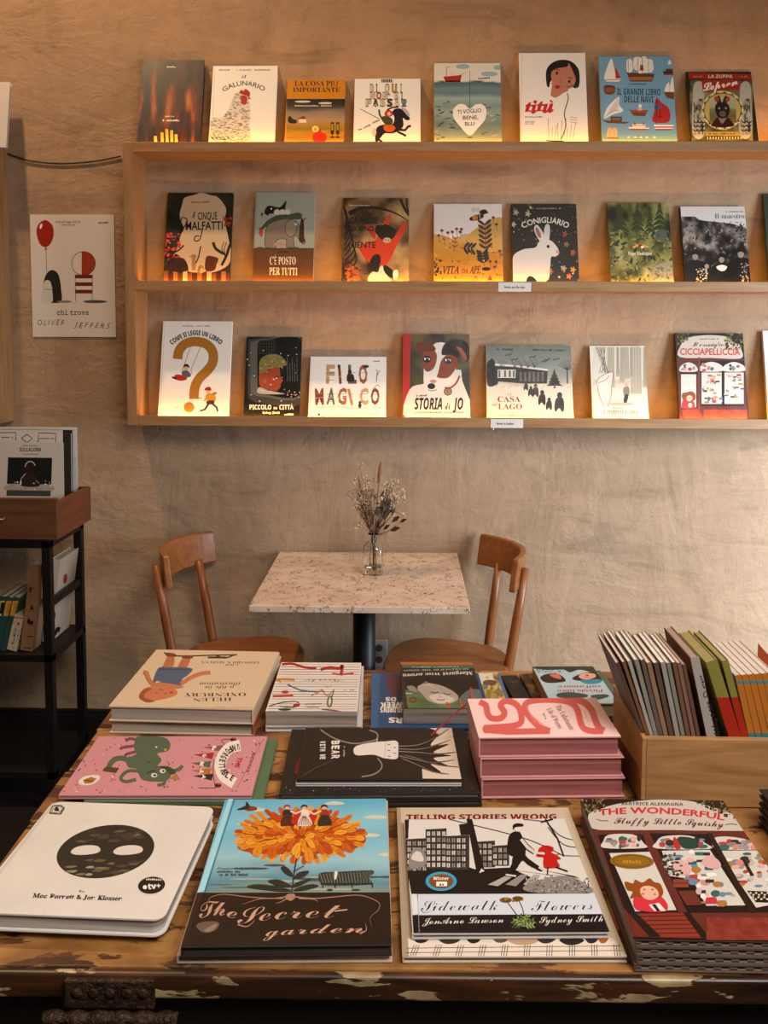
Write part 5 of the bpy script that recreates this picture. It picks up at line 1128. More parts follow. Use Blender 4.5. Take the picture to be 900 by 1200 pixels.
# ------------------------------------------------------------------ books on the bench: front row
CREAM = 'cfc0ae'
def a_disc(A):
    A.c(0, 920, .3); A.l('c9c0b8', 5, 206, 72, -20, 362, sm=False); A.l('b5aba2', 2, 212, 72, -12, 362, sm=False)
    A.p('4a453f', 190, 112, 204, 82, 214, 78, 240, 78, 254, 90, 238, 116); A.p('d8d0c8', 196, 108, 208, 84, 236, 82, 246, 90, 233, 112); A.b('2b2724', 212, 100, 220, 84, 228, 90, 230, 102); A.t('~~~~~', 197, 112, 228, 114, 8, '2b2724', 'sb', up=(.4, -1)); A.ring('3a3531', 2.4, 222, 98, 20, 12, -.5)
    cx, cy, rx, ry, ro = 412, 260, 193, 101, -.17
    A.e('35302b', cx, cy, rx, ry, ro, 48)
    R = random.Random(8)
    for i in range(60):
        a = R.uniform(0, 6.28); q = math.sqrt(R.uniform(.1, .86)); x, y = q * rx * math.cos(a), q * ry * math.sin(a)
        X, Y = cx + x * math.cos(ro) - y * math.sin(ro), cy + x * math.sin(ro) + y * math.cos(ro)
        c = R.choice(['6a5a48', '57493b', '453b32', '75644c', '4c4236']) if Y < 300 or X > 400 else R.choice(['7f7a58', '8f9070', '6a5f48', '9a9a84'])
        if 228 < Y < 288 and X > 250: c = '35302b'
        A.b(c, X - R.uniform(14, 30), Y + 2, X - 4, Y - R.uniform(3, 7), X + R.uniform(12, 30), Y - 3, X + 6, Y + R.uniform(3, 7))
    for x in (336, 502): A.b('d3cac2', x - 60, 262, x - 40, 244, x, 236, x + 40, 238, x + 56, 250, x + 48, 264, x + 10, 272, x - 40, 273)
    A.t('by', 308, 418, 330, 420, 11, '2a2724', 'script', .01); A.t('Mac Barnett & Jon Klassen', 126, 440, 478, 452, 17, '231f1d', 'bit', .02)
    A.e('1f1b19', 592, 392, 53, 33, -.12, 30); A.t('~~~~~~~~', 570, 372, 632, 374, 8, 'd8d0c8', 'sb'); A.t('tv+', 578, 408, 628, 404, 21, 'e6ded6', 'sb', .02); A.e('e6ded6', 566, 400, 8, 8)
    A.ring('d8d0c8', 1.6, 592, 392, 56, 36, -.12, 30)
def rdup(nm, px, z0, t, lab, **k): return flat_book(nm, px, z0, t, lab, **k)
T0 = BZ + .0006
W1 = 'd9d1ca'
rdup('board_book', (65, 941, 248, 946, 196, 1083, -46, 1073), T0, .009, 'lower white board book under the one with the dark disc', cover=W1, spine='L', round_=.014, bd=.002, page='c9bfb4', page2='8a8079')
rdup('board_book', (65, 939, 248, 945, 197, 1078, -46, 1068), T0 + .0092, .022, 'white board book with a large dark disc, front left of the bench', cover=W1, spine='L', round_=.014, bd=.003, page='c4bab0', page2='7d746c', art=a_disc)
def a_garden(A):
    A.c(200, 920, .3)
    A.g(lambda u, v: cramp(v * .62 + .10 * (fbm(u, v, 3, 7, 12) - .5), [(0, '62a9c4'), (.12, '86bccd'), (.2, '7ab4c8'), (.3, '98bcc6'), (.39, '5f8d9c'), (.42, '7c8f8a'), (.5, '8f9a8e'), (.56, '6f776c'), (.62, '6a6e60')]), None, 40, 60)
    R = random.Random(3)
    for x, y, w in ((640, 70, 40), (800, 124, 50), (780, 195, 40), (330, 95, 50), (840, 270, 30), (300, 150, 40)): A.b('c9c2ac', x - w, y + 4, x - w * .3, y - 6, x + w * .6, y - 4, x + w, y + 3, x + w * .2, y + 8)
    for i in range(14): x, y = R.uniform(150, 850), R.uniform(310, 415); A.e(R.choice(['59645e', '8a938a', 'a3a698', '4f5a56']), x, y, R.uniform(30, 90), R.uniform(2, 5))
    # flower
    def petal(x, y, a, ln, w, c, c2):
        ca, sa = math.cos(a), math.sin(a); q = lambda u, v: (x + u * ca - v * sa, y + u * sa * .8 + v * ca * .8)
        A.b(c, *[k for p in (q(0, -w * .4), q(ln * .5, -w), q(ln * .9, -w * .7), q(ln, 0), q(ln * .9, w * .7), q(ln * .5, w), q(0, w * .4)) for k in p]); A.l(c2, 1.6, *q(ln * .2, 0), *q(ln * .8, 0), sm=False)
    pal = [('c9781f', '8f4a12'), ('d08c28', '95561a'), ('c2641c', '84380f'), ('dba03a', 'a0621c'), ('b5521a', '74300e')]
    A.b('a34a16', 260, 240, 300, 170, 380, 130, 470, 110, 560, 112, 660, 130, 740, 180, 762, 220, 700, 256, 600, 262, 540, 280, 470, 272, 380, 270, 300, 262)
    for ring_, (n_, fx, fy, ln) in enumerate(((34, 226, 84, 50), (32, 190, 70, 50), (28, 150, 55, 48), (24, 110, 40, 44), (18, 72, 26, 40), (12, 38, 13, 36))):
        for k in range(n_):
            a = 2 * math.pi * (k + .5 * (ring_ % 2)) / n_ + R.uniform(-.06, .06); x, y = 505 + fx * math.cos(a), 196 + fy * math.sin(a) + ring_ * 2
            c = pal[(k * 3 + ring_) % 5]; c = pal[1] if x < 380 and R.random() < .5 else c; petal(x - 12 * math.cos(a), y - 6 * math.sin(a), math.atan2(math.sin(a) * .8, math.cos(a)) + R.uniform(-.15, .15), ln * R.uniform(.8, 1.1), R.uniform(9, 13), *c)
    petal(500, 230, 1.9, 60, 16, *pal[3]); petal(535, 250, 1.45, 70, 18, *pal[1]); petal(400, 240, 1.7, 60, 18, *pal[2]); petal(345, 240, 1.8, 54, 18, *pal[1]); petal(600, 235, 1.0, 52, 16, *pal[4])
    # three dancers
    for x, hat, top, sk in ((455, 'a5301f', '33302e', '5a2a26'), (522, '4a2a22', 'd8cfc2', 'd0c6b8'), (600, '2a2624', '9a3a1f', '3f3028')):
        A.e('d8a98a', x, 92, 9, 8); A.b(hat, x - 14, 92, x - 8, 80, x + 8, 80, x + 13, 90, x, 86); A.b(top, x - 16, 122, x - 12, 100, x + 12, 100, x + 18, 122); A.b(sk, x - 26, 160, x - 14, 122, x + 16, 122, x + 30, 156, x, 162)
    A.b('b5301c', 470, 150, 490, 108, 510, 100, 500, 150); A.b('b5301c', 540, 150, 552, 104, 572, 100, 560, 150)
    for k in range(7): A.l('7a3a34', 2.4, 518, 122, 496 + k * 9, 160, sm=False)
    A.b('d0c6b8', 498, 160, 508, 122, 536, 122, 552, 158); 
    for k in range(6): A.l('8a4038', 2.6, 516 + k * 2, 124, 500 + k * 10, 159, sm=False)
    A.l('d8cfc2', 6, 468, 104, 488, 114, 510, 104, sm=False); A.l('d8cfc2', 6, 536, 104, 560, 116, 588, 104, sm=False)
    A.b('8f3a24', 276, 92, 300, 84, 332, 88, 336, 98, 304, 102); A.b('3a2a2a', 258, 98, 290, 84, 296, 66, 310, 86, 300, 96)
    # stem, leaves, bench seat, soil
    A.l('3a3428', 5, 492, 290, 482, 350, 472, 430); A.l('3a3428', 3, 480, 340, 520, 318, sm=False)
    for pts in ((478, 360, 450, 350, 430, 326, 448, 320, 470, 340), (480, 368, 500, 344, 540, 338, 528, 356, 500, 366), (472, 400, 430, 400, 380, 378, 420, 372, 460, 388), (476, 402, 510, 394, 548, 370, 530, 372, 490, 384), (474, 416, 420, 418, 300, 402, 340, 390, 420, 400), (478, 416, 520, 414, 578, 398, 550, 390, 500, 402)): A.b('37342a', *pts)
    A.b('3f4038', 582, 348, 650, 342, 780, 336, 792, 348, 770, 360, 786, 386, 740, 392, 640, 394, 590, 388)
    for k in range(17): A.l('7d8a86', 2, 584 + k * 12, 350 - k * .6, 596 + k * 11.4, 386, sm=False)
    for x in (592, 640, 706, 786): A.l('2a2a26', 4, x, 386, x + 4, 404, sm=False)
    A.l('2a2a26', 4, 586, 388, 792, 388, sm=False); A.b('d0ccc2', 640, 342, 652, 342, 648, 366, 640, 372); A.b('54504a', 740, 370, 760, 346, 784, 334, 788, 346, 764, 368); A.e('4a443a', 622, 412, 12, 4); A.e('4a443a', 724, 412, 18, 3)
    A.p('2c1f1a', 104, 424, 858, 422, 864, 720, 30, 720)
    for pts in ((466, 436, 400, 446, 300, 440, 210, 430, 160, 440, 150, 456, 176, 462), (470, 438, 560, 446, 640, 440, 740, 434, 810, 460, 812, 490, 780, 520, 786, 556), (440, 446, 350, 448, 280, 470), (500, 446, 560, 450, 576, 462), (455, 446, 430, 460, 410, 466)): A.l('a5826e', 4.5, *pts, taper=True)
    A.b('a5826e', 448, 444, 456, 430, 480, 428, 488, 440, 470, 456)
    A.t('The', 116, 526, 250, 528, 62, 'b8937c', 'script', -.004, mid=(180, 512)); A.t('Secret', 262, 548, 660, 524, 62, 'c09c86', 'script', -.01, mid=(450, 526)); A.t('garden', 360, 596, 752, 580, 40, 'c09c86', 'script', -.006, mid=(540, 584))
    A.l('c09c86', 5, 640, 496, 690, 490, sm=False); A.l('c09c86', 4, 262, 548, 300, 556, 330, 530, taper=True); A.l('c09c86', 4, 740, 584, 764, 570, 760, 545, taper=True)
    A.b('6f5c50', 100, 556, 120, 540, 170, 536, 190, 546, 172, 572, 130, 580); A.b('927c6c', 130, 572, 168, 548, 182, 548, 160, 574)
    for i, s_ in enumerate(('Frances Hodgson Burnett', '~~~~~~~~~~~~~', '~~~~~~~~~~~~~~~~')): A.t(s_, 182, 332 + i * 12, 182 + (192, 90, 120)[i], 332 + i * 12, 8, '4a4a44', 'bit')
    for k in range(5): A.l('7a4632', 1.6, 110 + k * 4, 640, 112 + k * 4, 644, sm=False)
    A.p('9fd0de', 226, 56, 244, 56, 130, 420, 104, 424); A.p('35261f', 104, 424, 128, 424, 40, 690, 24, 690); A.l('3f6f80', 3, 250, 58, 134, 420, sm=False); A.l('171210', 3, 134, 424, 52, 640, sm=False)
flat_book('picture_book', (262, 938, 455, 938, 459, 1118, 210, 1120), T0, .010, 'pale edged book lying under the orange flower book', cover='bfae9c', spine='L', page='a8988a')
flat_book('picture_book', (263, 937, 454, 936, 457, 1107, 213, 1110), T0 + .0104, .013, 'dark hardcover with a huge orange flower above brown earth', cover='2c2019', spine='L', page='4a3f38', page2='241c18', art=a_garden)
def a_stitch(A):
    A.c(440, 920, .3333); A.bg('c2b29e'); A.p('d8ccbf', 98, 540, 832, 536, 886, 604, 106, 608)
    A.p('a39482', 64, 78, 88, 78, 118, 606, 96, 606)
    A.t('TELLING STORIES WRONG', 108, 122, 636, 120, 17, '7a1f24', 'sb', .02)
    for x, y, w, c in ((160, 545, 30, '2c2826'), (260, 548, 40, '3a3430'), (345, 546, 26, '2c2826'), (440, 544, 30, '6a5a4a'), (520, 552, 56, 'b89a84'), (690, 552, 44, '2c2826'), (600, 546, 34, '3a3430'), (760, 546, 24, '30303a'), (800, 546, 18, 'a8622a')): A.b(c, x - w, y - 8, x, y - 14, x + w, y - 8, x + w * .5, y + 8, x - w * .4, y + 10)
    for k in range(11): 
        for d in (0, 9, 18): A.l('3a332e', 2.2, 140 + k * 78 + d - 4, 562, 122 + k * 80 + d, 602, sm=False)
    A.l('3a332e', 2, 110, 574, 856, 566, sm=False); A.l('3a332e', 2, 106, 590, 870, 582, sm=False)
flat_book('picture_book', (463, 946, 664, 947, 737, 1120, 474, 1122), T0, .008, 'tan hardcover with red capitals, under the black and white street book', cover='c2b29e', spine='L', page='b5a594', art=a_stitch)
def a_street(A):
    A.c(440, 920, .3333); A.bg('cfcac6')
    A.p('1b1817', 102, 118, 118, 118, 112, 260, 130, 520, 120, 520)
    A.p('1e1a18', 112, 300, 180, 290, 300, 280, 350, 296, 470, 290, 560, 330, 640, 350, 764, 384, 126, 384)
    R = random.Random(5)
    for x0, x1, y0, y1 in ((108, 180, 190, 300), (176, 250, 156, 296), (246, 330, 180, 300), (356, 420, 200, 290), (410, 470, 215, 285)):
        A.p('3b3735', x0, y0, x1, y0 - 4, x1, y1, x0, y1)
        for yy in np.arange(y0 + 8, y1 - 10, 22):
            for xx in np.arange(x0 + 5, x1 - 12, 18):
                A.r(R.choice(['c9c4bf', '8a8480', 'b0aaa5']), xx, yy, xx + 11, yy + 15); A.l('1b1817', 2, xx + 5, yy, xx + 5, yy + 15, sm=False); A.ring('1b1817', 1.6, xx + 6, yy, 7, 5, 0, 8, 3.14, 6.28)
        A.l('cfcac6', 2, x0, y0, x1, y0 - 4, sm=False)
    A.b('8a8480', 118, 260, 136, 224, 168, 230, 180, 276, 150, 296, 120, 294); A.b('c9c4bf', 126, 262, 140, 236, 160, 240, 168, 270)
    A.p('1b1817', 320, 120, 340, 122, 384, 305, 356, 310); A.p('1b1817', 294, 140, 340, 136, 346, 176, 300, 178); A.p('cfcac6', 372, 295, 384, 304, 364, 312)
    for k in range(5): A.p('8f8985' if k % 2 else 'a8a29e', 395 + k * 62, 352, 468 + k * 44, 316, 492 + k * 44, 318, 430 + k * 64, 358)
    A.b('8a8480', 520, 360, 600, 330, 680, 322, 740, 350, 760, 380, 560, 380); A.dots(120, ['2c2826', 'b5afab', '56514d'], (530, 330, 750, 380), 2, 6, 4, .4)
    A.p('cfcac6', 480, 300, 540, 292, 640, 300, 720, 330, 700, 322, 600, 316)
    # man in dark clothes
    A.b('1b1817', 464, 210, 470, 180, 486, 166, 508, 168, 520, 196, 528, 230, 522, 252, 482, 252, 462, 236); A.b('1b1817', 486, 250, 520, 244, 540, 262, 586, 296, 578, 306, 536, 282, 516, 268, 494, 300, 470, 318, 460, 312, 478, 282)
    A.e('d3cbc4', 502, 152, 15, 14); A.b('1b1817', 484, 158, 484, 142, 500, 136, 520, 140, 516, 148, 494, 150); A.l('c9c2bb', 11, 512, 192, 534, 220, 558, 238, sm=False); A.l('1b1817', 2, 516, 186, 540, 214, 560, 232, sm=False); A.l('1b1817', 2.4, 508, 200, 530, 228, 556, 244, sm=False)
    A.l('c9c2bb', 8, 458, 318, 494, 324, sm=False); A.l('1b1817', 3, 456, 322, 496, 327, sm=False); A.l('c9c2bb', 9, 575, 290, 600, 306, sm=False)
    # child in a red hood
    A.b('b8201f', 572, 236, 580, 220, 602, 214, 626, 222, 620, 238, 600, 244, 592, 236); A.b('b8201f', 592, 290, 594, 246, 616, 240, 640, 250, 652, 262, 638, 266, 648, 288, 620, 294); A.l('b8201f', 9, 596, 252, 566, 248, sm=False); A.l('1b1817', 5, 606, 292, 604, 322, sm=False); A.l('1b1817', 5, 634, 290, 676, 306, sm=False); A.l('d3cbc4', 6, 598, 322, 614, 324, sm=False); A.l('1b1817', 2, 636, 246, 650, 244, sm=False)
    # wires and poles
    A.l('1b1817', 5, 598, 122, 640, 190, 662, 252, sm=False); A.l('1b1817', 5, 582, 132, 624, 122, sm=False); A.l('1b1817', 2, 600, 128, 650, 180, 720, 200); A.l('1b1817', 2, 606, 150, 660, 210, 724, 222); A.l('1b1817', 2, 260, 122, 480, 176, 580, 210, 660, 250); A.l('1b1817', 2, 660, 250, 740, 252, sm=False); A.l('1b1817', 2, 520, 122, 600, 130, sm=False)
    A.e('3f9cc0', 231, 341, 55, 34, 0, 30); A.e('7d5230', 231, 341, 43, 26, 0, 26); A.t('Winner', 203, 336, 258, 336, 11, 'e8e0d6', 'sb'); A.r('e8e0d6', 214, 342, 252, 358); A.t('~~', 224, 356, 242, 356, 7, '5a4030', 'sb')
    A.p('c6ccd4', 124, 386, 776, 384, 812, 456, 130, 460); A.p('1d1b1d', 130, 460, 812, 456, 838, 520, 134, 522)
    A.t('Sidewalk', 160, 446, 428, 442, 40, '262426', 'script', -.012); A.t('Flowers', 548, 446, 764, 440, 40, '262426', 'script', -.012); A.l('262426', 3, 160, 440, 172, 452, 200, 444, taper=True)
    A.t('JonArno Lawson', 164, 492, 450, 486, 24, 'd8d2cc', 'script', -.006); A.t('Sydney Smith', 576, 488, 800, 482, 24, 'd8d2cc', 'script', -.006)
    A.l('2c2a22', 3.4, 462, 412, 490, 450, 516, 486); A.l('2c2a22', 3.4, 502, 406, 518, 440, 524, 486); A.e('7d5a24', 458, 407, 22, 10); A.e('7d5a24', 500, 402, 20, 9); A.dots(20, ['a07a34', '5f4218'], (440, 400, 516, 412), 2, 5, 3)
    for k in range(9): a = -3.0 + k * .36; A.sprig(['4a5a30', '6f8048', '93a06a'][k % 3], 520, 500, 34 + (k * 7) % 14, a, 3, 7, 2)
    A.p('2a2624', 128, 384, 150, 384, 150, 460, 132, 460); A.p('d0d2d6', 126, 386, 146, 386, 152, 458, 131, 460); A.l('9a9690', 2, 148, 386, 154, 522, sm=False)
flat_book('picture_book', (473, 960, 659, 960, 717, 1092, 483, 1095), T0 + .0084, .0075, 'black and white street picture book with a red hooded child', cover='b8b0a8', spine='L', page='c9beb2', art=a_street)
def a_shopfront(A):
    A.c(650, 900, .2778); A.bg('35201c')
    A.b('c0b8b0', 142, 200, 170, 180, 230, 160, 300, 146, 420, 134, 560, 138, 640, 158, 740, 190, 790, 220, 802, 266, 500, 262, 300, 262, 160, 256)
    A.dots(130, ['2e2a1c', '5f5638', '7d7250', '24201a', '8f8560'], (96, 118, 212, 190), 3, 9, 5, .8, inside=lambda x, y: x + y < 370); A.dots(170, ['2e2a1c', '5f5638', '7d7250', '24201a', '8f8560'], (596, 126, 800, 214), 3, 9, 6, .8, inside=lambda x, y: y < 150 + (x - 600) * .42)
    A.t('BEATRICE ALEMAGNA', 282, 156, 542, 160, 12, '3a302c', 'sb'); A.t('THE WONDERFUL', 186, 201, 714, 221, 25, 'c2343f', '', .03, mid=(450, 193)); A.t('Fluffy Little Squishy', 250, 236, 712, 250, 27, '5f1f22', 'script', .006, mid=(480, 238))
    A.l('4a403a', 3, 176, 216, 200, 224, 226, 222, sm=False); A.l('4a403a', 3, 720, 240, 744, 236, 770, 240, sm=False)
    A.p('6a342c', 150, 262, 800, 266, 990, 720, 330, 715); A.p('2a1d1a', 180, 282, 372, 280, 392, 340, 520, 600, 560, 612, 312, 616, 290, 590)
    A.p('2a1d1a', 398, 276, 640, 280, 1000, 610, 560, 612); A.p('6a342c', 376, 268, 398, 268, 552, 612, 524, 608)
    A.b('c9c4bd', 208, 338, 206, 308, 224, 284, 290, 278, 344, 286, 374, 316, 380, 338); A.b('c9c4bd', 430, 340, 430, 312, 456, 290, 530, 284, 590, 292, 636, 318, 652, 342); A.b('c9c4bd', 690, 342, 664, 316, 676, 294, 730, 290, 800, 300, 850, 322, 866, 344)
    A.p('c9c4bd', 230, 360, 400, 354, 514, 600, 340, 606); A.p('c9c4bd', 452, 350, 655, 346, 806, 580, 640, 582, 580, 470, 486, 456); A.p('c9c4bd', 690, 350, 880, 348, 1000, 560, 850, 590)
    R = random.Random(11); pal = ['b04a44', '3f6a6a', 'c98a80', '8a8480', '3a3836', 'a87a3c', '6a8aa0', 'd8a8a8', '9a9490']
    for bx, n_ in (((215, 284, 366, 332), 22), ((440, 290, 640, 336), 26), ((672, 296, 850, 338), 22)):
        for _ in range(n_): A.e(R.choice(pal), R.uniform(bx[0] + 10, bx[2] - 10), R.uniform(bx[1] + 12, bx[3]), R.uniform(6, 22), R.uniform(5, 14))
    A.b('2f4a44', 520, 294, 580, 296, 606, 318, 600, 340, 540, 338); A.b('b03a34', 500, 300, 516, 304, 532, 338, 508, 340)
    for _ in range(60):
        x = R.uniform(462, 650); y = R.uniform(352, 576); x += (y - 352) * .55; c = R.choice(pal + ['dcd6d0', 'c4a8a8', 'e0dcd6', '9aa4ac'])
        if x > 460 + (y - 350) * .62: (A.e(c, x, y, R.uniform(8, 26), R.uniform(5, 15)) if R.random() < .6 else A.r(c, x - 18, y - 6, x + 18, y + R.uniform(2, 10)))
    A.b('d0a8a8', 620, 400, 650, 370, 690, 390, 700, 420, 650, 424); A.b('cfaaa8', 500, 402, 540, 390, 578, 430, 560, 452, 512, 440)
    for _ in range(50): x = R.uniform(440, 520); y = R.uniform(362, 455); A.e(R.choice(['2f2a26', 'b5aca2', '6a625a', '453e38']), x + (y - 362) * .35, y, R.uniform(4, 10), R.uniform(3, 6))
    A.r('8a4a34', 500, 472, 566, 506); A.l('2a1d1a', 3, 500, 488, 566, 488, sm=False); A.p('6f3a2a', 520, 520, 590, 520, 624, 580, 556, 582); A.p('c0404a', 632, 576, 640, 548, 680, 546, 690, 574)
    for _ in range(44):
        x = R.uniform(700, 880); y = R.uniform(354, 500); x += (y - 354) * .5; A.e(R.choice(pal + ['dcd6d0', 'b8b2ac']), x, y, R.uniform(8, 20), R.uniform(4, 12))
    A.p('2f2622', 792, 392, 804, 390, 842, 456, 826, 458); A.p('2a1d1a', 812, 520, 1000, 528, 1010, 572, 850, 568)
    for k in range(14): A.e('c9beb0', 826 + k * 12, 530 + (k % 2) * 8, 5, 4); A.e('c9beb0', 836 + k * 12, 548 + (k % 2) * 8, 5, 4)
    A.p('35241f', 640, 278, 664, 278, 846, 612, 822, 612)
    A.e('8f6a22', 326, 396, 93, 31, .03, 36); A.ring('6a4c16', 3, 326, 396, 80, 25, .03, 30); A.t('~~~~~~', 286, 404, 366, 406, 14, 'b08a38', 'serif')
    # child with tousled hair at the window
    A.b('c9384a', 340, 596, 336, 548, 380, 530, 440, 540, 474, 574, 470, 606, 400, 610); A.b('94501f', 296, 482, 330, 490, 340, 474, 370, 486, 400, 468, 420, 484, 446, 492, 458, 530, 440, 552, 400, 556, 350, 548, 318, 552, 330, 524, 306, 516)
    A.b('d6b09a', 360, 520, 374, 502, 408, 502, 434, 520, 436, 546, 404, 560, 372, 548); A.e('2a1c18', 378, 516, 4, 3); A.e('2a1c18', 412, 516, 4, 3); A.e('c9706a', 372, 534, 7, 5); A.e('c9706a', 422, 536, 6, 5); A.p('dcd6d0', 396, 580, 440, 572, 470, 606, 420, 606); A.p('2a2a2e', 410, 580, 424, 576, 446, 606, 432, 608)
    A.p('6f3026', 312, 616, 560, 612, 650, 724, 340, 716); A.p('8a3c2c', 330, 620, 540, 616, 620, 716, 420, 716)
    for k in range(5): A.l('4a221c', 4, 330 + k * 14, 630 + k * 18, 556 + k * 14, 626 + k * 18, sm=False)
    A.p('2a1d1a', 312, 616, 346, 616, 450, 716, 400, 716); A.p('2a1d1a', 540, 612, 568, 612, 656, 722, 620, 722)
    A.g(lambda u, v: cramp(fbm(u, v, 16, 9, 17), [(.3, '7a3028'), (.7, '8f4438')]), (640, 634, 1000, 730), 16, 6)
m, nt, b = newmat('checker_edge'); ck = nd(nt, 'ShaderNodeTexChecker'); ck.inputs['Scale'].default_value = 1; nt.links.new(coords(nt, (115, 115, 400)), ck.inputs['Vector'])
ck.inputs['Color1'].default_value = lin4('b5aa9e'); ck.inputs['Color2'].default_value = lin4('3a322d'); nt.links.new(ck.outputs[0], b.inputs['Base Color']); b.inputs['Roughness'].default_value = .5
WPX = (680, 937, 848, 937, 960, 1107, 743, 1099)
WL = ('lowest copy in the pile of dark shop front books', 'second copy from the bottom in the pile of shop front books', 'third copy from the bottom in the pile of shop front books', 'dark shop front book with a red haired child, top of the front right pile')
for i in range(4):
    d = (0, 2, 1, 0)[i]
    flat_book('picture_book', (680 + d, 937 + 7 * (3 - i), 848 + d, 937 + 7 * (3 - i), 960 + d, 1107 + 9.5 * (3 - i), 743 + d, 1099 + 9.5 * (3 - i)), T0 + .0092 * i, .0088, WL[i], cover='5a463c', spine='L', bd=.0011, pagemat=MATS['checker_edge'], group='pile of dark shop front books', art=a_shopfront if i == 3 else None)
# ---- second row
def a_monster(A):
    A.c(60, 740, .3111); A.bg('c78f95')
    A.dots(170, ['4a2f36', '5f3a40', 'a84048', '7d5a34', '4f5a4c', 'dcc0c0'], (30, 398, 806, 612), 2.5, 5, 7, .6)
    G = '5a6a54'
    A.l('7a4f58', 11, 330, 412, 300, 404, 280, 412); A.l('7a4f58', 11, 320, 430, 270, 438, 262, 446); A.l('7a4f58', 11, 330, 450, 286, 462, 278, 470)
    A.b(G, 330, 396, 420, 398, 448, 420, 440, 450, 400, 460, 416, 484, 400, 512, 440, 520, 450, 548, 420, 566, 350, 562, 330, 540, 322, 518, 290, 512, 284, 480, 320, 462, 312, 440, 316, 410)
    A.l(G, 20, 300, 492, 270, 478, 240, 482, 222, 500, 218, 514); A.l(G, 13, 340, 528, 290, 526, 262, 552, 280, 566, 320, 558); A.l(G, 14, 440, 530, 480, 520, 494, 505); A.l(G, 12, 430, 556, 424, 574, 400, 580)
    A.p('5f4a24', 192, 526, 204, 510, 256, 514, 244, 534); A.e('d8d2c8', 388, 542, 12, 8); A.e('d8d2c8', 420, 526, 11, 8); A.e('1e1a18', 390, 542, 6, 4); A.e('1e1a18', 422, 526, 5, 4); A.l('2e3a2c', 4, 360, 536, 372, 528, 392, 526); A.e('a89a3c', 430, 446, 6, 5); A.e('d8d2c8', 396, 436, 4, 3); A.e('26221e', 368, 492, 3, 3); A.p('a87a34', 446, 556, 470, 534, 488, 560); A.b('3f4f3c', 396, 510, 440, 508, 470, 530, 450, 540, 430, 520)
    A.b('d8d0c8', 104, 562, 130, 545, 178, 542, 180, 560, 150, 578, 112, 578); A.p('a8742c', 120, 560, 150, 548, 172, 556, 150, 572, 126, 574); A.l('3a2a1a', 3, 128, 560, 160, 566, sm=False)
    for (x, y, c, ch) in ((608, 440, '8a5a6a', 'P'), (572, 468, 'a5342f', 'A'), (562, 500, '5a6a54', 'R'), (562, 528, 'a8762c', 'T'), (570, 548, '2f2f3a', 'Y')):
        A.p(c, x + 42, y - 12, x + 34, y + 14, x - 36, y - 4); A.t(ch, x + 14, y - 8, x + 8, y + 10, 12, 'e8dcd4', 'sb', .03, up=(-1, -.1))
    A.l('2a2024', 2.4, 690, 406, 640, 410, 660, 440, 616, 490, 610, 540, 620, 590); A.l('2a2024', 2.4, 620, 590, 555, 590, sm=False); A.e('2a2024', 686, 408, 12, 7); A.e('a5342f', 690, 404, 6, 4); A.e('2a2024', 628, 580, 13, 8); A.e('a5342f', 630, 576, 6, 4)
    A.l('e0d6ce', 42, 712, 430, 672, 440, 644, 474, 636, 510, 650, 546, 690, 572)
    A.t('UNFORGETTABLE', 722, 424, 694, 574, 30, '2a2024', 'sb', .012, up=(-1, .1), mid=(628, 494)) if False else None
    n_ = 13; base = smooth((706, 424, 666, 436, 640, 468, 632, 506, 644, 540, 682, 566), False, 12)
    for i, ch in enumerate('UNFORGETTABLE'):
        k = int((i + .15) / n_ * (len(base) - 1)); k2 = int((i + .85) / n_ * (len(base) - 1)); P, Q = base[k], base[k2]; d = Q - P; nrm = np.array([d[1], -d[0]]); nrm /= np.linalg.norm(nrm)
        A.t(ch, P[0], P[1], Q[0], Q[1], 22, '2a2024', 'sb', .02)
    A.t('THE', 704, 474, 690, 512, 17, 'b03038', 'sb', .02, up=(1, .12)); A.t('ROZTO YULA', 758, 456, 734, 530, 11, '4a2f36', 'sb', up=(1, .12)); A.l('a8606c', 2, 800, 404, 700, 590, sm=False)
flat_book('picture_book', (150, 866, 325, 866, 309, 939, 90, 939), T0, .0058, 'green book lying under the pink party book', cover='4f6a4c', spine='B', page='5a6a50', page2='3a4a38')
flat_book('picture_book', (115, 863, 313, 863, 295, 932, 69, 932), T0 + .0061, .0062, 'pink speckled picture book with a green creature and bunting', cover='b8858a', spine='L', page='8a6a68', page2='4a3834', art=a_monster)
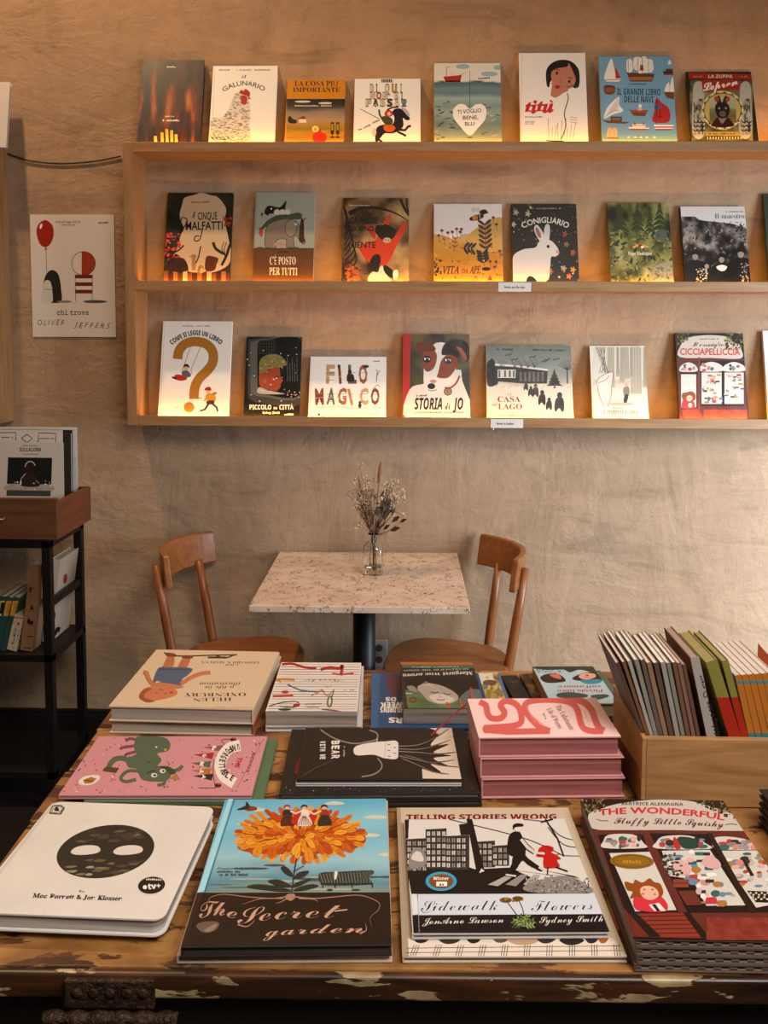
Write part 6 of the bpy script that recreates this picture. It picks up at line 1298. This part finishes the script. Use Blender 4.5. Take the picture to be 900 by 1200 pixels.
def a_bearbook(A):
    A.c(290, 750, .3111); A.bg('2a2320'); A.p('cbbcae', 648, 334, 768, 330, 806, 524, 660, 522); A.b('2a2320', 560, 384, 640, 372, 720, 352, 690, 398, 760, 392, 700, 424, 770, 436, 700, 446, 760, 476, 690, 466, 730, 500, 660, 486, 600, 460, 562, 446)
    A.b('2a2320', 640, 330, 690, 334, 712, 350, 680, 380, 640, 400)
    A.l('8a8078', 5, 275, 338, 330, 372, 400, 390, 450, 384, 486, 374, 488, 352, 460, 340); A.l('b5aaa0', 4, 490, 370, 484, 392, 470, 398); A.l('8a8078', 5, 430, 515, 470, 508, 500, 490, 506, 468, 490, 445); A.l('4a423c', 4, 210, 512, 260, 480, 320, 456)
    A.b('d3ccc8', 400, 410, 420, 396, 470, 386, 520, 382, 566, 384, 568, 444, 520, 446, 500, 440, 470, 432, 410, 434); A.l('a8a09a', 2, 520, 384, 516, 444, sm=False)
    for i in range(5): A.l('4a4440', 3, 528 + (i % 2) * 22, 394 + i * 11, 538 + (i % 2) * 22, 394 + i * 11, sm=False)
    for pts in ((568, 400, 640, 396, 700, 372, 760, 334), (568, 410, 640, 412, 700, 400, 764, 376), (568, 420, 650, 424, 720, 430, 790, 422), (568, 430, 640, 446, 720, 470, 798, 480), (568, 440, 630, 466, 700, 496, 760, 506), (568, 436, 640, 452, 700, 462, 780, 452)): A.l('2a2320', 15, *pts, taper=True); A.l('8f857c', 3, *pts, taper=True)
    A.t('BEAR', 350, 378, 288, 378, 0, 'fff') if False else None
    for i, ch in enumerate('BEAR'): A.t(ch, 318, 380 + i * 18, 316, 394 + i * 18, 28, 'd8d0ca', 'sb', .02, up=(1, -.03))
    for i, ch in enumerate('WITH ME'): A.t(ch, 274, 382 + i * 10, 273, 389.5 + i * 10, 19, 'd8d0ca', 'sb', .02, up=(1, -.03)) if ch != ' ' else None
    A.t('~~~~~~', 362, 400, 360, 440, 7, 'a89e96', 'sb', up=(1, 0)); A.l('d0c8c0', 2, 805, 520, 768, 332, sm=False)
def a_blk(A):
    A.c(290, 750, .3111); A.dots(30, ['8a5a60', '6a6a70', '9a948c'], (130, 545, 860, 572), 1.4, 2.4, 3); A.p('8a2027', 178, 505, 184, 470, 200, 430, 196, 505)
flat_book('picture_book', (341, 860, 549, 858, 562, 938, 325, 938), T0, .010, 'lowest black book under the bear picture book', cover='1c1816', spine='L', page='6a5c4c', page2='2c241e')
flat_book('picture_book', (341, 855, 548, 853, 559, 930, 328, 930), T0 + .0103, .0095, 'large black book directly under the bear picture book', cover='1a1716', spine='L', page='a89c90', page2='5a524a', art=a_blk)
flat_book('picture_book', (358, 856, 530, 856, 540, 918, 346, 918), T0 + .0201, .0052, 'thin pale edged copy under the black bear picture book', cover='b8ada4', spine='L', page='c0b5aa')
flat_book('picture_book', (358, 853, 530, 853, 540, 913, 348, 913), T0 + .0255, .0055, 'black picture book with a pale dress and dark branching fur', cover='2a2320', spine='L', page='c0b5aa', art=a_bearbook)
def a_ribbon(A):
    A.c(500, 740, .2889); A.bg('e2c4c2'); P = 'cb6660'
    A.l(P, 25, 214, 286, 240, 300, 246, 330, 262, 352, 300, 352, 316, 330, 300, 302, 314, 284, 344, 286, 372, 306, 384, 340, 380, 372, 340, 384, 244, 391); A.l(P, 25, 240, 400, 330, 407, 500, 404, sm=False); A.e(P, 241, 396, 15, 18)
    A.l(P, 25, 500, 404, 460, 390, 420, 350, 400, 318, 404, 292, 440, 280, 520, 278, 580, 288, 610, 316, 622, 360, 636, 392, 670, 404, 716, 404)
    A.l(P, 27, 560, 274, 630, 284, 668, 318, 684, 360, 700, 392, 720, 404)
    for k in range(5): A.l('dc8a84', 2, 400 + k * 5, 300 + k * 10, 440 + k * 12, 372 + k * 4, sm=False)
    A.l('dc8a84', 2, 640, 320, 660, 380, sm=False)
    A.t('The Unfortunate', 522, 304, 582, 402, 22, '33262a', 'serif', -.002, up=(1, -.35)); A.t('Life of Worms', 486, 316, 536, 396, 20, '33262a', 'serif', -.002, up=(1, -.35)); A.t('~~~~~~~~~~', 470, 334, 482, 358, 8, '4a3034', 'sb', up=(1, -.3))
PKL = ('pink book at the bottom of the pile of three by the crate', 'middle pink book of the pile of three by the crate', 'pink book with winding red ribbon pattern, top of its pile')
for i in range(3):
    s_ = (.006, .004, 0)[i]; q = [onz(x, y, T0 + .0935) for x, y in ((548, 818), (699, 818), (727, 862), (561, 865))]
    ex = (q[1] - q[0]) + (q[2] - q[3]); ex /= np.linalg.norm(ex); ey = np.array([-ex[1], ex[0], 0]); w = (np.linalg.norm(q[1] - q[0]) + np.linalg.norm(q[2] - q[3])) / 2 + (.003 if i < 2 else 0); h = ((q[0] - q[3]) @ ey + (q[1] - q[2]) @ ey) / 2
    o = sum(q) / 4 - ex * w / 2 - ey * h / 2; o[2] = T0 + .0311 * i; o += np.array([s_, -.001 * (2 - i), 0])
    make_book('hardcover_book', frame4(o, ex, ey), w, h, .0308, PKL[i], cover='c98c8c', spine='L', page='a05c59', page2='7c4342', group='pile of pink books', art=a_ribbon if i == 2 else None)
rib = BM(); pts = [np.array((.088, 1.42, BZ + .047)), onz(505, 862, BZ + .038), onz(520, 848, BZ + .052), onz(538, 832, BZ + .066), onz(549, 824, BZ + .078), (.112, 1.45, BZ + .088)]
pts = pts[1:]
vs = [(rib.verts.new(Vector(p) + Vector((0, -.0025, 0))), rib.verts.new(Vector(p) + Vector((0, .0025, .0008)))) for p in pts]
for a, b_ in zip(vs, vs[1:]): rib.faces.new((a[0], b_[0], b_[1], a[1]))
o = obj('bookmark_ribbon', rib, plain('red_ribbon', '8a1f2a', .5), None); so = o.modifiers.new('thick', 'SOLIDIFY'); so.thickness = .0006
tag(o, 'dark red bookmark ribbon hanging from the pink book pile', 'ribbon')
# ---- back row
def a_cream_boy(A):
    A.c(60, 740, .3111); A.bg('cdb79c')
    A.l('3a2c26', 5, 425, 80, 470, 92, 540, 92, 600, 90, 700, 88); A.l('3a2c26', 7, 590, 98, 660, 98); A.l('3a2c26', 5, 620, 90, 655, 100, 690, 88)
    A.b('b5704c', 420, 138, 432, 106, 440, 92, 462, 94, 460, 130); A.b('b5704c', 476, 138, 492, 104, 500, 96, 524, 98, 510, 136); A.b('7a4430', 432, 92, 436, 80, 466, 84, 470, 96); A.b('7a4430', 494, 100, 500, 90, 534, 92, 528, 102)
    A.b('54647a', 400, 186, 386, 204, 380, 198, 402, 140, 440, 134, 528, 138, 520, 160, 494, 180, 488, 204, 440, 206); A.l('2c3440', 2.4, 402, 142, 526, 144, sm=False)
    A.b('bb7a54', 384, 206, 400, 192, 470, 200, 500, 208, 476, 216, 400, 214); A.l('bb7a54', 17, 384, 202, 366, 178, 360, 158, 346, 154); A.l('bb7a54', 15, 488, 198, 530, 172, 570, 158, 600, 156); A.l('5a3424', 2, 372, 200, 354, 170, 350, 156, sm=False)
    A.b('c07c58', 336, 240, 346, 218, 384, 206, 440, 208, 474, 224, 470, 240, 430, 254, 380, 262, 346, 256); A.b('9a5a34', 330, 250, 340, 226, 360, 214, 380, 216, 356, 232, 352, 250, 390, 262, 360, 268); A.e('2a1c16', 398, 232, 3, 2); A.e('2a1c16', 430, 234, 3, 2); A.l('5a3424', 2, 404, 218, 424, 220, sm=False); A.e('b5583c', 452, 230, 8, 5)
    A.t('HELEN', 680, 249, 534, 251, 13, '3a2c24', 'serif', -.008); A.t('OXENBURY', 734, 231, 500, 233, 13, '3a2c24', 'serif', -.008); A.t('a life in', 688, 206, 580, 206, 11, '4a382c', 'bit', -.006); A.t('illustration', 712, 192, 558, 192, 12, '4a382c', 'bit', -.006); A.t('LEONARD S. MARCUS', 784, 114, 566, 112, 8, '4a382c', 'serif', -.006); A.t('~~~~~~~~', 704, 124, 650, 124, 5, '4a382c', 'it')
    A.l('b5a088', 3, 224, 288, 760, 286, sm=False)
flat_book('hardcover_book', (184, 765, 322, 770, 306, 846, 134, 847), T0, .022, 'cream hardcover with orange spine edge under the barefoot child book', cover='c9b298', spine='R', spine_col='a8562c', page='b0a08c')
flat_book('hardcover_book', (181, 760, 322, 765, 303, 830, 130, 829), T0 + .0224, .027, 'cream hardcover with an upside down barefoot child, top of back left pile', cover='cdb79c', spine='R', page='a89a90', art=a_cream_boy)
def a_music(A):
    A.c(290, 750, .3111); A.bg('d6cdc6')
    for i in range(20): y = 92 + i * 9.3; A.l('3f3a38', 1.8 if i % 5 else .9, 128 - i * 2.9, y, 424 - i * .8, y + 1, sm=False)
    A.l('a5231f', 9, 130, 92, 170, 90, 210, 102, 260, 108); A.l('a5231f', 11, 275, 112, 310, 104, 345, 108, 358, 96, 352, 134); A.l('a5231f', 6, 320, 126, 350, 130, 400, 126); A.l('b8822c', 9, 95, 152, 130, 148, 178, 150); A.l('b8822c', 6, 104, 146, 128, 160, sm=False)
    A.l('3a5a7a', 5, 150, 168, 200, 190, 260, 196, sm=False); A.e('a53a4a', 142, 196, 14, 6); A.l('b02a24', 8, 96, 212, 172, 210, sm=False); A.l('2f4a30', 4, 80, 250, 130, 236, 180, 232, 196, 244, 170, 254, 120, 250); A.e('a5231f', 184, 246, 12, 7); A.e('2f4a30', 140, 262, 24, 5)
    A.l('a86a34', 4, 240, 210, 270, 196, 280, 188, 300, 210, 328, 186); A.ring('5a6a2c', 6, 310, 232, 8, 20, .1); A.l('5a6a2c', 4, 318, 214, 326, 192, sm=False); A.l('9a3a5a', 5, 280, 262, 330, 266, 370, 274, sm=False)
    A.t('Piccola', 366, 146, 214, 148, 14, '2c2826', 'script', -.02); A.t('che', 318, 172, 288, 172, 10, '2c2826', 'script', -.02); A.t('musica', 300, 190, 196, 192, 14, '2c2826', 'script', -.02); A.t('un', 402, 186, 362, 186, 12, '2c2826', 'script', -.02); A.t('~~~~~~~~~~~~~~', 280, 238, 216, 240, 6, '5a5450', 'sb'); A.t('~~~~~~~~~~', 270, 250, 222, 250, 6, '5a5450', 'sb')
flat_book('picture_book', (332, 780, 426, 781, 425, 850, 309, 852), T0, .010, 'white book with blue fore edge under the stave lined book', cover='c6beb8', spine='L', page='b9c0cc', page2='8a94a4')
flat_book('picture_book', (330, 776, 423, 777, 419, 834, 311, 834), T0 + .0103, .026, 'thick white book with stave lines and red brush marks', cover='d0c7c0', spine='R', kind='soft', page='a8998c', page2='6f6258', art=a_music)
def a_blue(A):
    A.c(290, 750, .3111); A.bg('2f4f72'); A.p('3a6088', 466, 120, 500, 120, 492, 330, 462, 330); A.b('5a3a4a', 520, 140, 560, 130, 590, 200, 540, 210)
    A.t("CHILDREN'S", 600, 254, 500, 254, 18, 'd8d0c0', 'sb', .02); A.t('WEEK', 590, 234, 500, 236, 18, 'd8d0c0', 'sb', .02); A.t('DS', 560, 216, 520, 216, 14, 'd8d0c0', 'sb', .02); A.t('RS', 584, 294, 532, 292, 18, 'd8d0c0', 'sb', .02)
flat_book('picture_book', (436, 789, 560, 789, 580, 853, 434, 853), T0, .011, 'dark blue hardcover with upside down white capitals, under the portrait book', cover='2f4f72', spine='R', page='8a8078', page2='3a3a40', art=a_blue)
def a_portrait(A):
    A.c(290, 750, .3111); A.bg('292421'); A.p('b0602c', 566, 80, 852, 80, 858, 94, 568, 92); A.p('3f6a50', 568, 92, 858, 94, 862, 106, 570, 104)
    A.t('Margaret Wise Brown', 848, 118, 584, 128, 13, 'd0c8be', 'serif', .0, up=(0, 1)); A.t('AWAKENED BY THE MOON', 836, 106, 588, 112, 6, 'b8b0a6', 'serif', -.008, up=(0, 1)); A.t('LEONARD S. MARCUS', 796, 98, 620, 100, 5, 'b8b0a6', 'serif', -.008, up=(0, 1)) 
    A.g(lambda u, v: cramp(fbm(u, v, 4, 5, 81), [(.3, '4a6244'), (.6, '5f7a54'), (.8, '6d845c')]), (580, 188, 905, 268), 16, 8)
    A.b('1d1917', 590, 150, 640, 134, 720, 132, 800, 140, 860, 150, 872, 178, 830, 214, 800, 226, 760, 222, 700, 196, 640, 190)
    A.b('a1948c', 640, 186, 652, 170, 690, 164, 730, 172, 762, 186, 790, 206, 792, 226, 760, 240, 716, 240, 680, 228, 662, 208); A.b('c0b4ab', 684, 214, 720, 202, 764, 214, 780, 226, 752, 238, 712, 236); A.l('2a2320', 3, 690, 196, 706, 200, 720, 196, sm=False); A.l('2a2320', 3, 738, 200, 752, 206, 766, 204, sm=False); A.l('6a4a44', 3, 712, 224, 728, 227, 744, 224, sm=False); A.l('7a6a62', 2, 726, 202, 722, 214, 732, 216, sm=False)
    A.b('8a7f78', 634, 180, 620, 172, 600, 176, 612, 190, 640, 196); 
    for k in range(6): A.l('b0a69e', 2, 640 + k * 6, 176 - k * 4, 690 + k * 6, 162 + k * 6, sm=False)
    A.b('5f6a68', 800, 216, 840, 186, 890, 196, 900, 250, 840, 258, 800, 240); A.l('b0523a', 7, 840, 180, 860, 250, sm=False); A.l('b0523a', 7, 800, 224, 812, 262, sm=False); A.l('b0523a', 6, 880, 186, 900, 240, sm=False)
    A.r('7a5a34', 604, 216, 640, 236); A.ring('3a4a34', 4, 624, 226, 12, 9); A.l('d8d0c8', 2, 586, 200, 620, 202, sm=False); A.p('b0523a', 746, 236, 756, 234, 766, 262, 754, 264)
    A.p('35302c', 566, 92, 580, 92, 606, 268, 590, 268)
flat_book('paperback_book', (467, 775, 552, 777, 570, 829, 475, 831), T0 + .0113, .028, 'thick paperback with an upside down portrait and orange top band', cover='2b2623', spine='L', kind='soft', page='8d7f74', page2='5a4e46', art=a_portrait)
def a_field(A):
    A.c(400, 530, .3333)
    A.g(lambda u, v: cramp(fbm(u, v, 6, 7, 91), [(.25, '5f6034'), (.42, '9a7a34'), (.55, 'b8a05a'), (.68, 'a89a80'), (.8, 'c9c0b0')]), None, 20, 24)
    A.p('cbc3b8', 478, 778, 530, 776, 540, 812, 492, 816); A.b('6a5238', 498, 806, 520, 800, 546, 806, 536, 820, 506, 820); A.e('c9a24a', 512, 792, 6, 5); A.l('3f6fa0', 9, 552, 778, 582, 866, sm=False); A.dots(30, ['8a7434', 'c9a84a', '6a7a84'], (500, 822, 566, 860), 3, 8, 4)
flat_book('picture_book', (557, 788, 585, 788, 602, 834, 572, 834), T0, .010, 'small ochre landscape book with blue edge beside the portrait paperback', cover='b0a078', spine='R', spine_col='2f5a8a', page='9a8f84', art=a_field)
def a_dark1(A):
    A.c(560, 760, .2); A.bg('1d1a18'); A.t('~~~~', 232, 190, 186, 190, 14, '5a544e', 'sb')
def a_gold(A):
    A.c(560, 760, .2); A.g(lambda u, v: cramp(fbm(u, v, 8, 12, 95), [(.35, '1f1610'), (.5, '3a2a1a'), (.6, '6a4a24'), (.7, '8f6a34')]), None, 14, 20)
flat_book('picture_book', (592, 792, 609, 791, 626, 832, 604, 832), T0, .012, 'narrow black book beside the small ochre landscape book', cover='1d1a18', spine='L', page='6a5c4c', art=a_dark1)
flat_book('picture_book', (610, 790, 640, 789, 668, 832, 630, 832), T0, .014, 'narrow dark brown and gold patterned book beside the black one', cover='2a1f16', spine='L', page='6a5c4c', art=a_gold)
def a_small(A):
    A.c(560, 760, .2); A.bg('a9bcc2'); A.b('2c3a30', 322, 104, 700, 102, 716, 128, 690, 146, 600, 124, 540, 140, 500, 124, 420, 126, 340, 120)
    A.dots(40, ['4a6a78', '2c4a58'], (345, 120, 500, 144), 3, 7, 4, .4)
    A.b('33201c', 364, 172, 400, 150, 470, 148, 516, 188, 470, 200, 400, 200); A.b('c9705a', 420, 152, 470, 150, 490, 178, 450, 172); A.b('33201c', 552, 176, 600, 150, 680, 140, 740, 176, 720, 186, 600, 190); A.b('d6a08c', 590, 162, 620, 146, 680, 148, 690, 166, 650, 180, 610, 178); A.e('3a2420', 640, 158, 8, 4); A.l('a5343a', 3, 620, 166, 660, 170, sm=False)
    A.b('2f8a9a', 600, 192, 620, 182, 700, 180, 728, 190, 700, 206, 640, 208)
    A.t('Piccolo libro', 734, 240, 466, 242, 17, 'b03040', 'serif', .004); A.t("sull'amore", 720, 216, 470, 218, 15, 'b03040', 'serif', .004); A.b('3a5048', 466, 264, 540, 256, 640, 270, 620, 288, 480, 288); A.b('3a5048', 660, 276, 740, 268, 770, 280, 700, 300)
flat_book('picture_book', (628, 787, 708, 786, 738, 832, 652, 836), T0, .012, 'greenish book under the pale blue book with two faces', cover='4a5a4c', spine='R', page='8a7a68')
flat_book('hardcover_book', (624, 781, 699, 781, 720, 824, 646, 825), T0 + .0123, .024, 'thick pale blue book with two upside down faces and red lettering', cover='9a7452', spine='L', spine_col='9a7452', page='9a8468', art=a_small)

# ------------------------------------------------------------------ pine crate of booklets
CX0, CX1, CY0, CY1, CZ1 = .350, .80, 1.268, 1.448, .963
r = empty('wooden_crate', (CX0, CY0, BZ)); tag(r, 'light pine crate full of upright booklets on the bench', 'crate')
def cb(x0, x1, y0, y1, z0, z1, nm, mt): bm = BM(); box(bm, x0 - CX0, x1 - CX0, y0 - CY0, y1 - CY0, z0 - BZ, z1 - BZ); obj(nm, bm, mt, r, .0012)
cb(CX0 + .0065, CX1 - .0065, CY0, CY0 + .011, BZ + .0006, CZ1, 'front_panel', CRATE); cb(CX0 + .0065, CX1 - .0065, CY1 - .011, CY1, BZ + .0006, CZ1, 'back_panel', CRATE)
for x in (CX0, CX1 - .0065):
    pr = [(0, 0), (CY1 - CY0, 0), (CY1 - CY0, .108)] + [(CY1 - CY0 - .02 - k * .012, .108 + .005 * math.sin(k / 10 * 3.14)) for k in range(11)] + [(0, CZ1 - BZ)]
    bm = BM(); prism(bm, pr, 0, .0065); bmesh.ops.transform(bm, verts=bm.verts, matrix=Matrix(((0, 0, 1, x - CX0), (1, 0, 0, 0), (0, 1, 0, .0006), (0, 0, 0, 1)))); obj('side_panel', bm, CRATEY, r, .001)
cb(CX0 + .009, CX1 - .009, CY0 + .011, CY1 - .011, BZ + .0006, BZ + .008, 'base_board', CRATE)
IY = CY0 + .0125; IZ = BZ + .009
def booklet(xb, xt, yt, wpx, depth, cov, pg, label, art=None, group=None, top_y=None, face=None, cat='booklet', nm='booklet', hfac=1.0):
    """upright booklet, spine to the room; xb, xt = left edge at the crate rim row 863 and at its top row yt"""
    b0, t0 = ony(xb, 863, IY), ony(xt, yt, IY); k = (t0[2] - IZ) / (t0[2] - b0[2]); xlow = t0[0] + (b0[0] - t0[0]) * k
    d = np.array([t0[0] - xlow, 0, t0[2] - IZ]); h = np.linalg.norm(d); ey = d / h; ex = np.array([ey[2], 0, -ey[0]]); w = wpx * IY / FPX
    if ex[2] < 0: zo = -ex[2] * w
    else: zo = 0
    M = frame4((xlow, IY + depth, IZ + zo + .0003), ex, ey)
    root = empty(nm, mat=M); tag(root, label, cat, group); c = max(.0006, min(.002, w * .12))
    bm = BM(); box(bm, 0, c, 0, h, 0, depth); box(bm, w - c, w, 0, h, 0, depth); obj('cover', bm, plain('cover_' + cov, cov, .5, 0, .08), root, .0003)
    bm = BM(); box(bm, 0, w, 0, h, depth - .0008, depth); sp = obj('spine', bm, plain('cover_' + (face or cov), face or cov, .5, 0, .08), root, .0003)
    bm = BM(); box(bm, c, w - c, .001, h - .0015, .002, depth - .0008); obj('page_block', bm, plain('cover_' + pg, pg, .7, 0, .1, 90), root)
    if art:
        e3 = M.to_3x3(); A = Art(np.array(M.translation) + np.array(e3.col[2]) * depth, e3.col[0], e3.col[1], w, h, depth); art(A); A.fin(sp)
    return root
K = lambda x: 680 + x * .2444
BG = 'upright booklets in the crate'
row = [(297, 170, 322, 4.4, '4a352a', 'c9beb2', 'brown covered booklet, first at the left end of the crate'), (316, 200, 318, 4.2, '6f4a2c', 'd8cfc6', 'tawny booklet second from the left in the crate'), (334, 227, 314, 4.4, '9a938c', 'ddd6ce', 'grey booklet third from the left in the crate'),
       (353, 258, 308, 5.4, '7f7a72', 'e0d9d2', 'grey green booklet fourth from the left in the crate'), (376, 288, 308, 5.4, '5a4c42', 'd8d0c8', 'dark brown booklet fifth from the left in the crate'), (400, 318, 322, 5.6, '87674c', 'cfc5ba', 'tan booklet sixth from the left in the crate'),
       (426, 350, 322, 6.2, '553f34', 'dcd4cc', 'deep brown booklet seventh from the left in the crate'), (455, 384, 320, 6.0, '8f8a84', 'e2dbd4', 'pale grey booklet eighth from the left in the crate'), (483, 412, 322, 5.2, '77776c', 'd8d0c8', 'sage grey booklet ninth from the left in the crate'),
       (508, 440, 320, 5.4, '6a4a36', 'e0d8d0', 'brown booklet tenth from the left in the crate'), (534, 464, 322, 5.0, '75594a', 'c8b8a8', 'rusty booklet eleventh from the left in the crate'), (558, 488, 330, 4.6, '5f4030', 'a89484', 'dark rusty booklet beside the grey spined book')]
for i, (xb, xt, yt, w, cov, pg, lab) in enumerate(row): booklet(K(xb), K(xt), 700 + (yt - 6) * .2444, w, .125 + .006 * (i % 3), cov, pg, lab, group=BG)
def a_ugo(A):
    A.c(680, 700, .2444); A.bg('a39c96'); A.t('Ugo e Poppy', 606, 500, 652, 664, 26, '2a2624', 'sb', .01, up=(1, -.2)); A.ring('2a2624', 4, 600, 466, 9, 14, .2); A.t('~~~~~~~~', 562, 336, 590, 440, 13, '3a3432', 'bit', up=(1, -.25))
booklet(K(606), K(528), 700 + 292 * .2444, 10.5, .135, '7a5a48', 'a08a7a', 'grey spined book with a dark title, leaning in the crate', a_ugo, face='a39c96', nm='hardcover_book', cat='book')
def a_gr(A): A.c(680, 700, .2444); A.bg('878344'); A.p('a5301f', 600, 482, 900, 474, 900, 900, 600, 900)
booklet(K(712), K(602), 700 + 314 * .2444, 14, .13, '8a8a4c', '9a8a5a', 'olive book with red lower spine, nearest the grey spined book', a_gr, face='878344', nm='hardcover_book', cat='book')
booklet(K(772), K(678), 700 + 308 * .2444, 8, .13, '6f6a30', '9a8a5a', 'olive book with red lower spine, nearest the orange spines', a_gr, face='878344', nm='hardcover_book', cat='book')
def a_or(A): A.c(680, 700, .2444); A.bg('b5732c'); A.p('4a8a8c', 600, 402, 1200, 396, 1200, 412, 600, 416); A.p('3a7f86', 600, 655, 1200, 645, 1200, 900, 600, 900); A.l('e0d4c4', 2, 760, 640, 740, 420, sm=False)
OL = ('white book with orange spine beside the olive books in the crate', 'white book with orange spine, second of the orange row', 'white book with orange spine, third of the orange row', 'white book with orange spine, fourth of the orange row', 'white book with orange spine, fifth of the orange row', 'white book with orange spine at the right frame edge')
for i in range(6):
    booklet(K(808 + i * 34), K(742 + i * 32), 700 + (376 - i * 2) * .2444, 7.2, .135, 'cbbfb6', 'd3c8c0', OL[i], a_or, group='orange spined books in the crate', face='c0b0a0', nm='series_book', cat='book')
q = onz(893, 772, 1.065); bm = BM(); dz = ony(889, 776, 1.42)[2] - IZ - .0003; prism(bm, [(0, -dz), (.05, -dz), (.05, .005), (.028, .0), (.012, .016), (.0, .03)], 0, .001)
o = obj('divider_card', bm, plain('orange_card', 'a8451f', .6), None); c_ = ony(889, 776, 1.42); o.location = (c_[0], 1.425, c_[2]); o.rotation_euler = (math.pi / 2, 0, 0); tag(o, 'orange card corner rising behind the orange spined books', 'card')
# ------------------------------------------------------------------ small dark notebooks at the right edge
q0, q1 = onz(888, 965, BZ), onz(901, 982, BZ)
eyn = (q0 - q1) / np.linalg.norm(q0 - q1); exn = np.array([eyn[1], -eyn[0], 0])
NL = ('lowest', 'second lowest', 'middle', 'second from top', 'topmost')
for i in range(5):
    o = q0 - eyn * .14 + exn * .001 * (i % 2); o[2] = T0 + .0101 * i
    M = frame4(o, exn, eyn)
    make_book('notebook', M, .105, .14, .0098, NL[i] + ' black notebook of the small pile at the right edge', cover='1e1a18', spine='R', page='8a6f50', page2='4a3828', bd=.0022, group='pile of small black notebooks')
